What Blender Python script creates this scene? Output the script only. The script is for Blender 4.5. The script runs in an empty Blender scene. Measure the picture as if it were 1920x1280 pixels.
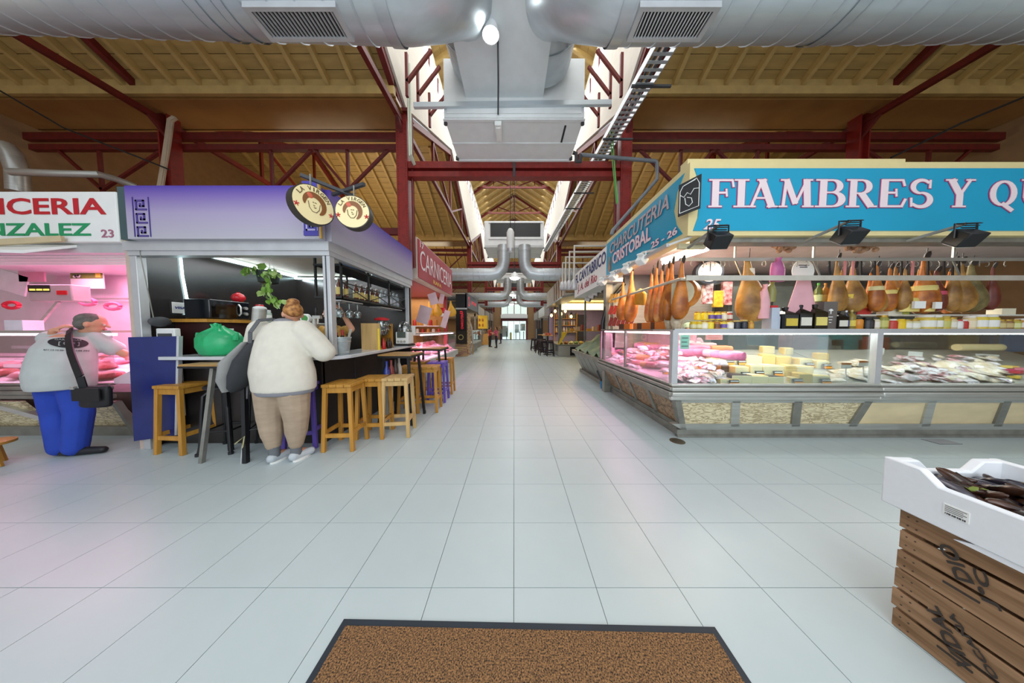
import bpy, math, random
from mathutils import Vector, Matrix
random.seed(7)
R = math.radians
SC = bpy.context.scene
COL = SC.collection
# ------------------------------------------------------------------ camera, world, lights, exposure
FPX, PITCH, CAMH, UC, VC = 461.0, math.atan(23 / 461), 1.41, 964.0, 640.0
cd = bpy.data.cameras.new('camera'); cam = bpy.data.objects.new('camera', cd); COL.objects.link(cam)
cd.sensor_width = 36; cd.lens = FPX / 1920 * 36; cd.shift_x = -4 / 1920; cd.clip_start = .05; cd.clip_end = 200
cam.location = (0, 0, CAMH); cam.rotation_euler = (R(90) - PITCH, 0, 0); SC.camera = cam
SC.view_settings.view_transform = 'Standard'; SC.view_settings.look = 'None'
SC.view_settings.gamma = 1; SC.view_settings.use_curve_mapping = False; SC.view_settings.exposure = 0.1
W = bpy.data.worlds.new('world'); SC.world = W; W.use_nodes = True
W.node_tree.nodes['Background'].inputs[0].default_value = (.86, .93, 1, 1)
W.node_tree.nodes['Background'].inputs[1].default_value = .75
def area(name, loc, rot, sx, sy, power, col=(1, 1, 1), spread=180):
    l = bpy.data.lights.new(name, 'AREA'); l.shape = 'RECTANGLE'; l.size = sx; l.size_y = sy; l.energy = power; l.color = col; l.spread = R(spread)
    o = bpy.data.objects.new(name, l); COL.objects.link(o); o.location = loc; o.rotation_euler = rot; return o
def spot(name, loc, power, col=(1, 1, 1), rad=.05):
    l = bpy.data.lights.new(name, 'POINT'); l.energy = power; l.color = col; l.shadow_soft_size = rad
    o = bpy.data.objects.new(name, l); COL.objects.link(o); o.location = loc; return o
PINKL = (1, .40, .66); WARM = (1, .82, .55); COOL = (.82, .95, 1)
for i, y in enumerate((8.5, 16, 23.5, 30.5)):                       # daylight of the roof lantern, bay by bay
    area('lantern_daylight', (0, y, 9.1), (0, 0, 0), 3.4, 6.2, 230, (.93, .98, 1))
area('lantern_daylight', (0, 1.2, 9.1), (0, 0, 0), 3.4, 4.5, 190, (.93, .98, 1))
for s in (-1, 1):                                                    # added warm lights without fittings, aimed up to brighten the side roofs
    for y in (1.0, 8.6, 16.0):
        area('side_bay_fill', (s * 5.6, y, 4.3), (R(180), 0, 0), 2.5, 2.5, (24 if y < 3 else 46) * (1.5 if s < 0 else .85), (1, .82, .56))
area('entrance_daylight', (0, -2.6, 3.2), (R(68), 0, 0), 7, 4, 180, (.88, .95, 1))
# ------------------------------------------------------------------ pixel -> world point on a plane (real places, metres)
_c, _s = math.cos(PITCH), math.sin(PITCH)
def ray(u, v):
    x = (u - UC) / FPX; y = (v - VC) / FPX
    return Vector((x, _c - y * _s, -_s - y * _c))
O = Vector((0, 0, CAMH))
def aX(u, v, X): r = ray(u, v); return O + r * (X / r.x)
def aY(u, v, Y): r = ray(u, v); return O + r * (Y / r.y)
def aZ(u, v, Z): r = ray(u, v); return O + r * ((Z - CAMH) / r.z)
def aP(u, v, p, n): r = ray(u, v); n = Vector(n); return O + r * ((Vector(p) - O).dot(n) / r.dot(n))
# ------------------------------------------------------------------ materials
def lin(h):
    h = h.lstrip('#'); o = []
    for i in (0, 2, 4):
        c = int(h[i:i + 2], 16) / 255; o.append(c / 12.92 if c <= .04045 else ((c + .055) / 1.055) ** 2.4)
    return (*o, 1)
MATS = {}
def M(name, col='808080', rough=.5, metal=0, kind='noise', amt=.12, scale=6, col2=None, emit=0, bump=0, stretch=(1, 1, 1), alpha=1, spec=.5, sub=0):
    if name in MATS: return MATS[name]
    m = bpy.data.materials.new(name); MATS[name] = m; m.use_nodes = True
    nt = m.node_tree; N = nt.nodes; L = nt.links; b = N['Principled BSDF']
    b.inputs['Roughness'].default_value = rough; b.inputs['Metallic'].default_value = metal
    b.inputs['Specular IOR Level'].default_value = spec
    c1 = lin(col); c2 = lin(col2) if col2 else tuple(x * (1 - amt) for x in c1[:3]) + (1,)
    tc = N.new('ShaderNodeTexCoord'); mp = N.new('ShaderNodeMapping'); mp.inputs['Scale'].default_value = stretch
    L.new(tc.outputs['Object'], mp.inputs['Vector'])
    if kind == 'plain':
        b.inputs['Base Color'].default_value = c1; src = None
    else:
        rp = N.new('ShaderNodeValToRGB'); rp.color_ramp.elements[0].color = c2; rp.color_ramp.elements[1].color = c1
        rp.color_ramp.elements[0].position = .35; rp.color_ramp.elements[1].position = .65
        if kind == 'voronoi':
            t = N.new('ShaderNodeTexVoronoi'); t.inputs['Scale'].default_value = scale; src = t.outputs['Distance']
        elif kind == 'grad':
            g = N.new('ShaderNodeSeparateXYZ'); L.new(mp.outputs[0], g.inputs[0]); t = None; src = g.outputs['Z']
            rp.color_ramp.elements[0].position = 0; rp.color_ramp.elements[1].position = 1
        elif kind == 'vein':
            t = N.new('ShaderNodeTexNoise'); t.inputs['Scale'].default_value = scale; t.inputs['Detail'].default_value = 8; t.inputs['Distortion'].default_value = 1.6; src = t.outputs['Fac']
            e = rp.color_ramp.elements; e[0].position = .42; e[1].position = .5; e[0].color = c1; e[1].color = c2; k = e.new(.58); k.color = c1
        else:
            t = N.new('ShaderNodeTexNoise'); t.inputs['Scale'].default_value = scale; t.inputs['Detail'].default_value = 5; src = t.outputs['Fac']
        if t: L.new(mp.outputs[0], t.inputs['Vector'])
        L.new(src, rp.inputs['Fac']); L.new(rp.outputs['Color'], b.inputs['Base Color'])
        if bump:
            bp = N.new('ShaderNodeBump'); bp.inputs['Strength'].default_value = bump; bp.inputs['Distance'].default_value = .01
            L.new(src, bp.inputs['Height']); L.new(bp.outputs[0], b.inputs['Normal'])
    if emit:
        b.inputs['Emission Color'].default_value = c1; b.inputs['Emission Strength'].default_value = emit
    return m
def glass(name, tint='f4fbfa', refl=.10, rough=.02):
    if name in MATS: return MATS[name]
    m = bpy.data.materials.new(name); MATS[name] = m; m.use_nodes = True; nt = m.node_tree; N = nt.nodes; L = nt.links
    N.remove(N['Principled BSDF']); out = N['Material Output']
    tr = N.new('ShaderNodeBsdfTransparent'); tr.inputs[0].default_value = lin(tint)
    gl = N.new('ShaderNodeBsdfGlossy'); gl.inputs['Roughness'].default_value = rough
    mx = N.new('ShaderNodeMixShader'); lw = N.new('ShaderNodeLayerWeight'); lw.inputs[0].default_value = .25
    mu = N.new('ShaderNodeMath'); mu.operation = 'MULTIPLY_ADD'; mu.inputs[1].default_value = .5; mu.inputs[2].default_value = refl * .4
    L.new(lw.outputs['Fresnel'], mu.inputs[0]); L.new(mu.outputs[0], mx.inputs[0]); L.new(tr.outputs[0], mx.inputs[1]); L.new(gl.outputs[0], mx.inputs[2])
    L.new(mx.outputs[0], out.inputs[0]); return m
WOODS = dict(stretch=(1, 1, .12), kind='noise')
# ------------------------------------------------------------------ mesh builder
class B:
    def __init__(s): s.v = []; s.f = []
    def add(s, vs, fs):
        o = len(s.v); s.v += [tuple(p) for p in vs]; s.f += [tuple(i + o for i in f) for f in fs]; return s
    def box(s, x0, x1, y0, y1, z0, z1):
        return s.add([(x0, y0, z0), (x1, y0, z0), (x1, y1, z0), (x0, y1, z0), (x0, y0, z1), (x1, y0, z1), (x1, y1, z1), (x0, y1, z1)],
                     [(3, 2, 1, 0), (4, 5, 6, 7), (0, 1, 5, 4), (1, 2, 6, 5), (2, 3, 7, 6), (3, 0, 4, 7)])
    def obx(s, c, sz, rx=0, ry=0, rz=0):
        t = B().box(-sz[0] / 2, sz[0] / 2, -sz[1] / 2, sz[1] / 2, -sz[2] / 2, sz[2] / 2)
        m = Matrix.Translation(c) @ Matrix.Rotation(rz, 4, 'Z') @ Matrix.Rotation(ry, 4, 'Y') @ Matrix.Rotation(rx, 4, 'X')
        return s.add([m @ Vector(p) for p in t.v], t.f)
    def hexa(s, a, b):                      # two matching quads (bottom CCW seen from above, top)
        return s.add(list(a) + list(b), [(3, 2, 1, 0), (4, 5, 6, 7), (0, 1, 5, 4), (1, 2, 6, 5), (2, 3, 7, 6), (3, 0, 4, 7)])
    def bar(s, p0, p1, w, h=None, up=(0, 0, 1), w1=None, h1=None):
        p0 = Vector(p0); p1 = Vector(p1); h = h or w; w1 = w1 or w; h1 = h1 or h; d = (p1 - p0).normalized(); up = Vector(up)
        if abs(d.dot(up)) > .98: up = Vector((0, 1, 0))
        x = d.cross(up).normalized(); y = x.cross(d)
        q = lambda p, a, b: [p - x * a / 2 - y * b / 2, p + x * a / 2 - y * b / 2, p + x * a / 2 + y * b / 2, p - x * a / 2 + y * b / 2]
        return s.add(q(p0, w, h) + q(p1, w1, h1), [(0, 1, 2, 3), (7, 6, 5, 4), (4, 5, 1, 0), (5, 6, 2, 1), (6, 7, 3, 2), (7, 4, 0, 3)])
    def rings(s, rs, caps=True):
        n = len(rs[0]); o = len(s.v)
        for r in rs: s.v += [tuple(p) for p in r]
        for k in range(len(rs) - 1):
            for i in range(n):
                j = (i + 1) % n; a = o + k * n
                s.f.append((a + i, a + j, a + n + j, a + n + i))
        if caps: s.f.append(tuple(o + i for i in range(n))[::-1]); s.f.append(tuple(o + (len(rs) - 1) * n + i for i in range(n)))
        return s
    def tube(s, pts, r, n=8, caps=True):
        pts = [Vector(p) for p in pts]; rr = r if isinstance(r, (list, tuple)) else [r] * len(pts); out = []; x = None
        for i, p in enumerate(pts):
            d = (pts[min(i + 1, len(pts) - 1)] - pts[max(i - 1, 0)]).normalized()
            if x is None: x = d.cross(Vector((0, 0, 1)) if abs(d.z) < .9 else Vector((0, 1, 0))).normalized()
            else: x = (x - d * x.dot(d)).normalized()
            y = d.cross(x)
            out.append([p + (x * math.cos(2 * math.pi * k / n) + y * math.sin(2 * math.pi * k / n)) * rr[i] for k in range(n)])
        return s.rings(out, caps)
    def cyl(s, p0, p1, r0, r1=None, n=12): return s.tube([p0, p1], [r0, r0 if r1 is None else r1], n)
    def lathe(s, prof, n=14, o=(0, 0, 0), sx=1, sy=1):
        return s.rings([[(o[0] + r * sx * math.cos(2 * math.pi * k / n), o[1] + r * sy * math.sin(2 * math.pi * k / n), o[2] + z) for k in range(n)] for r, z in prof])
    def loft(s, secs, n=12):                # (x,y,z,rx,ry)
        return s.rings([[(x + rx * math.cos(2 * math.pi * k / n), y + ry * math.sin(2 * math.pi * k / n), z) for k in range(n)] for x, y, z, rx, ry in secs])
    def ball(s, c, r, n=10, m=6, rot=None):
        r = (r, r, r) if not isinstance(r, (list, tuple)) else r; out = []
        for k in range(m + 1):
            a = -math.pi / 2 + math.pi * k / m; cr = max(math.cos(a), .02)
            out.append([Vector((r[0] * cr * math.cos(2 * math.pi * i / n), r[1] * cr * math.sin(2 * math.pi * i / n), r[2] * math.sin(a))) for i in range(n)])
        m_ = rot or Matrix.Identity(3); c = Vector(c)
        return s.rings([[c + m_ @ p for p in q] for q in out])
    def cap(s, p0, p1, r0, r1=None, n=12):
        r1 = r0 if r1 is None else r1; s.cyl(p0, p1, r0, r1, n); s.ball(p0, r0, n, 8); s.ball(p1, r1, n, 8); return s
    def prism(s, poly, axis, a, b):         # poly in the two other axes (x,y / x,z / y,z), extruded a..b
        mk = {'x': lambda p, t: (t, p[0], p[1]), 'y': lambda p, t: (p[0], t, p[1]), 'z': lambda p, t: (p[0], p[1], t)}[axis]
        n = len(poly)
        return s.add([mk(p, a) for p in poly] + [mk(p, b) for p in poly],
                     [tuple(range(n))[::-1], tuple(range(n, 2 * n))] + [(i, (i + 1) % n, n + (i + 1) % n, n + i) for i in range(n)])
    def quad(s, a, b, c, d): return s.add([a, b, c, d], [(0, 1, 2, 3)])
    def mesh(s, name, mat, ang=38, off=None):
        me = bpy.data.meshes.new(name)
        v = s.v if off is None else [(p[0] - off[0], p[1] - off[1], p[2] - off[2]) for p in s.v]
        me.from_pydata(v, [], s.f); me.validate(); me.polygons.foreach_set('use_smooth', [True] * len(me.polygons))
        me.set_sharp_from_angle(angle=R(ang))
        import bmesh
        if len(s.f) < 6000:
            bm = bmesh.new(); bm.from_mesh(me); bmesh.ops.recalc_face_normals(bm, faces=bm.faces); bm.to_mesh(me); bm.free()
        if mat: me.materials.append(mat)
        return me
    def obj(s, name, mat, parent=None, bevel=0, ang=38, label=None, kind=None, local=False):
        off = None
        if parent is not None and not local: off = wloc(parent)
        o = bpy.data.objects.new(name, s.mesh(name, mat, ang, off)); COL.objects.link(o)
        if parent is not None: o.parent = parent
        if bevel:
            md = o.modifiers.new('bevel', 'BEVEL'); md.width = bevel; md.segments = 2; md.limit_method = 'ANGLE'
        if label: o['label'] = label
        if kind: o['kind'] = kind
        return o
def wloc(o):
    v = Vector((0, 0, 0))
    while o is not None: v += o.location; o = o.parent
    return v
def thing(name, label, cat, loc=(0, 0, 0), rz=0, group=None):
    o = bpy.data.objects.new(name, None); COL.objects.link(o); o.location = loc; o.rotation_euler.z = rz; o.empty_display_size = .1
    return tag(o, label, cat, group)
def tag(o, label, cat, group=None):
    o['label'] = label; o['category'] = cat
    if group: o['group'] = group
    return o
def st(o): o['kind'] = 'structure'; return o
def one(b, name, mat, label, cat, group=None, bevel=0, ang=38, loc=None):    # a thing that is one mesh, origin at its base centre
    xs = [p[0] for p in b.v]; ys = [p[1] for p in b.v]; zs = [p[2] for p in b.v]
    off = ((min(xs) + max(xs)) / 2, (min(ys) + max(ys)) / 2, min(zs))
    o = bpy.data.objects.new(name, b.mesh(name, mat, ang, off)); COL.objects.link(o); o.location = loc or off
    if bevel:
        md = o.modifiers.new('bevel', 'BEVEL'); md.width = bevel; md.segments = 2; md.limit_method = 'ANGLE'
    return tag(o, label, cat, group)
def dup(root, loc=None, rz=None, label=None, group=None, scale=None, mats=None):
    def cp(o, par):
        c = o.copy(); COL.objects.link(c)
        if par is not None: c.parent = par
        for ch in KIDS(o): cp(ch, c)
        return c
    r = cp(root, None)
    if loc is not None: r.location = loc
    if rz is not None: r.rotation_euler.z = rz
    if scale is not None: r.scale = scale if isinstance(scale, tuple) else (scale,) * 3
    if label: r['label'] = label
    if group: r['group'] = group
    return r
_kid = {}
def KIDS(o):
    return [c for c in COL.objects if c.parent == o] if o.name not in _kid else _kid[o.name]
def cache(o):
    for p in [o] + [c for c in COL.objects if c.parent == o]: _kid[p.name] = [c for c in COL.objects if c.parent == p]
    return o
def remat(o, table):                       # give a copy's parts their own mesh material: {part name prefix: material}
    for c in KIDS(o) + [o]:
        if c.type != 'MESH': continue
        for k, m in table.items():
            if c.name.split('.')[0] == k:
                c.data = c.data.copy(); c.data.materials[0] = m
ORD = ['first', 'second', 'third', 'fourth', 'fifth', 'sixth', 'seventh', 'eighth', 'ninth', 'tenth', 'eleventh', 'twelfth', 'thirteenth', 'fourteenth', 'fifteenth', 'sixteenth', 'seventeenth', 'eighteenth', 'nineteenth', 'twentieth', 'twenty-first', 'twenty-second', 'twenty-third', 'twenty-fourth', 'twenty-fifth', 'twenty-sixth', 'twenty-seventh', 'twenty-eighth', 'twenty-ninth', 'thirtieth', 'thirty-first', 'thirty-second', 'thirty-third']
# ------------------------------------------------------------------ lettering
def text(s, mat, o, xd, w, h, parent, up=(0, 0, 1), bold=.0, shear=0, ext=.002, name='lettering', label=None, center=False, spacing=1, part=True, fit=True):
    cu = bpy.data.curves.new('t', 'FONT'); cu.body = s; cu.extrude = .02; cu.offset = bold; cu.shear = shear; cu.resolution_u = 3; cu.space_character = spacing
    t = bpy.data.objects.new('t', cu); me = t.to_mesh().copy(); t.to_mesh_clear()
    bpy.data.objects.remove(t); bpy.data.curves.remove(cu)
    xs = [v.co.x for v in me.vertices]; ys = [v.co.y for v in me.vertices]
    x0, x1, y0, y1 = min(xs), max(xs), min(ys), max(ys); sx = w / (x1 - x0); sy = h / (y1 - y0)
    X = Vector(xd).normalized(); U = Vector(up); U = (U - X * U.dot(X)).normalized(); Nn = X.cross(U); o = Vector(o)
    if center: o = o - X * w / 2 - U * h / 2
    off = wloc(parent) if parent is not None else Vector()
    for v in me.vertices:
        c = v.co.copy(); v.co = o + X * (c.x - x0) * sx + U * (c.y - y0) * sy + Nn * (c.z / .02 * ext) - off
    me.materials.clear(); me.materials.append(mat); me.name = name
    q = bpy.data.objects.new(name, me); COL.objects.link(q)
    if parent is not None: q.parent = parent
    if label: q['label'] = label
    return q
# decorative serif letters: lists of strokes (x0,y0,x1,y1,width) and arcs (cx,cy,rx,ry,a0,a1,w0,w1), unit cap height
def _serif(x, y, w=.26): return (x - w / 2, y, x + w / 2, y, .055)
T, HN = .19, .07
GL = {
 'F': (.72, [(.2, 0, .2, 1, T), (.2, .97, .66, .97, HN), (.66, 1.0, .70, .72, .06), (.2, .52, .5, .52, HN), (.5, .66, .52, .38, .05), _serif(.2, .025, .38), _serif(.14, .975, .26)], []),
 'I': (.42, [(.21, 0, .21, 1, T), _serif(.21, .025, .4), _serif(.21, .975, .4)], []),
 'A': (.92, [(.14, 0, .44, 1, .08), (.42, 1, .74, 0, .2), (.24, .33, .66, .33, .06), _serif(.13, .025, .28), _serif(.76, .025, .34), _serif(.42, .975, .28)], []),
 'M': (1.02, [(.13, 0, .2, 1, .09), (.2, 1, .5, .12, .17), (.5, .12, .82, 1, .08), (.8, 1, .86, 0, .2), _serif(.12, .025, .28), _serif(.87, .025, .34), _serif(.16, .975, .26), _serif(.84, .975, .28)], []),
 'B': (.84, [(.22, 0, .22, 1, T), (.14, .97, .48, .97, .06), (.14, .03, .5, .03, .06), (.22, .53, .5, .53, .05), _serif(.16, .025, .3), _serif(.16, .975, .3)], [(.46, .75, .2, .215, -90, 90, .06, .17), (.48, .28, .25, .245, -90, 90, .06, .19)]),
 'R': (.88, [(.2, 0, .2, 1, T), (.12, .97, .46, .97, .06), (.2, .5, .46, .5, .05), (.42, .52, .72, .02, .19), _serif(.2, .025, .38), _serif(.14, .975, .28), _serif(.76, .025, .26)], [(.44, .735, .2, .225, -90, 90, .06, .17)]),
 'E': (.8, [(.2, 0, .2, 1, T), (.12, .97, .66, .97, HN), (.66, 1, .72, .76, .06), (.2, .52, .5, .52, HN), (.5, .66, .52, .38, .05), (.12, .03, .66, .03, HN), (.66, 0, .76, .3, .07)], []),
 'S': (.74, [(.6, .98, .6, .68, .06), (.12, .02, .1, .34, .06)], [(.36, .735, .23, .235, 30, 270, .08, .15), (.36, .265, .26, .25, -150, 90, .08, .17)]),
 'Y': (.84, [(.16, 1, .42, .46, .19), (.7, 1, .44, .46, .08), (.42, 0, .42, .5, T), _serif(.42, .025, .38), _serif(.16, .975, .32), _serif(.7, .975, .26)], []),
 'Q': (.94, [(.42, .14, .74, -.13, .13)], [(.44, .5, .3, .42, 0, 360, .17, .17)]),
 'U': (.88, [(.18, 1, .18, .34, T), (.7, 1, .7, .34, .08), _serif(.18, .975, .34), _serif(.7, .975, .26)], [(.44, .34, .26, .28, 180, 360, .17, .09)]),
 'O': (.92, [], [(.46, .5, .31, .42, 0, 360, .17, .17)]),
}
def serif_letter(ch, mat, o, xd, w, h, parent, grow=0, ext=.004, lift=0, label=None, name='letter'):
    W_, ls, arcs = GL[ch]; b = B(); X = Vector(xd); U = Vector((0, 0, 1)); Nn = X.cross(U); o = Vector(o) + Nn * lift; sx = w / W_
    P = lambda x, y, t: o + X * x * sx + U * y * h + Nn * t
    g = grow
    for k, (x0, y0, x1, y1, ww) in enumerate(ls):
        d = Vector((x1 - x0, y1 - y0)).normalized(); n = Vector((-d.y, d.x)); a = ww / 2 + g; e = g; t = ext + k * .0002
        q = [(x0 - d.x * e + n.x * a, y0 - d.y * e + n.y * a), (x0 - d.x * e - n.x * a, y0 - d.y * e - n.y * a), (x1 + d.x * e - n.x * a, y1 + d.y * e - n.y * a), (x1 + d.x * e + n.x * a, y1 + d.y * e + n.y * a)]
        b.hexa([P(*p, 0) for p in q], [P(*p, t) for p in q])
    for k, (cx, cy, rx, ry, a0, a1, w0, w1) in enumerate(arcs):
        n = 20; full = a1 - a0 >= 360
        for i in range(n):
            qs = []
            for j in (i, i + 1):
                f = j / n; a = R(a0 + (a1 - a0) * f); ww = w0 + (w1 - w0) * (math.sin(f * math.pi)) if not full else w0 * (.55 + .45 * abs(math.cos(a)))
                qs.append((cx + (rx + ww / 2 + g) * math.cos(a), cy + (ry + ww / 2 * .8 + g) * math.sin(a))); qs.append((cx + (rx - ww / 2 - g) * math.cos(a), cy + (ry - ww / 2 * .8 - g) * math.sin(a)))
            q = [qs[0], qs[1], qs[3], qs[2]]
            b.hexa([P(*p, 0) for p in q], [P(*p, ext + .0012 + k * .0002) for p in q])
    return b.obj(name, mat, parent, label=label)
ORD_ = ['first', 'second', 'second', 'third', 'fourth']
# ================================================================== materials
STEEL = M('brushed steel', 'cdcdc6', .3, .55, amt=.15, scale=9, stretch=(.3, .3, 3))
STEELD = M('worn steel', '9d9b92', .38, .45, amt=.25, scale=7)
ALU = M('aluminium', 'cdced0', .42, .45, amt=.08)
GALV = M('galvanised duct', 'ccd4d9', .33, .5, amt=.12, scale=3, stretch=(.4, 3, 3))
REDST = M('red oxide paint', '6e1a14', .5, 0, amt=.3, scale=9)
REDBR = M('red column paint', '8a1f16', .45, 0, amt=.25, scale=12)
WOODC = M('varnished roof boards', 'b39458', .5, 0, amt=.22, scale=5, stretch=(.25, 2, 2))
WOODJ = M('roof joist wood', 'c2a263', .5, 0, amt=.2, scale=4)
PLAST = M('cream plaster', 'e9e2d6', .8, 0, amt=.06)
WALLB = M('ochre plaster', '9a7650', .8, 0, amt=.15)
WHITE = M('white enamel', 'eeeeea', .4, 0, amt=.04)
HVAC = M('grey white sheet metal', 'eceeee', .45, .05, amt=.05)
BLACK = M('black powder coat', '17181a', .4, 0, amt=.3)
DARK = M('dark stone cladding', '2c2725', .35, 0, amt=.35, scale=5, spec=.6)
DKGRY = M('dark grey', '45464a', .5)
STOOLW = M('honey pine', 'c88f38', .42, 0, amt=.25, scale=7, stretch=(2.5, 2.5, .3), bump=.1)
STOOLW2 = M('pale pine', 'd3ae72', .45, 0, amt=.2, scale=7, stretch=(2.5, 2.5, .3), bump=.1)
PURPLE = M('purple paint', '6a55b8', .45, 0, amt=.15)
TILE = M('pale porcelain tile', 'bdc9cb', .34, 0, amt=.05, scale=2.2, spec=.5)
GROUT = M('grey grout', '7d827f', .8)
MARB = M('cream veined marble', 'f2e4bc', .3, 0, 'vein', scale=13, col2='a8926a', stretch=(.45, 1, 1.8))
MARB2 = M('honey marble', 'f4deb0', .3, 0, amt=.15, scale=3, stretch=(1, 1, 2.5))
GRANB = M('brown speckled granite', 'b08f6c', .35, 0, 'vein', scale=9, col2='5d4530')
CYAN = M('cyan sign face', '06a0c6', .35, 0, amt=.08, scale=1.2)
CREAM = M('cream sign border', 'e6d49a', .45, 0, amt=.05)
LETW = M('pink white letter', 'f1dcdf', .5, kind='plain')
MAG = M('magenta outline', 'a8356e', .5, kind='plain')
PAPER = M('white paper', 'f2f2ee', .6, amt=.03)
PINKW = M('pink white panel', 'e9b9cf', .45, amt=.08)
SKIN = M('skin', 'd39a7c', .5, amt=.08)
TUBE = M('lit tube', 'ffffff', .5, kind='plain', emit=9)
TUBEP = M('pink lit tube', 'ffd6ea', .5, kind='plain', emit=6)
LED = M('white led strip', 'd8fbff', .5, kind='plain', emit=7)
PANE = glass('clear pane'); PANE2 = glass('reflective pane', 'eaf2f0', .22)
BLUE = M('navy blue laminate', '1d2a6e', .4, amt=.15)
REDP = M('red plastic', 'c8202a', .3, amt=.1)
YEL = M('yellow label', 'f0cf3c', .5, amt=.06)
MEATP = M('pink meat', 'd8738a', .4, amt=.4, scale=14, col2='f2c6cc')
MEATR = M('red meat', 'a83240', .35, amt=.4, scale=12, col2='d98a8a')
HAMO = M('orange cured ham', 'd8842f', .36, amt=.4, scale=6, col2='8e4a1d')
HAMY = M('tan ham skin', 'c4944a', .4, amt=.4, scale=5, col2='7c5426')
CHEESE = M('pale cheese', 'efe3b8', .45, amt=.08)
CHEESEY = M('yellow cheese', 'e6c878', .45, amt=.1)
RINDO = M('orange cheese rind', 'd07a35', .45, amt=.15)
RINDD = M('dark cheese rind', '4a4440', .5, amt=.25)
PLASW = M('white plastic wrap', 'e8e9ec', .25, amt=.12, scale=20)
TAGK = M('black price tag', '23272a', .5, kind='plain')
TAGO = M('orange price strip', 'f2a02c', .5, kind='plain')

# ================================================================== building shell
VAL, RDG, PER = 5.15, 8.85, 7.4           # valley and ridge lines of the side roofs run across the hall
fl = st(B().box(-10.4, 10.4, -3.2, 34.4, -.12, -.005).obj('floor', GROUT))
TW = .45; tm = B().box(0, TW - .0035, 0, TW - .0035, -.006, 0).mesh('tile', TILE)
far = B(); cnt = 0
for k in range(-9, 72):
    y = 1.277 + k * TW
    for i in range(-23, 23):
        x = i * TW
        near = k >= -2 and (y < 3.2 and abs(x + .2) < 2.25 * (y + .75) + .3 or y < 8.2 and -2.3 < x < 2.3) and cnt < 298
        if near:
            o = bpy.data.objects.new('tile', tm); COL.objects.link(o); o.parent = fl; o.location = (x, y, 0); cnt += 1
        else: far.quad((x, y, 0), (x + TW - .0035, y, 0), (x + TW - .0035, y + TW - .0035, 0), (x, y + TW - .0035, 0))
far.obj('tile_field', TILE, fl, kind='stuff')
def roof_z(y):
    t = (y - VAL) % PER
    d = min(t, PER - t)
    return 5.95 + (7.75 - 5.95) * max(0, (d - .35)) / (PER / 2 - .35)
ceil = st(B().box(-10.7, -10.6, -2, 34, 5.4, 5.6).obj('ceiling', WOODC))
plk = {}
def slope(s, ya, yb, x0, x1, w=.19, jsp=.47):
    za, zb = roof_z(ya), roof_z(yb); L = math.hypot(yb - ya, zb - za); n = max(1, round(L / w)); ang = math.atan2(zb - za, yb - ya)
    for i in range(n):
        f = (i + .5) / n
        key = (x1 - x0, round(L / n, 4))
        if key not in plk: plk[key] = B().box(-(x1 - x0) / 2, (x1 - x0) / 2, -L / n / 2 + .004, L / n / 2 - .004, 0, .02).mesh('plank', WOODC)
        o = bpy.data.objects.new('plank', plk[key]); COL.objects.link(o); o.parent = ceil
        o.location = (s * (x0 + x1) / 2, ya + (yb - ya) * f, za + (zb - za) * f + random.uniform(0, .006)); o.rotation_euler = (ang, 0, 0)
    m = int((x1 - x0) / jsp); key = ('j', round(L, 3))
    if key not in plk: plk[key] = B().box(-.035, .035, -L / 2, L / 2, -.11, 0).mesh('joist', WOODJ)
    for j in range(m):
        o = bpy.data.objects.new('joist', plk[key]); COL.objects.link(o); o.parent = ceil
        o.location = (s * (x0 + .2 + j * jsp), (ya + yb) / 2, (za + zb) / 2); o.rotation_euler = (ang, 0, 0)
    cov = B().quad((s * x0, ya, za + .06), (s * x1, ya, za + .06), (s * x1, yb, zb + .06), (s * x0, yb, zb + .06))
    st(cov.obj('roof_deck', WOODJ, ceil))
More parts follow.
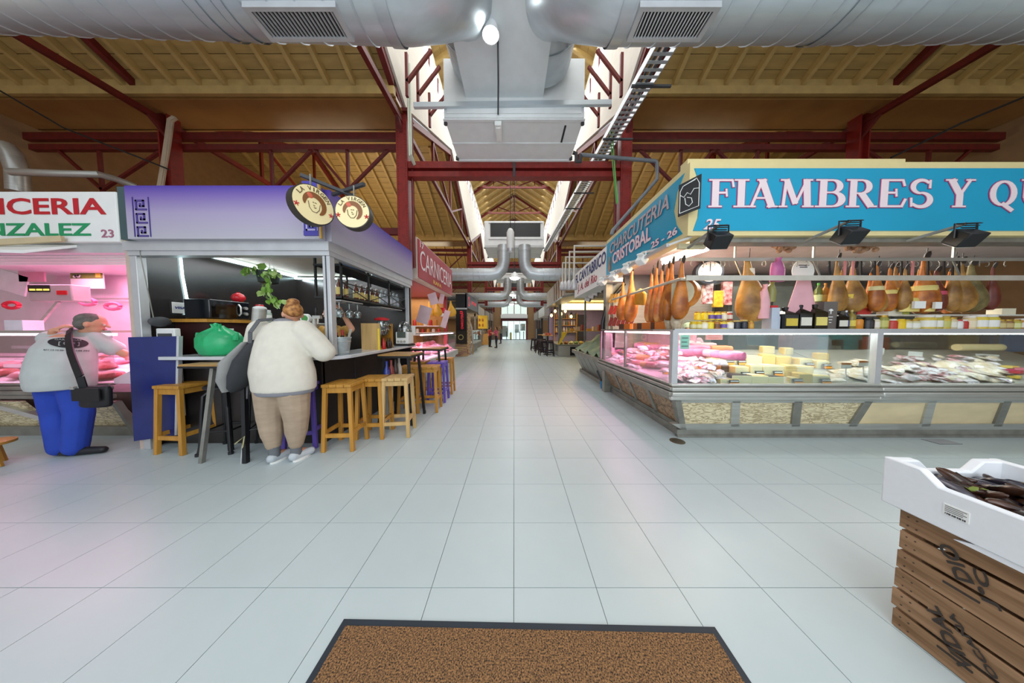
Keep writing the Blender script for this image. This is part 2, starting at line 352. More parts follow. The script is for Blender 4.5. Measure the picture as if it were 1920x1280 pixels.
for s in (-1, 1):
    slope(s, VAL - PER / 2, VAL - .35, 2.27, 10.2)
    for k in range(3):
        v = VAL + k * PER
        slope(s, v + PER / 2, v + PER - .35, 2.27, 10.2, .21 if k < 1 else .3, .47 if k < 1 else .6)
        st(B().quad((s * 2.27, v + .35, 5.95), (s * 10.2, v + .35, 5.95), (s * 10.2, v + PER / 2, 7.75), (s * 2.27, v + PER / 2, 7.75)).obj('roof_deck', WOODJ, ceil))
        g = B().box(min(s * 2.2, s * 10.2), max(s * 2.2, s * 10.2), v - .35, v + .35, 5.68, 5.75).box(min(s * 2.2, s * 10.2), max(s * 2.2, s * 10.2), v + .33, v + .38, 5.68, 6.0)
        st(g.obj('gutter_board', M('brown gutter lining', 'a87a45', .22, amt=.15, scale=2), ceil))
        st(B().box(min(s * 2.2, s * 10.2), max(s * 2.2, s * 10.2), v - .45, v - .40, 5.7, 5.84).box(min(s * 2.2, s * 10.2), max(s * 2.2, s * 10.2), v - .41, v - .36, 5.72, 6.1).obj('gutter_fascia', WOODJ, ceil))
    # nave wall above the side roofs: one panel per half bay, lower edge follows the roof
    wl = st(B().box(s * 2.2 - .03, s * 2.2 + .03, -2, 34, 8.55, 8.75).obj('wall_left' if s < 0 else 'wall_right', PLAST))
    for k in range(-1, 4):
        v = VAL + k * PER
        for (ya, yb) in ((v, v + PER / 2), (v + PER / 2, v + PER)):
            za, zb = roof_z(ya) - .12, roof_z(yb) - .12
            B().prism([(ya, za), (yb, zb), (yb, 8.1), (ya, 8.1)], 'x', s * 2.2 - .04, s * 2.2 + .04).obj('wall_panel', PLAST, wl)
        mu = B()
        for i in range(10): mu.box(s * 2.2 - .03, s * 2.2 + .03, v + i * .74, v + i * .74 + .06, 8.1, 8.56)
        st(mu.obj('window_mullion', REDST, wl))
        gl_ = B().box(s * 2.2 - .005, s * 2.2 + .005, v, v + PER, 8.1, 8.56); gl_.obj('window_glass', M('daylit clerestory glass', 'eef6ff', .3, kind='plain', emit=1.6), wl)
    # outer side wall
    ow = st(B().box(min(s * 10.2, s * 10.35), max(s * 10.2, s * 10.35), -2, 34, 0, 7.9).obj('wall_outer_left' if s < 0 else 'wall_outer_right', WALLB))
# nave roof: gable with its ridge down the hall
nr = st(B().box(-.08, .08, -2, 34, 10.15, 10.3).obj('ceiling_nave', WOODJ))
for s in (-1, 1):
    L = math.hypot(2.4, 1.55); n = 12; ang = math.atan2(-1.55, 2.4)
    pm = B().box(-L / n / 2 + .004, L / n / 2 - .004, 0, 32, 0, .02).mesh('plank', WOODC)
    for i in range(n):
        f = (i + .5) / n; o = bpy.data.objects.new('plank', pm); COL.objects.link(o); o.parent = nr
        o.location = (s * 2.4 * f, 2, 10.25 - 1.55 * f); o.rotation_euler = (0, -ang * s, 0)
    jm = B().box(-L / 2, L / 2, -.04, .04, -.12, 0).mesh('joist', WOODJ)
    for j in range(46):
        o = bpy.data.objects.new('joist', jm); COL.objects.link(o); o.parent = nr; o.location = (s * 1.2, 2.4 + j * .68, 10.25 - .775); o.rotation_euler = (0, -ang * s, 0)
    st(B().quad((0, -2, 10.33), (s * 2.5, -2, 8.7), (s * 2.5, 34, 8.7), (0, 34, 10.33)).obj('roof_deck', WOODJ, nr))
# back wall with entrance and window
BY = 33.0
bw = st(B().box(-10.3, -1.75, BY, BY + .3, 0, 9).box(1.75, 10.3, BY, BY + .3, 0, 9).box(-1.75, 1.75, BY, BY + .3, 6.6, 10.4).box(-1.75, 1.75, BY, BY + .3, 2.85, 3.1).obj('wall_back', WALLB))
OUTG = M('bright street beyond', 'eef4f2', .9, kind='plain', emit=.85)
d1 = st(B().box(-1.78, -1.58, BY - .06, BY + .1, 0, 2.5).box(1.58, 1.78, BY - .06, BY + .1, 0, 2.5).box(-1.78, 1.78, BY - .1, BY + .1, 2.5, 2.86).obj('door_1', M('maroon door frame', '6a1c22', .4)))
for x in (-1.22, -.42, .38, 1.2):
    B().box(x - .38, x + .38, BY, BY + .02, .06, 2.5).obj('door_pane', PANE, d1)
    B().bar((x + .39, BY, 0), (x + .39, BY, 2.5), .04).obj('door_stile', BLACK, d1)
B().box(-1.62, 1.62, BY - .02, BY + .04, 0, .06).obj('door_sill', DKGRY, d1)
dc = B().prism([(-1.75, 2.86), (1.75, 2.86), (1.75, 3.3), (1.4, 3.42), (-1.4, 3.42), (-1.75, 3.3)], 'y', BY - .7, BY - .05)
o = one(dc, 'door_canopy', WHITE, 'white air curtain box over the far sliding entrance doors', 'air curtain')
w1 = st(B().box(-1.8, -1.7, BY - .05, BY, 3.3, 6.6).box(1.7, 1.8, BY - .05, BY, 3.3, 6.6).box(-1.8, 1.8, BY - .05, BY, 4.75, 4.85).box(-1.8, 1.8, BY - .05, BY, 6.55, 6.65).box(-.05, .05, BY - .05, BY, 3.4, 6.6).box(-.9, -.84, BY - .04, BY, 3.4, 6.6).box(.84, .9, BY - .04, BY, 3.4, 6.6).obj('window_1', REDST))
B().box(-1.7, 1.7, BY + .05, BY + .07, 3.4, 6.6).obj('window_pane', PANE, w1)
st(B().box(-4, 4, BY + 3, BY + 3.1, -.2, 8).obj('background_street', OUTG))
sb = st(B().box(-1.7, -.9, BY + 2.6, BY + 2.9, .3, 1.9).box(.1, .7, BY + 2.6, BY + 2.9, .9, 2.1).box(.9, 1.6, BY + 2.6, BY + 2.9, 1.2, 2.2).obj('background_building', M('pale street facade', 'b9c2c4', .8)))
for x_ in (-1.1, .25, .8, 1.35): one(B().cyl((x_, BY + 1.9, 0), (x_, BY + 1.9, 1.0), .05, n=8).ball((x_, BY + 1.9, 1.02), .07, 8, 6), 'bollard', DKGRY, 'grey street bollard outside the far doors, %s from the bin side' % ORD_[int((x_ + 1.1) / .6)], 'bollard', 'street bollards')
rb = random.Random(3)
yel = one(B().box(-.62, -.34, BY + 1.5, BY + 1.7, .0, .9).box(-.56, -.4, BY + 1.45, BY + 1.6, .9, 1.0), 'litter_bin', YEL, 'yellow street bin standing outside the far glass doors', 'bin')
# ---------------- columns, trusses, beams
RIV = B()
def column(x, y, z1=5.75, rivet=False, z0=0):
    c = st(B().box(x - .1, x + .1, y - .018, y + .018, z0, z1).box(x - .11, x - .08, y - .1, y + .1, z0, z1).box(x + .08, x + .11, y - .1, y + .1, z0, z1).obj('column', REDBR))
    if rivet:
        r = B()
        for i in range(60):
            for q in (-.075, .075): r.ball((x + q, y - .108 if abs(q) > .07 else y, max(2.6, z0) + i * .051), (.011, .008, .011), 6, 4)
        r.box(x - .11, x + .11, y - .107, y - .095, z0, z1)
        r.obj('rivet', REDBR, c, kind='stuff')
        B().cyl((x - math.copysign(-.17, x), y, z0), (x - math.copysign(-.17, x), y, z1), .03, n=8).obj('down_pipe', REDST, c)
    B().box(x - .16, x + .16, y - .16, y + .16, z1 - .06, z1).obj('cap_plate', REDST, c)
    return c
for k in range(4):
    for s in (-1, 1): column(s * 2.25, VAL + .05 + k * PER, rivet=(k == 0), z0=2.69 if k == 0 else 3.3)
for k in range(2):
    for s in (-1, 1): column(s * 7.0, VAL + .05 + k * PER, z0=3.3)
def beam(p0, p1, w=.09, h=.11, name='beam', mat=REDST): return st(B().bar(p0, p1, w, h).obj(name, mat))
for k in range(4):
    y = VAL + .05 + k * PER
    b_ = beam((-2.35, y, 4.72), (2.35, y, 4.72), .16, .13, mat=REDBR); 
    B().bar((-2.2, y, 4.54), (2.2, y, 4.54), .16, .1).obj('lower_chord', REDBR, b_)
    B().bar((-2.2, y + .03, 4.63), (2.2, y + .03, 4.63), .04, .12).obj('web_plate', REDST, b_)
    B().bar((0, y - .09, 4.48), (0, y - .09, 4.8), .05, .02).obj('splice_plate', DKGRY, b_)
    for s in (-1, 1):
        y2 = y + .15
        lt = beam((s * 2.3, y2, 5.42), (s * 10.2, y2, 5.42), .09, .14)
        B().bar((s * 2.3, y2, 5.2), (s * 10.1, y2, 5.2), .09, .11).obj('lower_chord', REDST, lt)
        B().bar((s * 2.3, y2 + .3, 3.6), (s * 10.1, y2 + .3, 3.6), .09, .14).obj('tie_beam', REDST, lt)
        for x, xa, xb in ((5.1, 4.2, 4.2), (8.7, 7.3, 9.6), (3.5, 4.2, 2.6)):
            B().bar((s * x, y2, 5.2), (s * x, y2, 4.3), .05).obj('post', REDST, lt)
            B().bar((s * xa, y2, 5.2), (s * x, y2, 4.35), .05).obj('diagonal', REDST, lt)
            if xa != xb: B().bar((s * xb, y2, 5.2), (s * x, y2, 4.35), .05).obj('diagonal', REDST, lt)
# rafters and ties lengthways, at the nave and at the outer column row
for s in (-1, 1):
    for X in (2.25, 7.0):
        for k in range(-1, 3):
            v = VAL + .05 + k * PER; X_ = s * X
            t = beam((X_, v, 5.72), (X_, v + PER / 2, 7.55), .1, .13)
            B().bar((X_, v + PER / 2, 7.55), (X_, v + PER, 5.72), .1, .13).obj('rafter', REDST, t)
            B().bar((X_, v, 5.55), (X_, v + PER, 5.55), .08, .1).obj('tie', REDST, t)
            for f in (.25, .5, .75):
                yy = v + PER * f; B().bar((X_, yy, 5.55), (X_, yy, roof_z(yy) - .15), .06).obj('post', REDST, t)
            B().bar((X_, v + PER * .5, 5.55), (X_, v + PER * .25, roof_z(v + PER * .25) - .2), .055).obj('strut', REDST, t)
            B().bar((X_, v + PER * .5, 5.55), (X_, v + PER * .75, roof_z(v + PER * .75) - .2), .055).obj('strut', REDST, t)
            if k < 1: B().obx((X_, v, 5.5), (.06, .42, .42), rx=R(45)).obj('gusset_plate', REDST, t)
# nave trusses
for y in (9.2, 11.4, 13.6, 16.5, 20, 24):
    t = st(B().bar((-2.2, y, 8.7), (0, y, 10.1), .08, .1).bar((2.2, y, 8.7), (0, y, 10.1), .08, .1).obj('beam', REDST))
    B().bar((-2.2, y, 9.0), (2.2, y, 9.0), .06, .08).obj('tie', REDST, t)
    B().bar((0, y, 9.0), (0, y, 10.1), .07).obj('king_post', REDST, t)
    for s in (-1, 1):
        B().bar((0, y, 9.0), (s * 1.1, y, 9.4), .05).obj('strut', REDST, t)
        B().bar((s * 1.1, y, 9.4), (s * 1.1, y, 9.0), .04).obj('hanger', REDST, t)
# brackets beside the air handler
for s in (-1, 1):
    for (u, v, y) in ((762, 100, 3.6), (805, 175, 4.35), (783, 130, 4.0)):
        p = aX(u, v, -1.95); p.x *= -s
        st(B().bar(p, p - Vector((0, 0, .75)), .05).bar(p - Vector((0, 0, .5)), p + Vector((s * -.45, .0, .05)), .05).obj('beam_bracket', REDST))
# ================================================================== overhead: ducts, air handlers, lamps, tray
def pv(*a): return Vector(a)
def duct_run(label, pts, r, seam=.26, grille=None, group=None, collars=()):
    t = thing('spiral_duct', label, 'duct', tuple(pts[0]), 0, group)
    B().tube(pts, r, 28, False).obj('duct_body', GALV, t)
    rm = None; prev = None
    p = [Vector(q) for q in pts]
    ringm = {}
    for a, b in zip(p[:-1], p[1:]):
        d = (b - a); L = d.length; d = d / L
        if L < seam * 1.4: continue
        q = d.to_track_quat('Z', 'Y')
        if r not in ringm:
            g = B().rings([[((r + e) * math.cos(2 * math.pi * k / 28), (r + e) * math.sin(2 * math.pi * k / 28), z) for k in range(28)] for e, z in ((0, -.012), (.009, -.008), (.009, .008), (0, .012))], False)
            ringm[r] = g.mesh('seam', GALV)
        n = int(L / seam)
        for i in range(1, n):
            o = bpy.data.objects.new('seam', ringm[r]); COL.objects.link(o); o.parent = t
            o.location = a + d * (i * seam) - wloc(t); o.rotation_euler = q.to_euler()
    for c0, c1 in collars: B().tube([c0, c1], r + .016, 28, False).obj('collar', GALV, t)
    if grille:
        x0, x1, y, z = grille
        gr = B().box(x0, x1, y - .14, y - .105, z - .028, z + .03).box(x0, x1, y + .105, y + .14, z - .028, z + .03).box(x0, x0 + .05, y - .105, y + .105, z - .028, z + .03).box(x1 - .05, x1, y - .105, y + .105, z - .028, z + .03)
        g = gr.obj('grille_frame', ALU, t)
        B().box(x0 + .02, x1 - .02, y - .12, y + .12, z - .012, z - .004).obj('grille_backing', BLACK, t)
        n = 20; lm = B().obx((0, 0, 0), (.012, .215, .014), ry=.3).mesh('blade', ALU)
        for i in range(n):
            o = bpy.data.objects.new('blade', lm); COL.objects.link(o); o.parent = g; o.location = pv(x0 + .07 + (x1 - x0 - .14) * i / (n - 1), y, z - .018) - wloc(g)
    return t
DZ = 4.88
duct_run('large galvanised spiral duct with a grille crossing the ceiling on the bar side', [(-7.5, 2.42, DZ), (-1.15, 2.6, DZ), (-.85, 2.68, DZ + .12), (-.62, 2.85, DZ + .35), (-.55, 3.2, DZ + .6), (-.5, 3.9, DZ + .62)], .45, grille=(-2.53, -1.66, 2.575, DZ - .455),
         collars=[((-1.32, 2.595, DZ), (-1.2, 2.6, DZ)), ((-3.05, 2.545, DZ), (-2.95, 2.55, DZ)), ((-2.8, 2.55, DZ), (-2.72, 2.555, DZ))])
duct_run('large galvanised spiral duct with a grille crossing the ceiling on the blue sign side', [(7.5, 2.55, DZ), (1.0, 2.6, DZ), (.75, 2.68, DZ + .12), (.5, 2.85, DZ + .35), (.42, 3.2, DZ + .6), (.4, 3.9, DZ + .62)], .45, grille=(1.17, 1.93, 2.575, DZ - .455),
         collars=[((1.02, 2.6, DZ), (1.14, 2.6, DZ)), ((3.2, 2.58, DZ), (3.3, 2.58, DZ))])
def air_unit(y0, y1, z0, z1, hw, label, black=False):
    t = thing('air_handler', label, 'air handler', (0, y0, z0))
    B().box(-hw, hw, y0, y1, z0, z1).obj('casing', HVAC, t, bevel=.01)
    B().box(-hw - .02, hw + .02, y0 + .02, y0 + .06, z0 - .015, z0 + .0).box(-hw, hw, y0 + (y1 - y0) * .52, y0 + (y1 - y0) * .55, z0 - .012, z0).box(-hw, hw, y1 - .04, y1, z0 - .015, z0).obj('panel_seam', HVAC, t)
    B().box(-.02, .02, y0 + .05, y0 + .5, z0 - .01, z0).obj('panel_joint', HVAC, t)
    for x in (-hw, hw):
        for y in (y0 + .1, y1 - .08): B().cyl((x, y, z0 - .03), (x, y, z0 + .03), .03, n=8).obj('fixing_foot', DKGRY, t)
    B().box(-hw + .05, hw - .05, y0 - .02, y0, z0 + .05, z1 - .05).obj('front_panel', HVAC, t)
    if black:
        B().box(-hw + .25, hw - .15, y0 - .05, y0 - .02, z0 + .38, z1 - .1).obj('intake_grille', BLACK, t)
        B().box(-hw + .18, hw - .08, y0 - .06, y0 - .01, z1 - .1, z1 - .04).box(-hw + .18, hw - .08, y0 - .06, y0 - .01, z0 + .3, z0 + .38).obj('grille_frame', HVAC, t)
    else:
        B().box(hw - .28, hw - .25, y0 + .15, y0 + .5, z0 - .012, z0).obj('slot', BLACK, t)
    return t
u1 = air_unit(4.02, 5.02, 4.72, 5.6, 1.1, 'grey white air handling box above the red cross beam, nearest the camera')
B().hexa([(-.78, 2.0, 5.0), (.48, 2.0, 5.0), (.45, 4.0, 5.0), (-.75, 4.0, 5.0)], [(-.78, 2.0, 5.6), (.48, 2.0, 5.6), (.45, 4.0, 5.5), (-.75, 4.0, 5.5)]).obj('trunk_duct', M('pale trunk sheet', 'e2e8ea', .4, .1, amt=.05), u1)
B().bar((-1.55, 3.98, 4.86), (1.5, 3.98, 4.9), .05, .07).obj('support_rail', GALV, u1)
air_unit(10.1, 11.6, 4.72, 5.75, 1.2, 'air handling box with a black intake grille, second along the hall', True)
air_unit(16.4, 17.8, 4.72, 5.75, 1.2, 'third air handling box along the hall, behind the black grille one', True)
air_unit(22, 23.4, 4.72, 5.75, 1.2, 'farthest air handling box along the hall', True)
wh = ['nearest', 'second', 'third']
for i, (y, r) in enumerate(((10.05, .25), (16.4, .25), (21.9, .25))):
    for s in (-1, 1):
        z = 1.41 + y * .219 if i == 0 else (3.56 if i == 1 else 3.6)
        duct_run('slim spiral duct below the %s box bending over the %s stalls' % (('black grille', 'third', 'farthest')[i], 'bar side' if s < 0 else 'fish side'),
                 [(s * .42, y, 4.75), (s * .42, y, z + .5), (s * .48, y, z + .25), (s * .66, y, z + .06), (s * .95, y, z), (s * 6.5, y, z)], r, .22)
# lamps
def pendant(p, r, label, cord, glow=14):
    t = thing('pendant_lamp', label, 'lamp', tuple(p)); p = Vector(p)
    B().lathe([(.02, .22), (.05, .2), (r * .9, .06), (r, 0)], 16, p).obj('shade', HVAC, t)
    B().ball(p, (r * .85, r * .85, r * .35), 14, 6).obj('bulb', M('lit lamp glass', 'f4ffff', .4, kind='plain', emit=glow), t)
    B().cyl(p + pv(0, 0, .2), p + pv(0, 0, cord), .008, n=6).obj('cord', BLACK, t)
lp = aY(920, 66, 3.1); pendant((lp.x, lp.y, lp.z), .1, 'glaring round lamp hanging beside the pale trunk duct', .3, 40)
for (u, v, y, nm) in ((965, 521, 9.0, 'bowl lamp hanging between the nearest pair of slim ducts'), (961, 553, 14.6, 'bowl lamp hanging between the second pair of slim ducts'), (959, 570, 20, 'bowl lamp hanging between the third pair of slim ducts')):
    p = aY(u, v, y); pendant(p, .2, nm, 10.15 - p.z)
p = aY(957, 466, 6.6); t = thing('tube_lantern', 'white tubular fitting hanging on a cord in front of the black grille', 'lamp', tuple(p))
B().lathe([(.095, 0), (.1, .03), (.1, .42), (.06, .5), (.03, .52)], 14, p).obj('housing', WHITE, t)
B().lathe([(.07, -.08), (.09, 0)], 14, p).obj('diffuser', ALU, t)
B().cyl(p + pv(0, 0, .5), (p.x, p.y, 10.15), .008, n=6).obj('cord', BLACK, t)
t = thing('emergency_light', 'small white emergency light box on the underside of the nearest air handler', 'lamp', (-.27, 4.2, 4.64))
B().box(-.31, -.2, 4.05, 4.42, 4.63, 4.7).obj('housing', WHITE, t, bevel=.01); B().box(-.29, -.22, 4.1, 4.36, 4.62, 4.632).obj('lens', PAPER, t)
B().tube([(-.25, 4.0, 4.75), (-.22, 3.6, 4.85), (-.2, 3.2, 4.95)], .012, 6).obj('cable', DKGRY, t)
# cable tray
a = aX(1243, 92, 1.9); b = aX(1022, 470, 1.9); a = a + (a - b) * .08
t = thing('cable_tray', 'perforated steel cable tray running down the nave beside the right wall', 'cable tray', tuple(a))
B().bar(a - pv(.13, 0, 0), b - pv(.13, 0, 0), .012, .1).bar(a + pv(.13, 0, 0), b + pv(.13, 0, 0), .012, .1).obj('side_rail', ALU, t)
rg = B(); n = 120
for i in range(n):
    q = a.lerp(b, i / n); rg.box(q.x - .13, q.x + .13, q.y - .02, q.y + .02, q.z - .05, q.z - .042)
rg.obj('rung', GALV, t, kind='stuff')
B().tube([a + pv(.02, 0, -.02), b + pv(.02, 0, -.02)], .025, 8).tube([a + pv(-.06, 0, -.02), b + pv(-.06, 0, -.02)], .018, 8).obj('cable', DKGRY, t)
for i in range(6):
    q = a.lerp(b, .02 + i * .09); B().bar((q.x - .18, q.y, q.z - .06), (q.x + .4, q.y, q.z - .06), .03).obj('bracket', DKGRY, t)
GREENC = M('green cable', '69b35c', .5)
t = one(B().tube([aX(1148, 246, 1.95), aX(1153, 320, 1.95), aX(1158, 380, 2.0)], .012, 6).tube([aX(1143, 240, 1.95), aX(1150, 320, 1.95), aX(1156, 382, 2.0)], .012, 6), 'cable', GREENC, 'green cables hanging from the cable tray beside the red column', 'cable')
t = one(B().tube([aX(768, 120, -2.0), aX(769, 200, -2.0), aX(771, 290, -2.0), aX(778, 308, -2.0)], .022, 8).tube([aX(764, 110, -2.0), aX(765, 200, -2.0), aX(768, 292, -2.0), aX(776, 309, -2.0)], .016, 6), 'cable', M('pale cable', 'd8e0cc', .5), 'pale cable bundle running down beside the left red column', 'cable')
PVC = M('grey plastic pipe', '767c82', .4)
t = thing('drain_pipe', 'grey plastic condensate pipe with a trap leading to the blue sign', 'pipe', tuple(aY(1085, 290, 5.0)))
B().tube([aY(1074, 286, 4.95), aY(1080, 288, 4.95), aY(1081, 303, 4.95), aY(1088, 303, 4.95), aY(1089, 290, 4.95)], .035, 8).obj('trap', DKGRY, t)
B().tube([aY(1089, 290, 4.95), aY(1229, 302, 4.9), aY(1232, 306, 4.9), aY(1232, 336, 4.9), aY(1149, 432, 4.9), aY(1147, 440, 4.9)], .035, 10).obj('pipe', PVC, t)
# loose strap over the left truss, wires, ducts at the left wall
p0 = aY(322, 222, 5.0)
t = one(B().tube([aY(327, 220, 4.98), aY(318, 225, 4.95), aY(312, 270, 4.95), aY(306, 310, 4.95), aY(297, 362, 4.95)], .035, 8).tube([aY(330, 221, 5), aY(322, 226, 4.97), aY(316, 270, 4.97), aY(309, 310, 4.97), aY(301, 362, 4.97)], .035, 8), 'cable', M('beige hose', 'b7a58c', .6), 'thick beige cables draped over the red truss beside the left column', 'cable')
one(B().tube([aY(0, 170, 4.2), aY(120, 240, 4.4), aY(230, 283, 4.6), aY(318, 318, 4.9)], .014, 6), 'cable', BLACK, 'thin black cable sagging across the ceiling over the butcher sign', 'cable')
one(B().tube([aY(1920, 182, 4.2), aY(1800, 232, 4.4), aY(1670, 296, 4.8)], .018, 6), 'cable', BLACK, 'thin black cable running down towards the big blue sign', 'cable')
t = thing('vent_pipe', 'shiny metal vent pipes with elbows above the butcher sign', 'pipe', tuple(aY(30, 325, 4.6)))
B().tube([aY(35, 360, 4.6), aY(33, 320, 4.6), aY(22, 290, 4.6), aY(8, 275, 4.6)], .12, 14).obj('pipe', STEEL, t)
B().tube([aY(18, 322, 4.3), aY(100, 325, 4.4), aY(185, 327, 4.6), aY(215, 335, 4.8), aY(255, 350, 5.0)], .055, 12).obj('branch', STEEL, t)
# ================================================================== right corner stall (delicatessen)
XA, YF = 1.95, 2.98                       # glass planes: aisle side, front
# ---- building of the stall
t = thing('market_stall', 'delicatessen stall structure with steel back wall under the cyan signs', 'market stall', (4.5, 4.5, 0))
B().box(2.2, 8.6, 5.55, 5.62, 0, 3.2).obj('back_wall', M('steel back wall', '8d9296', .3, .5, amt=.2, scale=2), t)
B().box(2.1, 8.6, 3.1, 5.6, 2.62, 2.68).obj('ceiling_panel', M('stall ceiling', 'cfc6c6', .5), t)
B().box(2.1, 8.6, 2.85, 3.0, 2.4, 2.46).obj('fascia_rail', STEELD, t)
B().box(2.02, 2.16, 5.45, 5.6, 0, 2.62).obj('corner_post', STEELD, t)
B().tube([(1.98, 5.52, .6), (1.98, 5.52, 1.55), (2.05, 5.5, 1.9), (2.2, 5.45, 2.15), (2.4, 5.4, 2.4)], .04, 8).obj('curved_post', BLACK, t)
B().box(4.5, 8.5, 5.2, 5.54, 0, 2.4).obj('back_cabinet', M('dark grey cabinet', '5a5c58', .4, amt=.3), t)
B().box(2.6, 8.5, 4.35, 4.9, .95, 1.0).obj('back_table', STEEL, t)
for k, x in enumerate((4.55, 5.4, 6.25, 7.1, 7.95)):
    B().box(x, min(x + .78, 8.5), 5.16, 5.2, 1.05, 2.3).obj('cabinet_door', M('grey green cabinet door', '6d7672', .3, .2, amt=.2), t)
B().box(4.5, 8.5, 3.1, 3.14, 2.46, 2.62).obj('shutter_box', M('dark shutter box', '35302b', .5), t)
B().box(2.2, 4.4, 5.49, 5.55, 1.0, 2.2).obj('steel_panel', STEEL, t)
# ---- signs
t = thing('shop_sign', 'long cyan sign reading FIAMBRES Y QUESOS above the front counter', 'sign', (4.9, 2.8, 2.45))
B().box(1.93, 8.6, 2.79, 2.95, 2.45, 3.24).obj('board', CREAM, t)
def frontp(u, v): return aY(u, v, 2.785)
ys = 2.787
pl = [(1.985, 2.5), (8.6, 2.5), (8.6, 3.17), (1.975, 3.17), (2.03, 3.03), (2.045, 2.83), (2.03, 2.64)]
B().prism(pl, 'y', 2.783, 2.79).obj('sign_face', CYAN, t)
def lets(seq, v0, v1):
    for ch, ua, ub in seq:
        p = frontp(ua, v0); q = frontp(ub, v0); hgt = frontp(ua, v1).z - p.z
        p.y = 2.782
        serif_letter(ch, MAG, p, (1, 0, 0), q.x - p.x, hgt, t, grow=.022, ext=.003, name='letter_outline')
        serif_letter(ch, LETW, p, (1, 0, 0), q.x - p.x, hgt, t, ext=.004, lift=.003)
lets([('F', 1326, 1374), ('I', 1373, 1402), ('A', 1398, 1457), ('M', 1458, 1522), ('B', 1525, 1583), ('R', 1583, 1641), ('E', 1640, 1697), ('S', 1698, 1748), ('Y', 1767, 1823), ('Q', 1847, 1909), ('U', 1908, 1966)], 389, 337)
p = frontp(1317, 431); q = frontp(1350, 431); top = frontp(1317, 411)
text('25', MAG, p + pv(.0, -.006, 0), (1, 0, 0), q.x - p.x, top.z - p.z, t, bold=.03, shear=.35, name='number_outline'); text('25', LETW, p + pv(.0, -.009, 0), (1, 0, 0), q.x - p.x, top.z - p.z, t, bold=.012, shear=.35, name='number')
B().box(1.93, 4.35, 2.83, 2.95, 3.24, 3.3).obj('top_trim', CREAM, t)
t = thing('shop_sign', 'cyan sign with CRISTOBAL on the aisle side of the corner stall', 'sign', (2, 4, 2.45))
B().box(1.93, 2.08, 2.951, 5.22, 2.45, 3.24).obj('board', CREAM, t)
B().prism([(2.87, 3.17), (5.2, 3.17), (5.2, 2.5), (2.87, 2.5), (2.98, 2.64), (3.04, 2.83), (2.99, 3.03)], 'x', 1.924, 1.932).obj('sign_face', CYAN, t)
def sidep(u, v): return aX(u, v, 1.92)
def sidetext(s, y0, y1, z0, z1, t, mat, out, bold=.02, shear=0, X=1.918):
    if out: text(s, out, (X, y0, z0), (0, -1, 0), y0 - y1, z1 - z0, t, bold=bold + .025, shear=shear, name='lettering_outline')
    text(s, mat, (X - .004, y0, z0), (0, -1, 0), y0 - y1, z1 - z0, t, bold=bold, shear=shear)
a = sidep(1149, 455); b = sidep(1247, 370)
sidetext('CHARCUTERIA', 5.0, 3.12, 2.9, 3.1, t, M('ghost grey letters', 'b9aeb4', .5, kind='plain'), M('letter shade', '7f6a72', .5, kind='plain'), .01, .2)
sidetext('CRISTOBAL', 4.85, 3.52, 2.66, 2.87, t, LETW, MAG)
sidetext('25 - 26', 3.5, 2.95, 2.53, 2.62, t, LETW, MAG)
bl = B().loft([(1.917, 5.0, 2.56, .004, .02), (1.917, 5.0, 2.62, .004, .06), (1.917, 5.0, 2.74, .004, .05), (1.917, 5.0, 2.86, .004, .018)], 10); bl.obj('ham_motif', HAMO, t)
t = thing('wall_plaque', 'small black plaque with white chalk lines on the sign corner', 'plaque', (1.92, 2.78, 2.75))
c0 = aY(1293, 368, 2.74); xd = Vector((.72, -.70, 0)).normalized()
def plq(x, z, l=0): return c0 + xd * x + pv(0, 0, z) + Vector((-.70, -.72, 0)) * l
B().hexa([plq(-.1, -.19), plq(.1, -.16), plq(.1, -.16, .015), plq(-.1, -.19, .015)], [plq(-.1, .15), plq(.1, .19), plq(.1, .19, .015), plq(-.1, .15, .015)]).obj('plate', BLACK, t)
wl_ = B()
def chalk(pts, r=.004): wl_.tube([plq(x, z, .018) for x, z in pts], r, 5)
chalk([(-.085, -.16), (.085, -.135), (.085, .1), (.06, .16), (-.06, .12), (-.085, .07), (-.085, -.16)]); chalk([(-.08, .03), (-.05, 0), (-.02, .04), (.01, .01), (.04, .06), (.08, .05)]); chalk([(-.04, -.01), (-.03, -.08), (0, -.11), (.03, -.08), (.02, -.03), (-.02, -.01)])
chalk([(-.05, .125), (.05, .15)])
wl_.obj('chalk_drawing', PAPER, t)

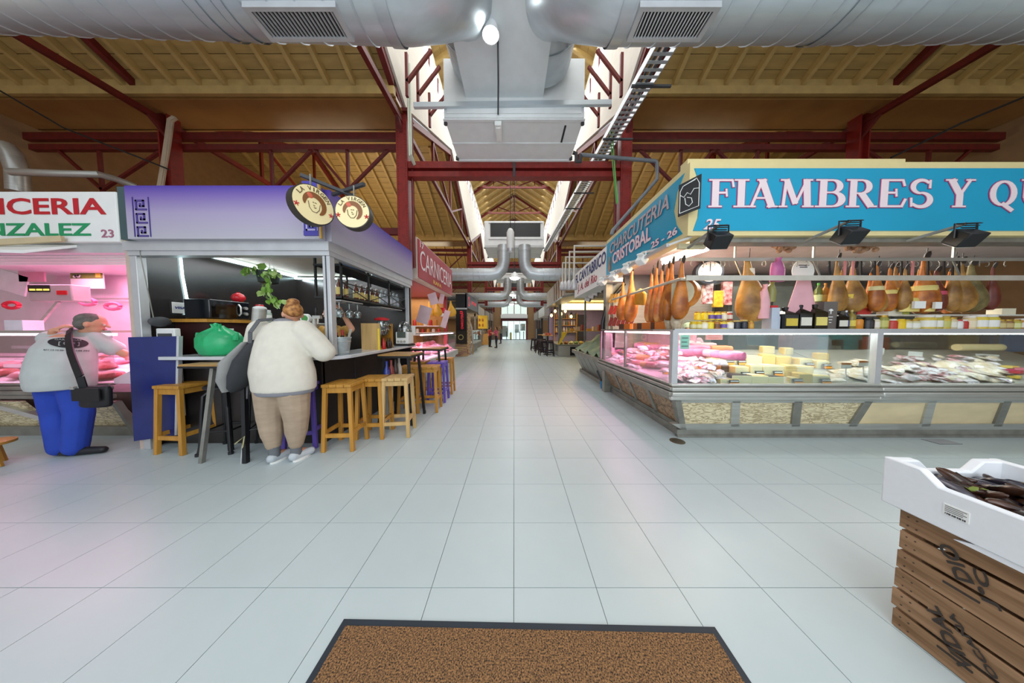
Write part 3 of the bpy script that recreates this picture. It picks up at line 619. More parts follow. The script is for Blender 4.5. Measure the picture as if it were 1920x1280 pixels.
# ---- display counters
def counter_front(x0, x1, label, bounds, marb, endL=False, endR=False):
    t = thing('display_counter', label, 'display counter', ((x0 + x1) / 2, YF, 0))
    yb, yt, z0, z1 = 3.17, 3.0, .1, .56                   # sloping skirt: foot set back, top towards the customer
    sl = lambda z, d=0: yt + (yb - yt) * (z1 - z) / (z1 - z0) + d
    def skirt(xa, xb, xa2, xb2, za, zb, d0, d1): return ([(xa, sl(za, d0), za), (xb, sl(za, d0), za), (xb, sl(za, d1), za), (xa, sl(za, d1), za)], [(xa2, sl(zb, d0), zb), (xb2, sl(zb, d0), zb), (xb2, sl(zb, d1), zb), (xa2, sl(zb, d1), zb)])
    B().box(x0 + .05 + .3 * endL, x1, yb + .02, 4.0, 0, z1).obj('carcass', STEELD, t)
    B().hexa(*skirt(x0 + .26 * endL, x1, x0 + .1 * endL, x1, z0, .19, -.02, .05)).hexa(*skirt(x0 + .1 * endL, x1, x0 + .05 * endL, x1, .5, z1, -.02, .05)).obj('skirt_rail', STEEL, t)
    for i in range(len(bounds) - 1):
        (bt, bb), (ct, cb) = bounds[i], bounds[i + 1]
        B().hexa(*skirt(bb + .05, cb - .05, bt + .04, ct - .04, .19, .5, .0, .04)).obj('marble_panel', marb, t)
        B().hexa(*skirt(cb - .055, cb + .055, ct - .05, ct + .05, .15, .52, -.02, .05)).obj('skirt_post', STEELD if i else STEEL, t)
    B().box(x0 + .2 * endL, x1, yb - .02, yb + .02, .02, .1).box(x0 + .2 * endL, x1, yb - .035, yb + .02, 0, .03).obj('plinth', STEELD, t)
    bp = B()
    for (ya, zc, h, d) in ((2.93, .735, .03, .06), (2.915, .685, .045, .05), (2.905, .625, .055, .06), (2.935, .575, .05, .05)): bp.box(x0 - .03 * endL, x1, ya, ya + d, zc - h / 2, zc + h / 2)
    bp.obj('bumper', STEEL, t, bevel=.012)
    B().box(x0 - .01, x1, 2.95, 3.2, .55, .72).obj('front_panel', STEELD, t)
    xm = x0 + .02 + .96 * endL; B().hexa([(x0 + .02, 3.02, .70), (x1, 3.02, .70), (x1, 3.98, 1.06), (xm, 3.98, 1.06)], [(x0 + .02, 3.02, .72), (x1, 3.02, .72), (x1, 3.98, 1.08), (xm, 3.98, 1.08)]).obj('sloping_deck', STEEL, t)
    B().box(x0, x1, YF - .01, 3.42, 1.385, 1.41).obj('top_shelf', STEEL, t)
    B().box(x0, x1, YF - .025, YF + .005, 1.36, 1.415).obj('top_rail', ALU, t)
    B().box(x0 + .02, x1 - .02, YF, YF + .008, .75, 1.37).obj('front_glass', PANE, t)
    B().box(x0 + .05, x1 - .05, YF + .05, YF + .09, 1.345, 1.37).obj('light_tube', TUBE, t)
    B().box(x0, x1, 3.96, 4.0, 1.08, 1.38).obj('back_glass', PANE, t)
    for xp in ((x0 + .012,) if endL else ()) + ((x1 - .03,) if endR else ()):
        B().box(xp - .035, xp + .035, YF - .03, YF + .03, .74, 1.4).obj('corner_post', ALU, t)
    return t
P = lambda u: (u - UC) / FPX * 2.99
bnd = [(P(1273) , P(1283) ), (P(1383), P(1387)), (P(1500), P(1503)), (P(1633), P(1612) - .0)]
bnd = [(a * 1.01, b * 1.045) for a, b in bnd]
counter_front(1.93, 4.43, 'stainless display counter of cheeses with veined marble skirt panels', bnd, MARB, True, True)
bnd = [(P(1634) * 1.01, P(1614) * 1.045), (P(1753) * 1.01, P(1752) * 1.045), (P(1895) * 1.01, P(1890) * 1.045), (6.9, 6.9), (7.7, 7.7)]
counter_front(4.43, 7.9, 'stainless display counter of vacuum packs with honey marble skirt panels', bnd, MARB2)
area('counter_tube', (3.2, 3.12, 1.34), (0, 0, 0), 2.3, .05, 9, (1, .96, .93)); area('counter_tube', (5.8, 3.12, 1.34), (0, 0, 0), 2.6, .05, 10, (.92, .97, 1))
# aisle counter
ct = t = thing('display_counter', 'stainless aisle counter of pink lit meats with brown granite skirt panels', 'display counter', (XA, 4.3, 0))
xt, xb, z0, z1 = 2.0, 2.2, .1, .56; sx = lambda z, d=0: xt + (xb - xt) * (z1 - z) / (z1 - z0) + d
def skx(ya, yb, za, zb, d0, d1, ya2=None, yb2=None):
    ya2 = ya if ya2 is None else ya2; yb2 = yb if yb2 is None else yb2
    return [(sx(za, d0), ya, za), (sx(za, d1), ya, za), (sx(za, d1), yb, za), (sx(za, d0), yb, za)], [(sx(zb, d0), ya2, zb), (sx(zb, d1), ya2, zb), (sx(zb, d1), yb2, zb), (sx(zb, d0), yb2, zb)]
B().box(2.24, 2.9, 3.3, 5.5, 0, z1).obj('carcass', STEELD, t)
B().hexa(*skx(3.17, 5.5, z0, .18, -.02, .05, 3.14)).hexa(*skx(3.02, 5.5, .5, z1, -.02, .05, 3.0)).obj('skirt_rail', STEELD, t)
yy = [3.08, 3.68, 4.28, 4.88, 5.48]
for i in range(4):
    B().hexa(*skx(yy[i] + .04 + .08 * (i == 0), yy[i + 1] - .03, .18, .5, 0, .04, yy[i] + .04)).obj('granite_panel', GRANB, t)
    B().hexa(*skx(yy[i + 1] - .04, yy[i + 1] + .04, .15, .52, -.02, .05)).obj('skirt_post', STEELD, t)
B().hexa(*skx(3.15, 3.22, .1, .56, -.025, .05, 2.98, 3.06)).obj('corner_strip', STEELD, t)
B().box(2.17, 2.24, 3.2, 5.5, 0, .1).obj('plinth', STEELD, t)
bp = B()
for (xa, zc, h, d) in ((1.905, .735, .03, .06), (1.885, .685, .045, .05), (1.875, .625, .055, .06), (1.905, .575, .05, .05)): bp.box(xa, xa + d, 2.94, 5.55, zc - h / 2, zc + h / 2)
bp.obj('bumper', STEELD, t, bevel=.012)
B().box(1.93, 2.2, 3.0, 5.52, .55, .72).obj('front_panel', STEELD, t)
B().hexa([(2.0, 3.03, .70), (2.9, 3.9, 1.03), (2.9, 5.5, 1.03), (2.0, 5.5, .70)], [(2.0, 3.03, .72), (2.9, 3.9, 1.05), (2.9, 5.5, 1.05), (2.0, 5.5, .72)]).obj('sloping_deck', M('pink white tray', 'e8c3d2', .4), t)
B().box(XA - .01, 2.35, 3.0, 5.5, 1.385, 1.41).obj('top_shelf', STEELD, t)
B().box(XA, XA + .008, 3.02, 4.3, .75, 1.37).obj('front_glass', PANE, t); B().box(XA, XA + .008, 4.32, 5.5, .75, 1.37).obj('front_glass', PANE, t)
B().box(XA - .01, XA + .02, 4.29, 4.33, .74, 1.39).obj('glass_clamp', STEELD, t)
B().box(XA - .005, XA + .3, 5.49, 5.5, .75, 1.37).obj('end_panel', PINKW, t)
B().box(XA + .05, XA + .09, 3.05, 5.45, 1.345, 1.37).obj('light_tube', TUBEP, t)
B().box(2.88, 2.9, 3.9, 5.5, 1.05, 1.38).obj('back_panel', PINKW, t)
area('counter_tube', (2.12, 4.25, 1.335), (0, 0, 0), .05, 2.3, 34, PINKL)
area('stall_light', (4.2, 3.9, 2.58), (0, 0, 0), 4.5, .5, 80, (1, .93, .82)); area('stall_light', (2.3, 4.2, 2.5), (0, R(-10), 0), .3, 2.2, 34, (1, .66, .30))
DF = lambda u, v: aP(u, v, (0, 3.03, .72), (0, -.375, 1))
DS = lambda u, v: aP(u, v, (2.0, 0, .72), (-.367, 0, 1))
# ---- cheeses
tagm = B().obx((0, 0, .03), (.085, .008, .055), rx=-.25).mesh('plate', TAGK); tagm2 = B().obx((0, -.0065, .02), (.08, .006, .024), rx=-.25).mesh('price_strip', TAGO); tagm3 = B().obx((0, -.003, .045), (.07, .006, .008), rx=-.25).mesh('print_line', PAPER)
def price_tag(loc, label, sc=1):
    t = thing('price_tag', label, 'price tag', tuple(loc), group='price tags in the counters'); t.scale = (sc,) * 3
    for n, m in (('plate', tagm), ('price_strip', tagm2), ('print_line', tagm3)):
        o = bpy.data.objects.new(n, m); COL.objects.link(o); o.parent = t
def cheese(u0, u1, v0, v1, kind, label, tagged=False, k=0):
    p = DF((u0 + u1) / 2, v1); D = p.y; w = (u1 - u0) / FPX * D; h = (v1 - v0) / FPX * D * .95; p.y += .02
    t = thing('cheese', label, 'cheese', (p.x, p.y, p.z + .004), random.uniform(-.12, .12), 'cheeses in the counter')
    rind = {'pale': CHEESEY, 'dark': RINDD, 'orange': RINDO, 'yellow': CHEESEY, 'brown': M('brown cheese rind', '6a4a33', .5)}[kind]
    n = 14; prof = [(-w / 2, 0)] + [(w / 2 * math.cos(math.pi * (1 - i / n)), .8 * w * math.sin(math.pi * i / n)) for i in range(1, n)] + [(w / 2, 0)]
    if kind in ('pale', 'yellow', 'dark'):
        B().prism(prof, 'z', 0, h).obj('rind', rind, t, bevel=.006, local=True)
        if kind != 'dark' or k % 2: B().box(-w / 2 + .006, w / 2 - .006, -.006, .004, .005, h - .006).obj('cut_face', CHEESE if kind != 'yellow' else CHEESEY, t, bevel=.003, local=True)
        B().prism([(-w * .4, .02)] + [(w * .4 * math.cos(math.pi * (1 - i / 8)), .02 + .6 * w * math.sin(math.pi * i / 8)) for i in range(1, 8)] + [(w * .4, .02)], 'z', h - .002, h + .003).obj('top_crust', CHEESE if kind == 'pale' else rind, t, local=True)
    else:
        B().hexa([(-w / 2, 0, 0), (w / 2, 0, 0), (w * .35, .16, 0), (-w * .35, .16, 0)], [(-w / 2, 0, h), (w / 2, 0, h), (w * .35, .16, h), (-w * .35, .16, h)]).obj('rind', rind, t, bevel=.008, local=True)
        B().box(-w * .42, w * .42, -.005, .004, h * .1, h * .9).obj('cut_face', rind if kind == 'brown' else RINDO, t, local=True)
    if tagged: price_tag((p.x + w * .1, p.y - .035, p.z + .0), 'price tag before the ' + label.replace(' from the corner', ''), 1.35)
ch = [(1353, 1389, 711, 723, 'pale', 1), (1375, 1411, 703, 722, 'dark', 0), (1412, 1442, 704, 722, 'pale', 0), (1443, 1472, 706, 722, 'dark', 0), (1485, 1500, 708, 721, 'pale', 1), (1500, 1526, 700, 721, 'yellow', 0), (1527, 1558, 704, 721, 'pale', 1),
      (1379, 1408, 687, 708, 'pale', 1), (1408, 1432, 684, 706, 'pale', 1), (1433, 1472, 685, 706, 'pale', 1), (1474, 1495, 684, 708, 'yellow', 0), (1496, 1528, 686, 707, 'pale', 0), (1318, 1354, 684, 699, 'orange', 0), (1354, 1376, 685, 699, 'brown', 0),
      (1330, 1353, 671, 685, 'pale', 0), (1354, 1376, 668, 685, 'pale', 1), (1378, 1397, 666, 685, 'pale', 1), (1401, 1431, 667, 685, 'pale', 0), (1432, 1456, 664, 685, 'yellow', 0), (1457, 1488, 668, 685, 'yellow', 0), (1500, 1527, 672, 690, 'pale', 1), (1532, 1560, 676, 692, 'pale', 1), (1536, 1556, 662, 676, 'yellow', 0),
      (1433, 1454, 649, 664, 'pale', 0), (1472, 1491, 652, 666, 'pale', 0), (1320, 1348, 664, 676, 'orange', 0)]
desc = {'pale': 'pale half wheel of cheese', 'dark': 'dark rinded half wheel of cheese', 'orange': 'orange rinded cheese block', 'yellow': 'yellow half wheel of cheese', 'brown': 'brown rinded cheese block'}
rowname = lambda v: 'front row' if v > 715 else 'second row' if v > 695 else 'third row' if v > 678 else 'back row'
seen = {}
for k, (a, b, c, d, kd, tg) in enumerate(sorted(ch, key=lambda q: (-q[3] // 14, q[0]))):
    key = (kd, rowname(d)); seen[key] = seen.get(key, 0) + 1
    cheese(a, b, c, d, kd, '%s, %s from the corner in the %s' % (desc[kd], ORD[seen[key] - 1], rowname(d)), tg, k)
# ---- vacuum packs and meats (too alike to tell apart: shared labels)
pk = []
for i, (c1, c2) in enumerate((('e9e6ea', 'b8aeb6'), ('ead2d8', 'a45562'), ('e2e4ea', '7c2f38'), ('f0ece6', 'c9b79a'))):
    m = M('vacuum pack %d' % i, c1, .22, amt=.3, scale=22, col2=c2)
    b = B(); n = 6
    rr = random.Random(i)
    vs = [[(-.07 + .14 * x / n, -.05 + .1 * y / n, (.012 + .010 * rr.random()) * math.sin(math.pi * x / n) ** .5 * math.sin(math.pi * y / n) ** .5 + .004) for x in range(n + 1)] for y in range(n + 1)]
    flat = [p for r in vs for p in r]; fs = []
    for y in range(n):
        for x in range(n): q = y * (n + 1) + x; fs.append((q, q + 1, q + n + 2, q + n + 1))
    b.add(flat, fs); b.box(-.07, .07, -.05, .05, 0, .004); pk.append(b.mesh('vacuum_pack', m))
def pack(p, lab, sc=1, rz=None, tilt=.36, grp=None, m=None, axis='f'):
    o = bpy.data.objects.new('vacuum_pack', pk[random.randrange(4)] if m is None else pk[m]); COL.objects.link(o); o.location = p
    o.rotation_euler = (tilt + random.uniform(-.25, .25), random.uniform(-.3, .3), random.uniform(-1.2, 1.2) if rz is None else rz); o.scale = (sc, sc, sc * random.uniform(1, 1.8))
    tag(o, lab, 'food pack', grp)
rr = random.Random(11)
for i in range(95):
    u = rr.uniform(1660, 1880); v = rr.uniform(674, 722); p = DF(u, v); p.z += .012 + rr.random() * .05
    pack(p, 'clear vacuum pack of sliced cured meat in the heap behind the honey marble counter glass', rr.uniform(.75, 1.05), grp='vacuum packs in the right heap')
for i in range(34):
    u = rr.uniform(1284, 1352); v = rr.uniform(703, 723); p = DF(u, v); p.z += .012 + rr.random() * .05
    pack(p, 'clear vacuum pack of sliced sausage in the heap at the corner of the cheese counter', rr.uniform(.75, 1.0), grp='vacuum packs at the corner')
for i in range(16):
    u = rr.uniform(1560, 1640); v = rr.uniform(684, 720); p = DF(u, v); p.z += .015 + rr.random() * .04
    pack(p, 'pale plastic wrapped fresh cheese pack beside the cheese wheels', rr.uniform(.9, 1.2), m=3, grp='wrapped cheese packs')
for i in range(9):
    u = 1770 + i * 12; v = 690 + (i % 3) * 11; p = DF(u, v); p.z += .03
    pack(p, 'long cream wrapped fillet pack lying beside the vacuum pack heap', 1.8, .2, m=3, grp='cream wrapped fillets')
roll = [M('pink ham roll', 'e792b4', .35, amt=.2, scale=9, col2='c65f88'), M('pale ham roll', 'f0c3cf', .35, amt=.2, scale=9), M('orange loaf', 'e09a6a', .35, amt=.25, scale=9), M('red salami', 'b23a4e', .35, amt=.35, scale=18, col2='e0a0a8')]
rlm = [B().loft([(0, 0, -.13, .01, .01), (0, 0, -.12, .05, .05), (0, 0, -.06, .062, .06), (0, 0, .06, .062, .06), (0, 0, .12, .05, .05), (0, 0, .13, .01, .01)], 12).mesh('ham_roll', m) for m in roll]
def rollat(p, k, sc, rz, lab, grp, nm='ham_roll'):
    o = bpy.data.objects.new(nm, rlm[k]); COL.objects.link(o); o.location = p + pv(0, 0, .055 * sc); o.rotation_euler = (R(90), 0, rz); o.scale = (sc, sc, sc); tag(o, lab, 'cold meat', grp)
for i, (u, v, k, sc) in enumerate([(1160, 664, 0, 1.0), (1187, 662, 1, 1.0), (1205, 655, 0, 1.3), (1232, 660, 0, 1.3), (1252, 648, 1, 1.2), (1205, 675, 2, .9), (1180, 672, 3, .9), (1240, 676, 3, 1.1), (1248, 690, 1, 1.0), (1225, 690, 3, .9), (1212, 688, 2, .8), (1150, 668, 3, .8), (1172, 680, 1, .8), (1195, 684, 3, .8)]):
    rollat(DS(u, v), k, sc, rr.uniform(.3, 1.2), '%s in the pink lit aisle counter, %s from the far end' % (['pink ham roll', 'pale ham roll', 'orange meat loaf', 'red salami'][k], ORD[i]), 'meats in the aisle counter')
for i, (u, v, k, sc) in enumerate([(1300, 668, 0, 1.6), (1290, 655, 1, 1.3), (1318, 672, 0, 1.2), (1325, 655, 1, 1.0), (1352, 662, 2, 1.1)]):
    rollat(DF(u, v), k, sc, 1.2, '%s large meat piece behind the front corner glass, %s from the post' % (['pink', 'pale', 'orange', 'red'][k], ORD[i]), 'meats behind the corner glass')
gk = 0
yy_ = 3.1
while yy_ < 5.42:
    xx_ = 2.06
    while xx_ < 2.9:
        z_ = .735 + max(.367 * (xx_ - 2), .375 * (yy_ - 3.02) if yy_ < 3.95 else 0); p = pv(xx_ + rr.uniform(-.03, .03), yy_ + rr.uniform(-.04, .04), z_ + .01); gk += 1
        if xx_ > 2.35 and gk % 3 == 0: rollat(p, rr.choice((0, 0, 1, 1, 2, 3)), rr.uniform(.75, 1.05), rr.uniform(.2, 1.3), 'small wrapped meat roll among the packs of the pink lit aisle counter', 'small rolls in the aisle counter')
        else: pack(p + pv(0, 0, rr.uniform(0, .03)), 'clear pack of sliced meat under the pink light of the aisle counter', rr.uniform(.8, 1.15), grp='packs in the aisle counter', m=rr.choice((0, 1, 2)))
        xx_ += .14
    yy_ += .17
for i, (u, v) in enumerate(((1219, 690), (1190, 650), (1232, 672), (1252, 706), (1168, 664))): price_tag(DS(u, v) + pv(-.03, 0, .03), 'black and orange price tag in the aisle counter, %s from the far end' % ORD[(4, 1, 2, 3, 0)[i] if 0 else i])
for (u, v0, v1, w, cc, nm) in ((1575, 625, 652, 60, '2f9aa8', 'teal crate'), (1545, 632, 655, 50, 'b9c6d6', 'pale blue plastic tray'), (1500, 628, 652, 46, 'c4a3b8', 'mauve tray'), (1625, 632, 650, 60, 'c03a30', 'red and white box'), (1720, 628, 652, 90, '5a6f88', 'slate blue tray'), (1790, 626, 640, 60, 'b8a888', 'wide pale pan'), (1880, 624, 660, 80, '5f87b4', 'blue crate'), (1420, 626, 655, 60, '5c5f66', 'grey machine hood')):
    p = aY(u, v1, 4.5); q = aY(u, v0, 4.5); hw = w / 2 / FPX * 4.5; one(B().box(p.x - hw, p.x + hw, 4.42, 4.8, 1.0, max(q.z, 1.12)).box(p.x - hw * .96, p.x + hw * .96, 4.41, 4.42, 1.03, max(q.z, 1.12) - .04), 'storage_tray', M('tray ' + cc, cc, .4, amt=.15), nm + ' on the work table behind the delicatessen counters', 'box', bevel=.01)
# ---- notices on the glass
def card(name, c, w, h, mat, label, cat, nrm='y', print_=None, tilt=0, txt=None, tmat=None):
    b = B()
    b.obx(c, (w, .004, h) if nrm == 'y' else (.004, w, h), rz=0, ry=tilt if nrm == 'y' else 0, rx=tilt if nrm != 'y' else 0)
    o = one(b, name, mat, label, cat)
    if print_:
        for k in range(print_):
            zz = c[2] + h / 2 - h * (k + .7) / (print_ + .4)
            if nrm == 'y': B().box(c[0] - w * .36, c[0] + w * (.36 - .12 * (k % 2)), c[1] - .004, c[1] - .002, zz - h * .03, zz + h * .03).obj('print_line', tmat or DKGRY, o)
            else: B().box(c[0] - .004 if nrm == 'x' else c[0] + .002, c[0] - .002 if nrm == 'x' else c[0] + .004, c[1] - w * .36, c[1] + w * .36, zz - h * .03, zz + h * .03).obj('print_line', tmat or DKGRY, o)
    return o
c = aY(1284, 641, YF + .03); card('notice', c, .11, .17, M('mint paper', '9fdcc4', .6), 'mint green notice stuck inside the corner glass', 'notice', print_=3)
c = aY(1339, 631, 3.9); card('notice', c, .27, .1, M('pink paper', 'eab0b8', .6), 'pink price notice hanging at the back of the cheese counter', 'notice', print_=2, tmat=REDP)
c = aX(1137, 638, 2.3); card('notice', c, .2, .24, M('peach paper', 'efc79a', .6), 'peach paper hanging inside the far end of the aisle counter', 'notice', 'y')
for (u, v, w, h, nm) in ((1716, 667, .22, .13, 'blank white card propped above the vacuum packs'), (1850, 676, .36, .2, 'white box front standing at the end of the vacuum packs'), (1648, 658, .16, .1, 'red and white card behind the steel post')):
    c = aY(u, v, 3.75); card('card', c, w, h, PAPER, nm, 'card', tilt=.06)
c = aY(1835, 651, 3.7); one(B().cyl((c.x - .33, c.y, c.z), (c.x + .33, c.y, c.z), .05, n=16), 'paper_roll', M('kraft roll', 'e2cf9d', .6), 'long cream paper roll lying behind the vacuum packs', 'paper roll')
for i, (u, v) in enumerate(((1586, 688), (1619, 684))):
    p = DF(u, v + 30); t = thing('price_sign', 'orange headed price card on a white stick, %s from the steel post' % ORD[1 - i], 'price tag', tuple(p))
    q = aY(u, v, p.y); B().bar(p, q, .012, .006).obj('stick', PLASW, t); B().obx(q + pv(0, 0, .02), (.13, .006, .07)).obj('plate', PAPER, t); B().obx(q + pv(0, -.004, .042), (.125, .006, .025)).obj('strip', RINDO, t)
for i, (u, v, cc) in enumerate(((1885, 690, 'd0447a'), (1893, 684, 'e8d070'), (1905, 694, 'c8334a'), (1890, 700, '232a3a'), (1902, 703, 'e8c84a'), (1880, 706, '2c4a52'), (1911, 688, 'e07a90'))):
    p = DF(u, v + 6); o = one(B().obx(p + pv(0, 0, .02), (.12, .08, .03), rz=.1 * i), 'butter_block', M('block %s' % cc, cc, .4), '%s wrapped block stacked at the far right of the counter, %s listed' % (('pink', 'cream', 'crimson', 'dark navy', 'yellow', 'teal', 'rose')[i], ORD[i]), 'food pack', 'wrapped blocks')
    o['label'] = '%s wrapped block in the stack beside the white box front' % ('pink', 'cream', 'crimson', 'dark navy', 'yellow', 'teal', 'rose')[i]
# ================================================================== goods on top of the counters
TOPZ = 1.41
def jar_proto(name, body, lid, label, r, h, seg=12):
    t = thing(name, 'x', 'jar')
    B().lathe([(r * .9, 0), (r, .006), (r, h * .74), (r * .8, h * .84), (r * .78, h * .86)], seg).obj('jar_body', body, t)
    B().lathe([(r * .82, h * .84), (r * .84, h * .86), (r * .84, h * .99), (r * .75, h)], seg).obj('lid', lid, t)
    if label: B().lathe([(r * 1.015, h * .16), (r * 1.015, h * .62)], seg).obj('paper_label', label, t)
    return cache(t)
def cm(h, rough=.25): return M('c_' + h, h, rough, amt=.08)
LIDG = M('gold lid', 'c9a347', .3, .7, amt=.1)
PROTO = {}
def jarat(u, v0, v1, wpx, Y, body, lid, label, txt, group='jars on the counter top', z=None, cat='jar', X=None):
    p = aY(u, v1, Y) if X is None else aX(u, v1, X); D = p.y; r = wpx / 2 / FPX * D; h = (v1 - v0) / FPX * D
    key = (body, lid, label, round(r, 3), round(h, 2))
    z = TOPZ if z is None else z
    if key not in PROTO:
        PROTO[key] = t = jar_proto('jar', cm(body), LIDG if lid == 'g' else cm(lid), cm(label) if label else None, r, h); t.location = (p.x, p.y, z)
    else: t = dup(PROTO[key], (p.x, p.y, z))
    t['label'] = txt; t['category'] = cat; t['group'] = group
    return t
low = [(1299, 598, 11, 'd8b92e', 'e6c832', 'efe6b4'), (1309.6, 598, 11, 'd8b92e', 'e6c832', 'efe6b4'), (1320, 597, 12, 'e8ddb0', 'g', 'f2efe2'), (1331, 597, 12, 'ead33a', 'g', 'f0d93f'), (1343, 597, 12, 'a8703c', 'g', '7a5230'), (1355.6, 597, 12, 'e3cf49', 'g', '6d58a8'), (1368, 597, 12, 'e3dfc6', 'g', 'f2f0ea'), (1381, 596, 12, '2b2f3a', 'c9b06a', '30343e'), (1394, 595, 13, '23262e', 'c9b06a', '2c3038'), (1407, 597, 10, 'c08432', 'g', 'd9a53f')]
ln = ['yellow topped mustard jar', 'yellow topped mustard jar', 'cream labelled jar', 'bright yellow jar', 'brown labelled jar', 'purple labelled jar', 'white labelled jar', 'black labelled jar', 'tall black labelled jar', 'amber jar']
for i, ((u, v, w, b, l, lb), nm) in enumerate(zip(low, ln)): jarat(u, v, 612.5, w, 3.12, b, l, lb, '%s, %s from the corner in the lower jar row' % (nm, ORD[i]), 'jars in the lower row')
ris = one(B().box(2.27, 2.82, 3.22, 3.40, 1.41, 1.53), 'display_riser', PANE, 'clear low riser carrying the upper row of mustard jars', 'riser')
up = [(1308, 11, 'ead33a', 'g', 'f0d93f'), (1321, 11, 'ead33a', 'g', 'f0d93f'), (1333, 11, 'e3cf49', 'g', '6d58a8'), (1346, 11, 'e3cf49', 'g', '6d58a8'), (1357, 10, 'e8ddb0', 'g', 'f2efe2'), (1368, 9, 'b84a3c', 'd8d8d8', 'e8dcd4')]
for i, (u, w, b, l, lb) in enumerate(up): jarat(u, 580, 596, w, 3.31, b, l, lb, '%s, %s from the corner in the upper jar row' % (['yellow labelled jar', 'yellow labelled jar', 'purple labelled jar', 'purple labelled jar', 'white labelled jar', 'small red jar'][i], ORD[i]), 'jars in the upper row', z=1.53)
def bottle(u, v0, v1, wpx, Y, body, cap, label, txt, z=TOPZ, square=False, group='bottles on the counter top', neck=.28):
    p = aY(u, v1, Y); D = Y; r = wpx / 2 / FPX * D; h = (v1 - v0) / FPX * D
    key = ('b', body, cap, label, round(r, 3), round(h, 2), square)
    if key in PROTO: t = dup(PROTO[key], (p.x, p.y, z))
    else:
        t = thing('bottle', 'x', 'bottle', (p.x, p.y, z)); n = 4 if square else 12; k = 1.35 if square else 1
        b = B().lathe([(r * .95 * k, 0), (r * k, .008), (r * k, h * (.66 - .2 * (not square) + .0)), (r * .95 * k, h * .68), (r * .32, h * .84), (r * .3, h * .92)], n)
        if square: b.v = [(x * math.cos(.785) - y * math.sin(.785), x * math.sin(.785) + y * math.cos(.785), zz) for x, y, zz in b.v]
        b.obj('glass_body', cm(body, .12), t, local=True)
        B().lathe([(r * .36, h * .9), (r * .38, h * .98), (r * .3, h)], 10).obj('cap', cm(cap), t, local=True)
        if label:
            if square: B().box(-r * .8, r * .8, -r * 1.02, -r * .94, h * .15, h * .48).obj('paper_label', cm(label, .5), t, local=True)
            else: B().lathe([(r * 1.02, h * .16), (r * 1.02, h * .46)], n).obj('paper_label', cm(label, .5), t, local=True)
        PROTO[key] = cache(t)
    t['label'] = txt; t['category'] = 'bottle'; t['group'] = group; return t
bot = [(1470, 571, 26, '191712', '15130f', 'd8bf4a', 1, 'dark square oil jug with a yellow label, beside the pale box'), (1497.5, 567, 24, '17150f', '15130f', 'e6e2d4', 1, 'dark square oil jug with a white label'), (1524.7, 566, 25, '2a2415', '1a1712', 'ead97a', 1, 'dark square oil jug with a cream yellow label beside the brown box'),
       (1569, 578, 19, '14130f', '111', 'e4e0d2', 1, 'black square oil jug with a white label right of the brown box'), (1585, 577, 9, '22263a', 'dfe3ea', '3546a0', 0, 'slim bottle with a blue label'), (1595, 576, 12, '8f7a2c', 'c9b06a', 'e6cf58', 0, 'amber oil bottle with a yellow label')]
for (u, v, w, b, c, l, sq, nm) in bot: bottle(u, v, 612, w, 3.14, b, c if len(c) == 6 else '111111', l, nm, square=bool(sq))
for i, (u, g) in enumerate(((1533, '53b03c'), (1546, 'c98a2e'))): bottle(u, 526, 566, 11, 3.36, '5e6a2c' if i == 0 else 'b98432', g, 'cfe0a4' if i == 0 else 'e2c068', ('green capped' if i == 0 else 'amber capped') + ' oil bottle standing behind the brown box', z=1.74)
one(B().box(2.95 + .95, 4.6, 3.28, 3.45, 1.41, 1.74), 'carton', M('dull carton', '6f665c', .6), 'plain carton behind the oil jugs carrying two bottles', 'carton')
p = aY(1548, 612, 3.14); t = thing('gift_box', 'grey brown upright bottle box with a pale tree emblem', 'box', (p.x, p.y, TOPZ)); hw = 12.5 / FPX * 3.14
B().box(p.x - hw, p.x + hw, 3.1, 3.2, TOPZ, TOPZ + .345).obj('carton', M('taupe carton', '6c645f', .5), t)
eb = B().tube([(p.x, 3.097, TOPZ + .19), (p.x, 3.097, TOPZ + .23)], .005, 6)
for a in range(7): an = R(20 + a * 23); eb.tube([(p.x, 3.097, TOPZ + .225), (p.x + .03 * math.cos(an), 3.097, TOPZ + .225 + .03 * math.sin(an))], .004, 5)
for k in range(3): eb.box(p.x - .03 + .008 * k, p.x + .03 - .008 * k, 3.096, 3.099, TOPZ + .15 - k * .035, TOPZ + .158 - k * .035)
eb.obj('emblem', PAPER, t)
p = aY(1448, 612, 3.14); one(B().box(p.x - .055, p.x + .055, 3.1, 3.22, TOPZ, TOPZ + .16).box(p.x - .05, p.x + .05, 3.105, 3.215, TOPZ + .16, TOPZ + .27), 'plastic_tub', M('pale blue pink tub', 'c3cede', .4, amt=.1), 'pale blue tub standing left of the oil jugs', 'tub')
one(B().box(p.x - .05, p.x + .04, 3.12, 3.2, TOPZ + .272, TOPZ + .3), 'red_box', REDP, 'flat red box on the pale blue tub', 'box')
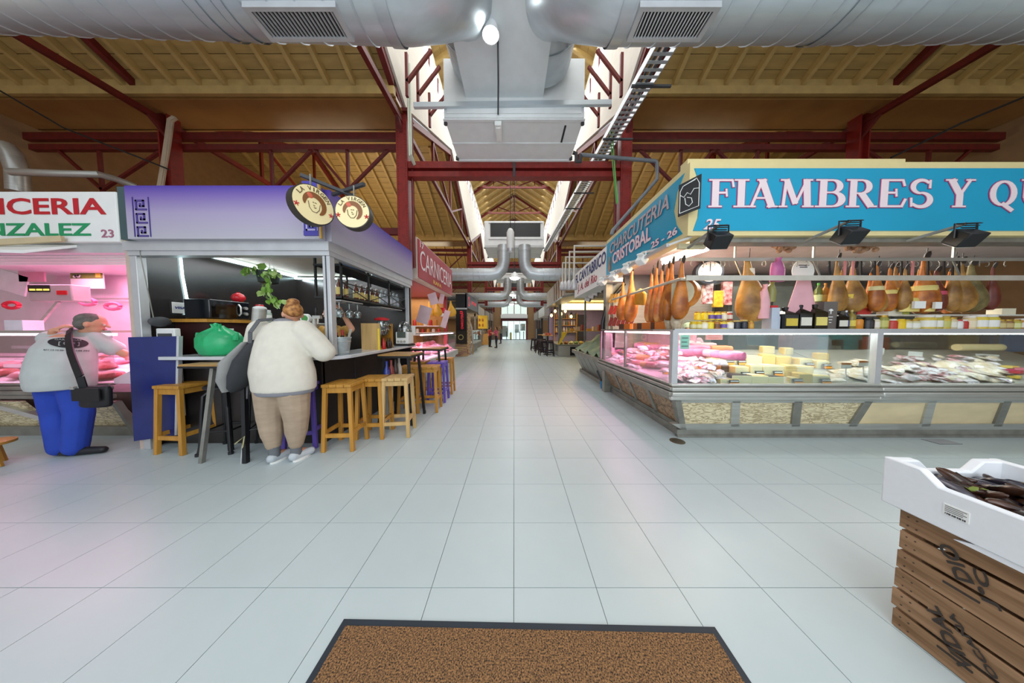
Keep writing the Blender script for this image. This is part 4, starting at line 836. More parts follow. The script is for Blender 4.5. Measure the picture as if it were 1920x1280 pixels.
rj = [(1607, 590, 14, 'd98a24', '1c1a18', None, 'orange sauce jar with a black lid'), (1624, 590, 18, '191919', '191919', '2c2c2c', 'black jar with small white print'), (1638, 590, 14, 'd9cfae', '2a2622', 'efe9da', 'white labelled jar with a dark lid'), (1653, 586, 15, '94913a', 'g', 'c8c26a', 'green olive jar'), (1669, 593, 16, 'c43a28', 'e9e4dc', 'c43a28', 'red pepper jar with a pale lid'), (1684, 593, 16, 'edc716', 'e7c22a', 'f0cb1c', 'bright yellow honey jar'),
      (1698, 594, 14, 'd6cfa0', 'g', 'ecebe0', 'pale jar with a white label'), (1712, 594, 15, 'd6cfa0', 'g', 'ecebe0', 'white labelled jar beside the tall yellow jar'), (1733, 586, 24, 'd9bd49', 'e8e4da', 'efeee4', 'tall yellow jar under the cream bags'), (1752, 586, 17, 'b8a53e', 'e8e4da', 'efece0', 'olive jar with a white label'), (1768, 588, 15, 'd3b43c', 'c0a23a', 'c8c46a', 'yellow pickle jar with a green label'), (1782, 590, 13, 'd7c6a0', 'g', 'ece6d8', 'small cream jar'),
      (1793, 594, 13, 'e6e3dc', 'c9372e', 'f0eee8', 'white jar with a red lid'), (1804, 594, 12, 'bf2f26', 'e9e4dc', 'bf2f26', 'small red jar'), (1816, 587, 15, 'e6cf9a', 'e9e4dc', 'f0e2c0', 'cream peach jar'), (1833, 585, 19, 'e0c445', 'e9e4dc', 'f1f0ea', 'big yellow jar with a white label'), (1853, 585, 20, 'cdb83e', 'e9e4dc', 'f1f0ea', 'big olive jar with a white label'), (1872, 594, 14, 'a88a4c', 'g', 'd6c486', 'brown jar with a gold lid'), (1886, 594, 14, '8f6a44', 'g', 'cbb478', 'dark brown jar with a gold lid'), (1900, 594, 14, 'b9b048', 'g', 'dfe0a0', 'green tinted jar with a gold lid'), (1914, 592, 14, 'c0863c', 'e9e4dc', 'e8dccf', 'orange brown jar with a pale lid')]
for i, (u, v, w, b, l, lb, nm) in enumerate(rj): jarat(u, v, 612, w, 3.12, b, l, lb, nm + ', %s in the row past the oil jugs' % ORD[i], 'jars past the oil jugs')
shf = thing('counter_shelf', 'narrow white shelf on clear uprights above the jars on the right counter', 'shelf', (5.9, 3.33, 1.41)); B().box(4.55, 7.2, 3.25, 3.41, 1.59, 1.605).obj('board', M('white shelf board', 'e6e4da', .4), shf)
[B().box(x_, x_ + .02, 3.28, 3.38, 1.41, 1.59).obj('upright', PANE, shf) for x_ in (4.6, 5.8, 7.1)]
u2 = [(1612, 25, 'c03a30', 'box', 'flat red box on the narrow shelf'), (1670, 26, 'e3e0cf', 'box', 'white tub on the narrow shelf'), (1690, 12, 'c7cf5a', 'box', 'lime green pack on the narrow shelf'), (1880, 26, 'e6dfc4', 'box', 'cream box at the far end of the narrow shelf')]
for (u, w, c, _, nm) in u2:
    p = aY(u, 590, 3.31); hw = w / 2 / FPX * 3.3; one(B().box(p.x - hw, p.x + hw, 3.27, 3.38, 1.605, 1.605 + (.08 if w > 20 else .12)), 'carton', cm(c, .5), nm, 'box')
for i, (u, v0, v1, w) in enumerate(((1708, 558, 584, 34), (1742, 560, 584, 20))):
    p = aY(u, v1, 3.2); hw = w / 2 / FPX * 3.2; h = (v1 - v0) / FPX * 3.2
    t = thing('sweet_bag', ('large' if i == 0 else 'small') + ' cream food bag with a printed label hanging over the jars', 'bag', (p.x, 3.2, p.z))
    B().loft([(p.x, 3.22, p.z, hw, .05), (p.x, 3.22, p.z + h * .5, hw, .06), (p.x, 3.22, p.z + h * .9, hw, .03), (p.x, 3.22, p.z + h, hw, .008)], 12).obj('bag_body', cm('efdc82', .35), t)
    B().box(p.x - hw * .6, p.x + hw * .6, 3.13, 3.155, p.z + h * .2, p.z + h * .7).obj('paper_label', PAPER, t)
# ---- hanging rails
def rail(name, pts, r, label, mat):
    t = thing('hanging_rail', label, 'rail', tuple(pts[0])); B().tube(pts, r, 8).obj('rail_bar', mat, t); return t
Zl, Zu = 2.03, 2.30
RAILM = M('pale steel rail', 'd9d4c6', .35, .4, amt=.15)
r1 = rail('a', [(2.06, 5.2, Zl), (2.06, 3.08, Zl), (7.6, 3.06, Zl)], .02, 'lower pale hanging rail running round the corner of the delicatessen', RAILM)
B().box(2.1, 7.6, 3.03, 3.05, Zl - .025, Zl + .035).obj('rail_face', RAILM, r1)
r2 = rail('b', [(2.12, 3.2, Zu), (7.6, 3.2, Zu)], .018, 'upper steel hanging rail below the front sign', STEEL)
B().box(2.12, 7.6, 3.18, 3.19, Zu - .02, Zu + .02).obj('rail_face', STEEL, r2)
for u in (1378, 1525, 1787):
    p = aY(u, 480, 3.2); B().bar((p.x, 3.2, Zu), (p.x, 3.2, 2.62), .018).obj('rail_hanger', STEEL, r2)
    q = aY(u + 15, 515, 3.06); B().bar((p.x, 3.2, Zu), (q.x, 3.06, Zl), .014).obj('rail_strut', STEELD, r1)
hk = B().tube([(0, 0, .03)] + [(.012 + .016 * math.cos(a), 0, .03 + .016 * math.sin(a)) for a in (2.6, 2, 1.2, .4, -.3)] + [(.0, 0, -.02), (0, 0, -.05), (.012, 0, -.065), (.026, 0, -.055)], .004, 5).mesh('hook', STEELD)
for i, u in enumerate([1296, 1320, 1341, 1352, 1360, 1368, 1395, 1430, 1437, 1488, 1496, 1516, 1534, 1555, 1573, 1594, 1621, 1635, 1653, 1668, 1690, 1707, 1723, 1748, 1763, 1779, 1803, 1819, 1838, 1856, 1884]):
    p = aY(u, 480, 3.2); o = bpy.data.objects.new('meat_hook', hk); COL.objects.link(o); o.location = (p.x, 3.2, Zu - .02); o.rotation_euler.z = (i * 1.3) % 3
    tag(o, 'steel meat hook on the upper rail, %s from the sign corner' % ORD[i], 'hook', 'hooks on the upper rail')
def ham(p, h, w, mat, label, hoof=True, band=None, group='hanging hams', flat=.62, lean=0, lean_y=0):
    """p: top of the shank"""
    t = thing('hanging_ham', label, 'ham', (p[0], p[1], p[2] - h), 0, group); r = w / 2
    S = [(0, .35), (.03, .6), (.1, .88), (.2, 1.0), (.32, .97), (.46, .8), (.58, .58), (.7, .38), (.82, .25), (.94, .19), (1, .13)]
    b = B().loft([(lean * (1 - f) * h + .12 * r * math.sin(f * 5), 0, f * h, r * a, r * a * flat) for f, a in S], 14)
    b.obj('ham_body', mat, t, local=True, ang=80)
    if hoof: B().loft([(0, 0, h * .97, r * .17, r * .15), (0, -.01, h * 1.05, r * .2, r * .17), (0, -.02, h * 1.1, r * .1, r * .09)], 8).obj('hoof', M('dark hoof', '2c211a', .5), t, local=True)
    B().tube([(0, 0, h * .9), (.01, 0, h + .12)], .004, 5).obj('cord', BLACK, t, local=True)
    if band:
        f = band[1]; a = .82 if f < .5 else .45 if f < .66 else .28
        B().lathe([(r * a * 1.06, h * f), (r * a * .98, h * (f + .09))], 14, (lean * (1 - f) * h, 0, 0), 1, flat * 1.05).obj('paper_band', cm(band[0], .5), t, local=True)
    return t
p = aY(1404, 488, 3.22); ham((p.x, 3.22, 2.33), .82, .4, HAMY, 'very large tan ham hanging alone near the wall scale', False, ('e8e0cc', .74), lean=.08)
p = aY(1424, 560, 3.3); ham((p.x, 3.3, 1.95), .42, .3, HAMO, 'orange ham hanging low behind the very large tan ham', False)
fh = [(1571, 500, 583, 26, 'HAMY', None), (1585, 520, 580, 20, 'HAMY', ('ece6d8', .3)), (1613, 512, 582, 40, 'HAMY', ('e9c63c', .3)), (1645, 512, 580, 26, 'HAMO', ('e6d8a0', .45)), (1655, 530, 582, 26, 'HAMY', ('dcb83a', .35)), (1683, 515, 580, 26, 'HAMO', ('ead27a', .4)), (1698, 518, 580, 22, 'HAMY', ('efe9da', .5)), (1743, 496, 584, 42, 'HAMO', ('ecd682', .4)), (1772, 520, 580, 34, 'D', ('d0506a', .4)), (1790, 505, 580, 24, 'HAMY', None), (1810, 505, 582, 44, 'HAMY', ('e6cc40', .5)), (1839, 508, 581, 44, 'T', ('d8b828', .66)), (1862, 515, 578, 22, 'D', ('e8e4d8', .5)), (1599, 520, 583, 24, 'HAMO', ('f0d060', .35)), (1628, 522, 583, 26, 'HAMY', ('efcf3a', .45)), (1669, 520, 582, 24, 'HAMO', ('f2d24a', .35)), (1712, 510, 583, 26, 'HAMY', ('e9c83a', .45)), (1727, 520, 582, 22, 'HAMO', ('efe6c8', .35)), (1758, 514, 583, 26, 'HAMY', ('f0d040', .4)), (1825, 518, 583, 26, 'HAMO', ('f2d64a', .45)), (1852, 520, 583, 24, 'HAMY', ('e8e0c8', .35))]
HM = {'HAMY': HAMY, 'HAMO': HAMO, 'D': M('dark red ham', '7a3526', .35, amt=.4, scale=8), 'T': M('mouldy green ham skin', '8c7d4c', .5, amt=.4, scale=9, col2='5d5230')}
nmh = {'HAMY': 'tan ham', 'HAMO': 'orange brown ham', 'D': 'dark red ham', 'T': 'greenish mouldy ham'}
for i, (u, v0, v1, w, m, bd) in enumerate(fh):
    p = aY(u, v0, 3.22); q = aY(u, v1, 3.22); ham((p.x, (3.22 + .03 * (i % 3)) if i < 13 else 3.36 + .03 * (i % 2), p.z + .1), p.z - q.z + .12, w * 1.08 / FPX * 3.22, HM[m], '%s%s, %s along the front rail after the pink bundles' % (nmh[m], ' with a paper band' if bd else '', ORD[i]), True, bd, 'hams on the front rail')
sh = [(1170, 528, 600, 18, 'HAMO'), (1187, 505, 604, 20, 'HAMO'), (1224, 512, 604, 18, 'R'), (1233, 500, 606, 18, 'HAMO'), (1243, 505, 606, 20, 'R'), (1254, 500, 602, 20, 'HAMO'), (1262, 492, 600, 22, 'HAMO'), (1281, 490, 598, 26, 'HAMO')]
HM['R'] = M('orange red cut ham', 'c8622e', .33, amt=.45, scale=8, col2='e8a860')
for i, (u, v0, v1, w, m) in enumerate(sh):
    p = aX(u, v0, 2.12); q = aX(u, v1, 2.12); ham((2.12, p.y, p.z), p.z - q.z, w * 1.25 / FPX * p.y, HM[m], '%s ham in the lit row over the aisle counter, %s from the far end' % ('glowing orange' if m == 'HAMO' else 'red cut', ORD[i]), True, ('f0c23a', .55) if i % 2 else None, 'hams over the aisle counter', lean=-.05)
p = aX(1203, 540, 2.14); one(B().prism([(p.y - .14, p.z - .3), (p.y + .2, p.z - .26), (p.y + .2, p.z - .05), (p.y + .02, p.z), (p.y - .14, p.z - .1)], 'x', 2.11, 2.16), 'bacon_slab', M('yellow bacon', 'e0a336', .35, amt=.3), 'big yellow slab of bacon hanging over the aisle counter', 'meat', bevel=.02)
p = aX(1279, 550, 2.16); t = thing('cut_ham', 'cut ham with a pale round face hanging at the counter corner', 'ham', (2.16, p.y, p.z - .2))
B().cyl((2.22, p.y + .05, p.z), (2.12, p.y - .02, p.z), .19, n=20).obj('ham_body', HAMO, t); B().cyl((2.119, p.y - .021, p.z), (2.112, p.y - .025, p.z), .165, n=20).obj('cut_face', M('pale fat face', 'd9cfae', .5, amt=.2), t)
# packets in rows at the far end of the aisle counter
pm_ = [B().box(-.012, .012, -.055, .055, -.11, .11).mesh('packet', m) for m in (M('amber packet', 'c99a4a', .3, amt=.4, scale=15), M('red packet', 'b5382a', .3, amt=.4, scale=15), M('dark red packet', '8c2f28', .3, amt=.4, scale=15))]
RX = 2.04
rack = thing('packet_rack', 'three tier rack of sausage packets at the far end of the aisle counter', 'rack', (2.1, 5.0, 1.5))
for r_ in range(3): B().bar((2.05, 5.35, 1.50 + .25 * r_), (2.45, 5.05, 1.50 + .25 * r_), .015).obj('rack_bar', STEEL, rack)
B().bar((2.06, 5.34, 1.41), (2.06, 5.34, 2.1), .02).bar((2.44, 5.06, 1.41), (2.44, 5.06, 2.1), .02).obj('rack_post', STEEL, rack)
for r_ in range(3):
    for i in range(6):
        f = (i + .5) / 6; o = bpy.data.objects.new('packet', pm_[2 - r_]); COL.objects.link(o); o.location = (2.05 + .4 * f, 5.34 - .3 * f, 1.57 + .25 * r_); o.rotation_euler = (.3, .0, R(50)); o.scale = (1, .6, .85)
        tag(o, ['dark red', 'red', 'amber'][r_] + ' sausage packet on the ' + ['bottom', 'middle', 'top'][r_] + ' tier of the rack, %s from the aisle' % ORD[i], 'food pack', ['bottom', 'middle', 'top'][r_] + ' tier packets')
for i, u in enumerate((1168, 1178, 1196, 1204, 1213, 1222, 1231, 1239)):
    p = aX(u, 610, 2.05); one(B().obx((p.x, p.y, TOPZ + .05), (.06, .16, .1), rz=.2), 'food_box', cm('d8762a' if i % 3 else '5a3a28', .4), '%s pack on the aisle counter top, %s from the far end' % ('orange' if i % 3 else 'brown', ORD[i]), 'food pack', 'packs on the aisle counter top')
for i, (u, v) in enumerate(((1255, 598), (1268, 600))):
    p = aX(u, v, 2.12); one(B().loft([(p.x, p.y, TOPZ, .05, .05), (p.x, p.y, TOPZ + .1, .075, .06), (p.x, p.y, TOPZ + .2, .06, .02)], 10), 'snack_bag', M('clear snack bag', 'd9c3a4', .25, amt=.35, scale=20), 'clear bag of dried snacks at the counter corner, %s from the jars' % ORD[1 - i], 'bag', 'snack bags')
# things hanging in the middle of the front
PINKB = M('pink paper', 'eab6bc', .5, amt=.12, scale=9)
def hangbag(u, v0, v1, w, mat, label, name='paper_bag', Y=3.12):
    p = aY(u, v0, Y); q = aY(u, v1, Y); hw = w / 2 / FPX * Y; h = p.z - q.z
    b = B().loft([(p.x, Y, q.z, hw, .04), (p.x, Y, q.z + h * .5, hw * .95, .05), (p.x - .01, Y, q.z + h * .78, hw * .7, .04), (p.x, Y, q.z + h * .88, hw * .25, .03), (p.x + .01, Y, p.z, hw * .4, .03)], 12)
    return one(b, name, mat, label, 'bag')
hangbag(1434, 533, 597, 20, PINKB, 'pale pink paper bag tied at the top hanging on the lower rail')
hangbag(1447, 528, 566, 14, M('olive bottle bag', '8d8a4a', .3), 'olive bottle in netting hanging beside the pink bag')
hangbag(1459, 483, 528, 26, M('magenta pink wrap', 'cf6fa6', .4, amt=.3), 'magenta pink wrapping hanging between the two rails')
p = aY(1497, 552, 3.17); t = thing('paper_bundle', 'bundle of pale pink sheets hanging below the lower rail', 'paper', (p.x, 3.17, p.z - .25))
for k in range(5):
    o_ = .05 * k; B().hexa([(p.x - .2 + o_, 3.12 + .015 * k, p.z - .24 + .02 * k), (p.x + .12 + o_ * .6, 3.12 + .015 * k, p.z - .26 + .03 * k), (p.x + .12 + o_ * .6, 3.127 + .015 * k, p.z - .26 + .03 * k), (p.x - .2 + o_, 3.127 + .015 * k, p.z - .24 + .02 * k)], [(p.x - .05 + o_ * .5, 3.14 + .015 * k, p.z + .2), (p.x + .1 + o_ * .4, 3.14 + .015 * k, p.z + .2), (p.x + .1 + o_ * .4, 3.147 + .015 * k, p.z + .2), (p.x - .05 + o_ * .5, 3.147 + .015 * k, p.z + .2)]).obj('sheet', PINKB, t)
c = aY(1506, 508, 3.3); t = thing('round_card', 'round white card with small print hanging between the rails', 'card', tuple(c))
B().cyl((c.x, 3.3, c.z), (c.x, 3.305, c.z), .15, n=20).obj('card_face', PAPER, t); B().box(c.x - .07, c.x + .07, 3.296, 3.299, c.z + .07, c.z + .08).box(c.x - .05, c.x + .05, 3.296, 3.299, c.z + .045, c.z + .055).obj('print_line', DKGRY, t)
for i, u in enumerate((1585, 1600, 1712)):
    p = aY(u, 485, 3.19); q = aY(u - 2, 522, 3.19); one(B().bar(p, q, .03, .01), 'ribbon', cm('d98a86'), 'pink strap hanging from the upper rail, %s along the front' % ORD[i], 'strap')
for i, u in enumerate((1555, 1614, 1640, 1690, 1740, 1770, 1786, 1798)):
    p = aY(u, 487, 3.2); q = aY(u, 520, 3.2); one(B().bar(p, q, .02, .012), 'ribbon', BLACK, 'black strap hanging from the upper rail, %s along the front' % ORD[i], 'strap', 'black straps on the upper rail')
# wall scale, vacuum sausage hangers on the steel panel
c = aY(1331, 509, 4.4); t = thing('dial_scale', 'round white dial scale with a dark rim hanging over the counter', 'scale', tuple(c))
B().cyl((c.x, 4.4, c.z), (c.x + .04, 4.55, c.z), .215, n=24).obj('case', M('dark blue rim', '27313d', .35), t); B().cyl((c.x - .005, 4.39, c.z), (c.x, 4.405, c.z), .175, n=24).obj('dial_face', PAPER, t)
dd = B().bar((c.x - .005, 4.385, c.z), (c.x - .005, 4.385, c.z + .13), .01)
for a in range(12): an = a * math.pi / 6; dd.obx((c.x - .005 + .15 * math.sin(an), 4.386, c.z + .15 * math.cos(an)), (.008, .004, .03), ry=an)
dd.obj('dial_mark', DKGRY, t); B().bar((c.x, 4.5, c.z + .2), (c.x, 4.5, 2.62), .02).obj('hanger', STEELD, t)
for i, (u, v0, v1, cc) in enumerate(((1327, 527, 570, 'e3dde0'), (1363, 528, 572, 'e0b0ae'), (1346, 545, 576, 'e8c23c'), (1290, 538, 562, '2b2b30'))):
    p = aY(u, v0, 4.6); q = aY(u, v1, 4.6); one(B().box(p.x - .09, p.x + .09, 4.57, 4.63, q.z, p.z), 'hanging_pack', M('hp' + cc, cc, .3, amt=.4, scale=16, col2='8a3038' if i < 2 else None), ['clear sausage pack', 'red and clear sausage pack', 'yellow snack card', 'black clipboard card'][i] + ' hanging before the steel back wall', 'food pack', bevel=.01)
# garlic and dried bunches under the sign
for i, (u, v, w) in enumerate(((1468, 462, 40), (1615, 463, 40))):
    c = aY(u, v, 3.1); b = B(); q_ = random.Random(i)
    for k in range(26): b.ball(c + pv(q_.uniform(-1, 1) * w / 2 / FPX * 3.1, q_.uniform(-.05, .05), q_.uniform(-.05, .05)), .03, 7, 5)
    one(b, 'garlic_string', M('garlic skin', 'b58d6c', .6, amt=.4, scale=12), 'bunch of dried garlic under the front sign, %s from the corner' % ORD[i], 'garlic')
c = aY(1292, 461, 2.95); one(B().box(c.x - .12, c.x + .2, 2.95, 2.99, c.z - .03, c.z + .03), 'carton', cm('d8cfa8', .5), 'flat pale carton tucked under the sign corner', 'box')
# tube lamp slanting under the aisle sign
a = aY(1243, 493, 3.9); b_ = aY(1327, 466, 3.2); t = thing('tube_light', 'long lit fluorescent tube under the sign corner', 'lamp', tuple(a)); B().cyl(a, b_, .028, n=10).obj('tube', TUBE, t); B().bar(a + pv(0, 0, .05), b_ + pv(0, 0, .05), .08, .04).obj('fitting', WHITE, t)
# spotlights
def spotl(c, label, mat, aim, arm0, sz=.13, lit=False):
    t = thing('spotlight', label, 'spotlight', tuple(c)); c = Vector(c); d = Vector(aim).normalized()
    B().bar(c - d * sz * .5, c + d * sz * .5, sz * 1.2, sz * 1.0).obj('lamp_head', mat, t, bevel=.01)
    B().bar(c + d * sz * .5, c + d * sz * .53, sz * 1.0, sz * .8).obj('lens', M('lens glass', 'dfeaf0', .2), t)
    x = d.cross(Vector((0, 0, 1))).normalized() * sz * .68
    B().tube([c + x, c + x + pv(0, 0, sz), c - x + pv(0, 0, sz), c - x], .008, 6).obj('yoke', mat, t)
    for k in range(3): B().bar(c - d * sz * (.2 + .15 * k) + x * .0 + pv(0, 0, sz * .5), c - d * sz * (.24 + .15 * k) + pv(0, 0, sz * .5), sz * .9, .02).obj('cooling_fin', mat, t)
    B().tube([c + pv(0, 0, sz), arm0], .016, 8).obj('arm', STEELD if mat == BLACK else ALU, t)
    return t
for i, (u, v) in enumerate(((1203, 488), (1175, 505), (1150, 519), (1130, 529))):
    c = aX(u, v, 1.72); spotl(c, 'white spotlight under the aisle sign, %s from the corner' % ORD[i], WHITE, (.6, .2, -.5), c + pv(.25, 0, .16), .1)
tr = aX(1252, 475, 1.74); te = aX(1122, 517, 1.74); t = thing('light_track', 'white light track carrying the aisle spotlights', 'light track', tuple(tr)); B().bar((1.74, tr.y, 2.36), (1.74, 5.2, 2.36), .035).obj('track', ALU, t)
for yy_ in (tr.y, 3.9, 5.1): B().bar((1.74, yy_, 2.36), (2.0, yy_, 2.45), .02).obj('bracket', ALU, t)
for i, (u, v, ua, va) in enumerate(((1346, 450, 1290, 465), (1592, 441, 1510, 452), (1809, 446, 1700, 452))):
    c = aY(u, v, 2.5); a = aY(ua, va, 2.8); spotl(c, 'black floodlight on an arm over the front counter, %s from the corner' % ORD[i], BLACK, (.05, .55, -.7), a, .14)
# ================================================================== fish stall behind it
t = thing('shop_sign', 'white fascia sign reading EL CANTABRICO over the fish stall', 'sign', (2, 6.5, 2.5))
B().box(1.95, 2.3, 5.26, 8.0, 2.42, 3.16).obj('board', PAPER, t)
text('EL CANTABRICO', M('navy letters', '28306a', .5, kind='plain'), (1.945, 7.85, 2.82), (0, -1, 0), 2.55, .27, t, bold=.02)
text('J. A. del Rio', M('red letters', 'b0283a', .5, kind='plain'), (1.945, 7.6, 2.48), (0, -1, 0), 1.75, .27, t, bold=.01, shear=.2)
t = thing('market_stall', 'fish stall counter with grey slatted skirt beside the delicatessen', 'market stall', (2.2, 6.9, 0))
B().box(2.3, 5.6, 5.7, 8.2, 0, .5).obj('carcass', STEELD, t)
for i in range(5): B().hexa([(2.28, 5.7 + .5 * i, .08), (2.34, 5.7 + .5 * i, .08), (2.34, 6.17 + .5 * i, .08), (2.28, 6.17 + .5 * i, .08)], [(1.98, 5.7 + .5 * i, .66), (2.1, 5.7 + .5 * i, .66), (2.1, 6.17 + .5 * i, .66), (1.98, 6.17 + .5 * i, .66)]).obj('skirt_panel', STEELD, t)
B().box(1.93, 2.02, 5.6, 8.2, .64, .74).box(2.2, 2.3, 5.6, 8.2, 0, .1).obj('rail', STEELD, t)
B().box(5.4, 5.6, 5.6, 8.2, 0, 3.2).obj('back_wall', WALLB, t)
B().box(2.3, 5.6, 5.6, 8.9, 2.7, 2.76).obj('ceiling_panel', DKGRY, t); B().bar((2.9, 5.8, 2.76), (2.9, 5.8, 3.9), .05).bar((2.9, 8.8, 2.76), (2.9, 8.8, 3.9), .05).bar((2.9, 5.8, 3.85), (2.9, 8.9, 3.85), .05).obj('lamp_frame', STEELD, t)
TARP = M('green tarpaulin', '7f8f6c', .45, amt=.3, scale=5)
b = B(); n = 12; q_ = random.Random(4); rows = []
for j in range(8):
    rows.append([(1.98 + .12 * j + .03 * q_.random(), 5.72 + 2.3 * i / n, .74 + .075 * j + (.05 * math.sin(i * 1.7 + j) + .05 * (i % 2)) * (1 if j < 7 else 0)) for i in range(n + 1)])
vs = [p for r_ in rows for p in r_]; fs = [(j * (n + 1) + i, j * (n + 1) + i + 1, (j + 1) * (n + 1) + i + 1, (j + 1) * (n + 1) + i) for j in range(7) for i in range(n)]
b.add(vs, fs); b.box(2.1, 2.8, 5.75, 8.0, .62, .72); one(b, 'tarpaulin', TARP, 'crumpled green tarpaulin covering the closed fish counter', 'tarpaulin', ang=25)
for i, (u, vt) in enumerate(((1055, 493), (1061, 482), (1068, 472), (1077, 461))):
    top = aX(u, vt, 1.75); bt = aX(u + 4, 540, 1.75)
    t = thing('gooseneck_lamp', 'silver lamp on a bent white arm over the fish stall, %s from the far end' % ORD[i], 'lamp', tuple(bt), group='gooseneck lamps')
    B().tube([(2.9, top.y, top.z), (1.75, top.y, top.z), (1.75, top.y, bt.z + .2)], .035, 8).obj('arm', M('white lamp arm', 'd8d3c8', .4), t)
    B().lathe([(.09, 0), (.11, .04), (.1, .2), (.05, .3)], 12, (1.75, top.y, bt.z)).obj('lamp_head', ALU, t)
for i in range(5):
    c = aX(1098 + i * 7, 560 - i * 6, 2.25); one(B().cyl(c, c + pv(.12, -.1, -.04), .075, n=12), 'spotlight', WHITE, 'round white ceiling spotlight under the fish stall sign, %s from the far end' % ORD[i], 'spotlight', 'round spotlights under the fish stall sign')
# floor grate, drain cover, things dropped by the plinth
p = aZ(1270, 827, 0); t = thing('drain_cover', 'round bronze drain cover in the floor by the counter corner', 'drain cover', (p.x, p.y, 0)); B().cyl((p.x, p.y, 0), (p.x, p.y, .006), .085, n=20).obj('cover', M('bronze', '6d604a', .4, .4), t); B().cyl((p.x, p.y, .004), (p.x, p.y, .008), .06, n=20).obj('inner_ring', M('bronze dark', '4f4636', .5), t)
p = aZ(1765, 828, 0); t = thing('floor_grate', 'square steel floor grate before the right counter', 'floor grate', (p.x, p.y, 0))
B().box(p.x - .14, p.x + .14, p.y - .07, p.y + .07, .0, .004).obj('backing', DKGRY, t)
for i in range(9): B().box(p.x - .14, p.x + .14, p.y - .068 + .0155 * i, p.y - .06 + .0155 * i, .003, .008).obj('grate_bar', ALU, t)
p = aZ(1127, 730, 0); t = thing('tool', 'small blue handled tool hanging at the aisle counter plinth', 'tool', (p.x, p.y, 0)); B().tube([p + pv(.02, 0, .03), p + pv(0, 0, .2)], .03, 8).obj('blue_grip', M('blue grip', '1f7fb4', .4), t); B().tube([p + pv(0, 0, .2), p + pv(-.05, .15, .42)], .02, 8).obj('bar', DKGRY, t)
# ================================================================== left: bar stall
TABW = M('table top wood', 'b98d4e', .4, amt=.25, scale=5, stretch=(1, 4, 1))
BX0, BX1, BYF = -4.33, -2.10, 2.85
SLATE = M('black slate wall', '2a2523', .22, 0, amt=.4, scale=4, spec=.8)
t = thing('bar_stall', 'bar kiosk with aluminium frame, black slate walls and white ceiling', 'market stall', (-3.2, 4, 0))
B().box(BX0 - .06, BX0, 2.9, 4.95, 0, 2.5).obj('side_wall', SLATE, t)
B().box(BX0, BX1 + .0, 4.95, 5.02, 0, 2.5).obj('back_wall', SLATE, t)
B().box(BX0, BX1, 2.86, 4.95, 2.47, 2.52).obj('ceiling_panel', M('bar ceiling', 'cbb9a6', .6), t)
for x0, x1, y0, y1, nm in ((BX0 - .02, BX0 + .06, BYF - .03, BYF + .05, 'corner_post'), (BX1 - .07, BX1 + .014, BYF - .03, BYF + .05, 'corner_post'), (BX1 - .07, BX1, 4.93, 5.0, 'corner_post')):
    B().box(x0, x1, y0, y1, 0 if x0 < -4 else 1.11, 2.24).obj(nm, ALU, t, bevel=.006)
B().box(BX1 - .035, BX1 - .025, BYF - .035, BYF - .028, 1.11, 2.3).obj('post_groove', DKGRY, t)
B().box(BX0 - .02, BX1 + .02, BYF - .04, BYF + .06, 2.24, 2.29).box(BX1 - .06, BX1 + .018, BYF + .062, 5.0, 2.24, 2.29).obj('window_rail', ALU, t)
B().box(BX0 - .04, BX1 + .03, BYF - .06, BYF + .1, 2.29, 2.39).box(BX1 - .1, BX1 + .028, BYF + .102, 5.05, 2.29, 2.39).obj('shutter_box', ALU, t)
B().box(BX0, BX1 - .25, 2.98, 3.03, 0, 1.05).box(BX1 - .30, BX1 - .25, 3.0, 4.9, 0, 1.05).obj('counter_front', DARK, t)
for x in (-3.3, -2.75): B().box(x, x + .006, 2.974, 2.982, .05, 1.05).obj('cladding_joint', DKGRY, t)
for y in (3.6, 4.2): B().box(BX1 - .252, BX1 - .244, y, y + .006, .05, 1.05).obj('cladding_joint', DKGRY, t)
B().tube([(BX0 + .012, 3.25, 1.60), (BX0 + .012, 3.27, 1.8), (BX0 + .012, 3.24, 2.1), (BX0 + .012, 3.23, 2.45)], .012, 6).obj('led_cable', LED, t)
B().box(BX0 + .0, BX0 + .03, 3.6, 4.93, 2.43, 2.46).box(BX0, BX1, 4.9, 4.94, 2.40, 2.42).obj('led_strip', LED, t)
B().box(BX1 - .5, BX1 - .47, 3.0, 4.7, 2.42, 2.44).obj('led_strip', LED, t)
for x, y in ((-2.75, 3.6), (-2.55, 4.1), (-3.1, 4.4)): B().cyl((x, y, 2.468), (x, y, 2.46), .05, n=14).obj('downlight', LED, t)
area('bar_light', (-3.2, 4.0, 2.44), (0, 0, 0), 1.4, 1.2, 16, (.95, .97, 1)); area('bar_strip', (-4.25, 4.3, 2.4), (0, R(-60), 0), .05, 1.2, 4, COOL)
# worktops
def rounded(x0, x1, y0, y1, r): return [(x0, y0)] + [(x1 - r + r * math.sin(a), y0 + r - r * math.cos(a)) for a in (0, .3, .6, .9, 1.2, 1.57)] + [(x1, y1), (x0, y1)]
wt = [(-4.02, 2.76)] + [(-2.2 + .22 * math.sin(a), 2.98 - .22 * math.cos(a)) for a in (0, .3, .6, .9, 1.2, 1.57)] + [(-1.98, 4.95), (-2.45, 4.95), (-2.45, 3.2), (-4.02, 3.2)]
b = B(); tri = [wt[:7] + [(-2.45, 3.2), (-4.02, 3.2)], wt[6:8] + [(-2.45, 4.95), (-2.45, 3.2)]]
for q in tri: b.prism(q, 'z', 1.06, 1.10)
one(b, 'worktop', M('polished grey white stone', 'c9ccd0', .12, 0, amt=.06, spec=.8), 'pale polished stone bar worktop wrapping the kiosk corner', 'worktop', bevel=.006)
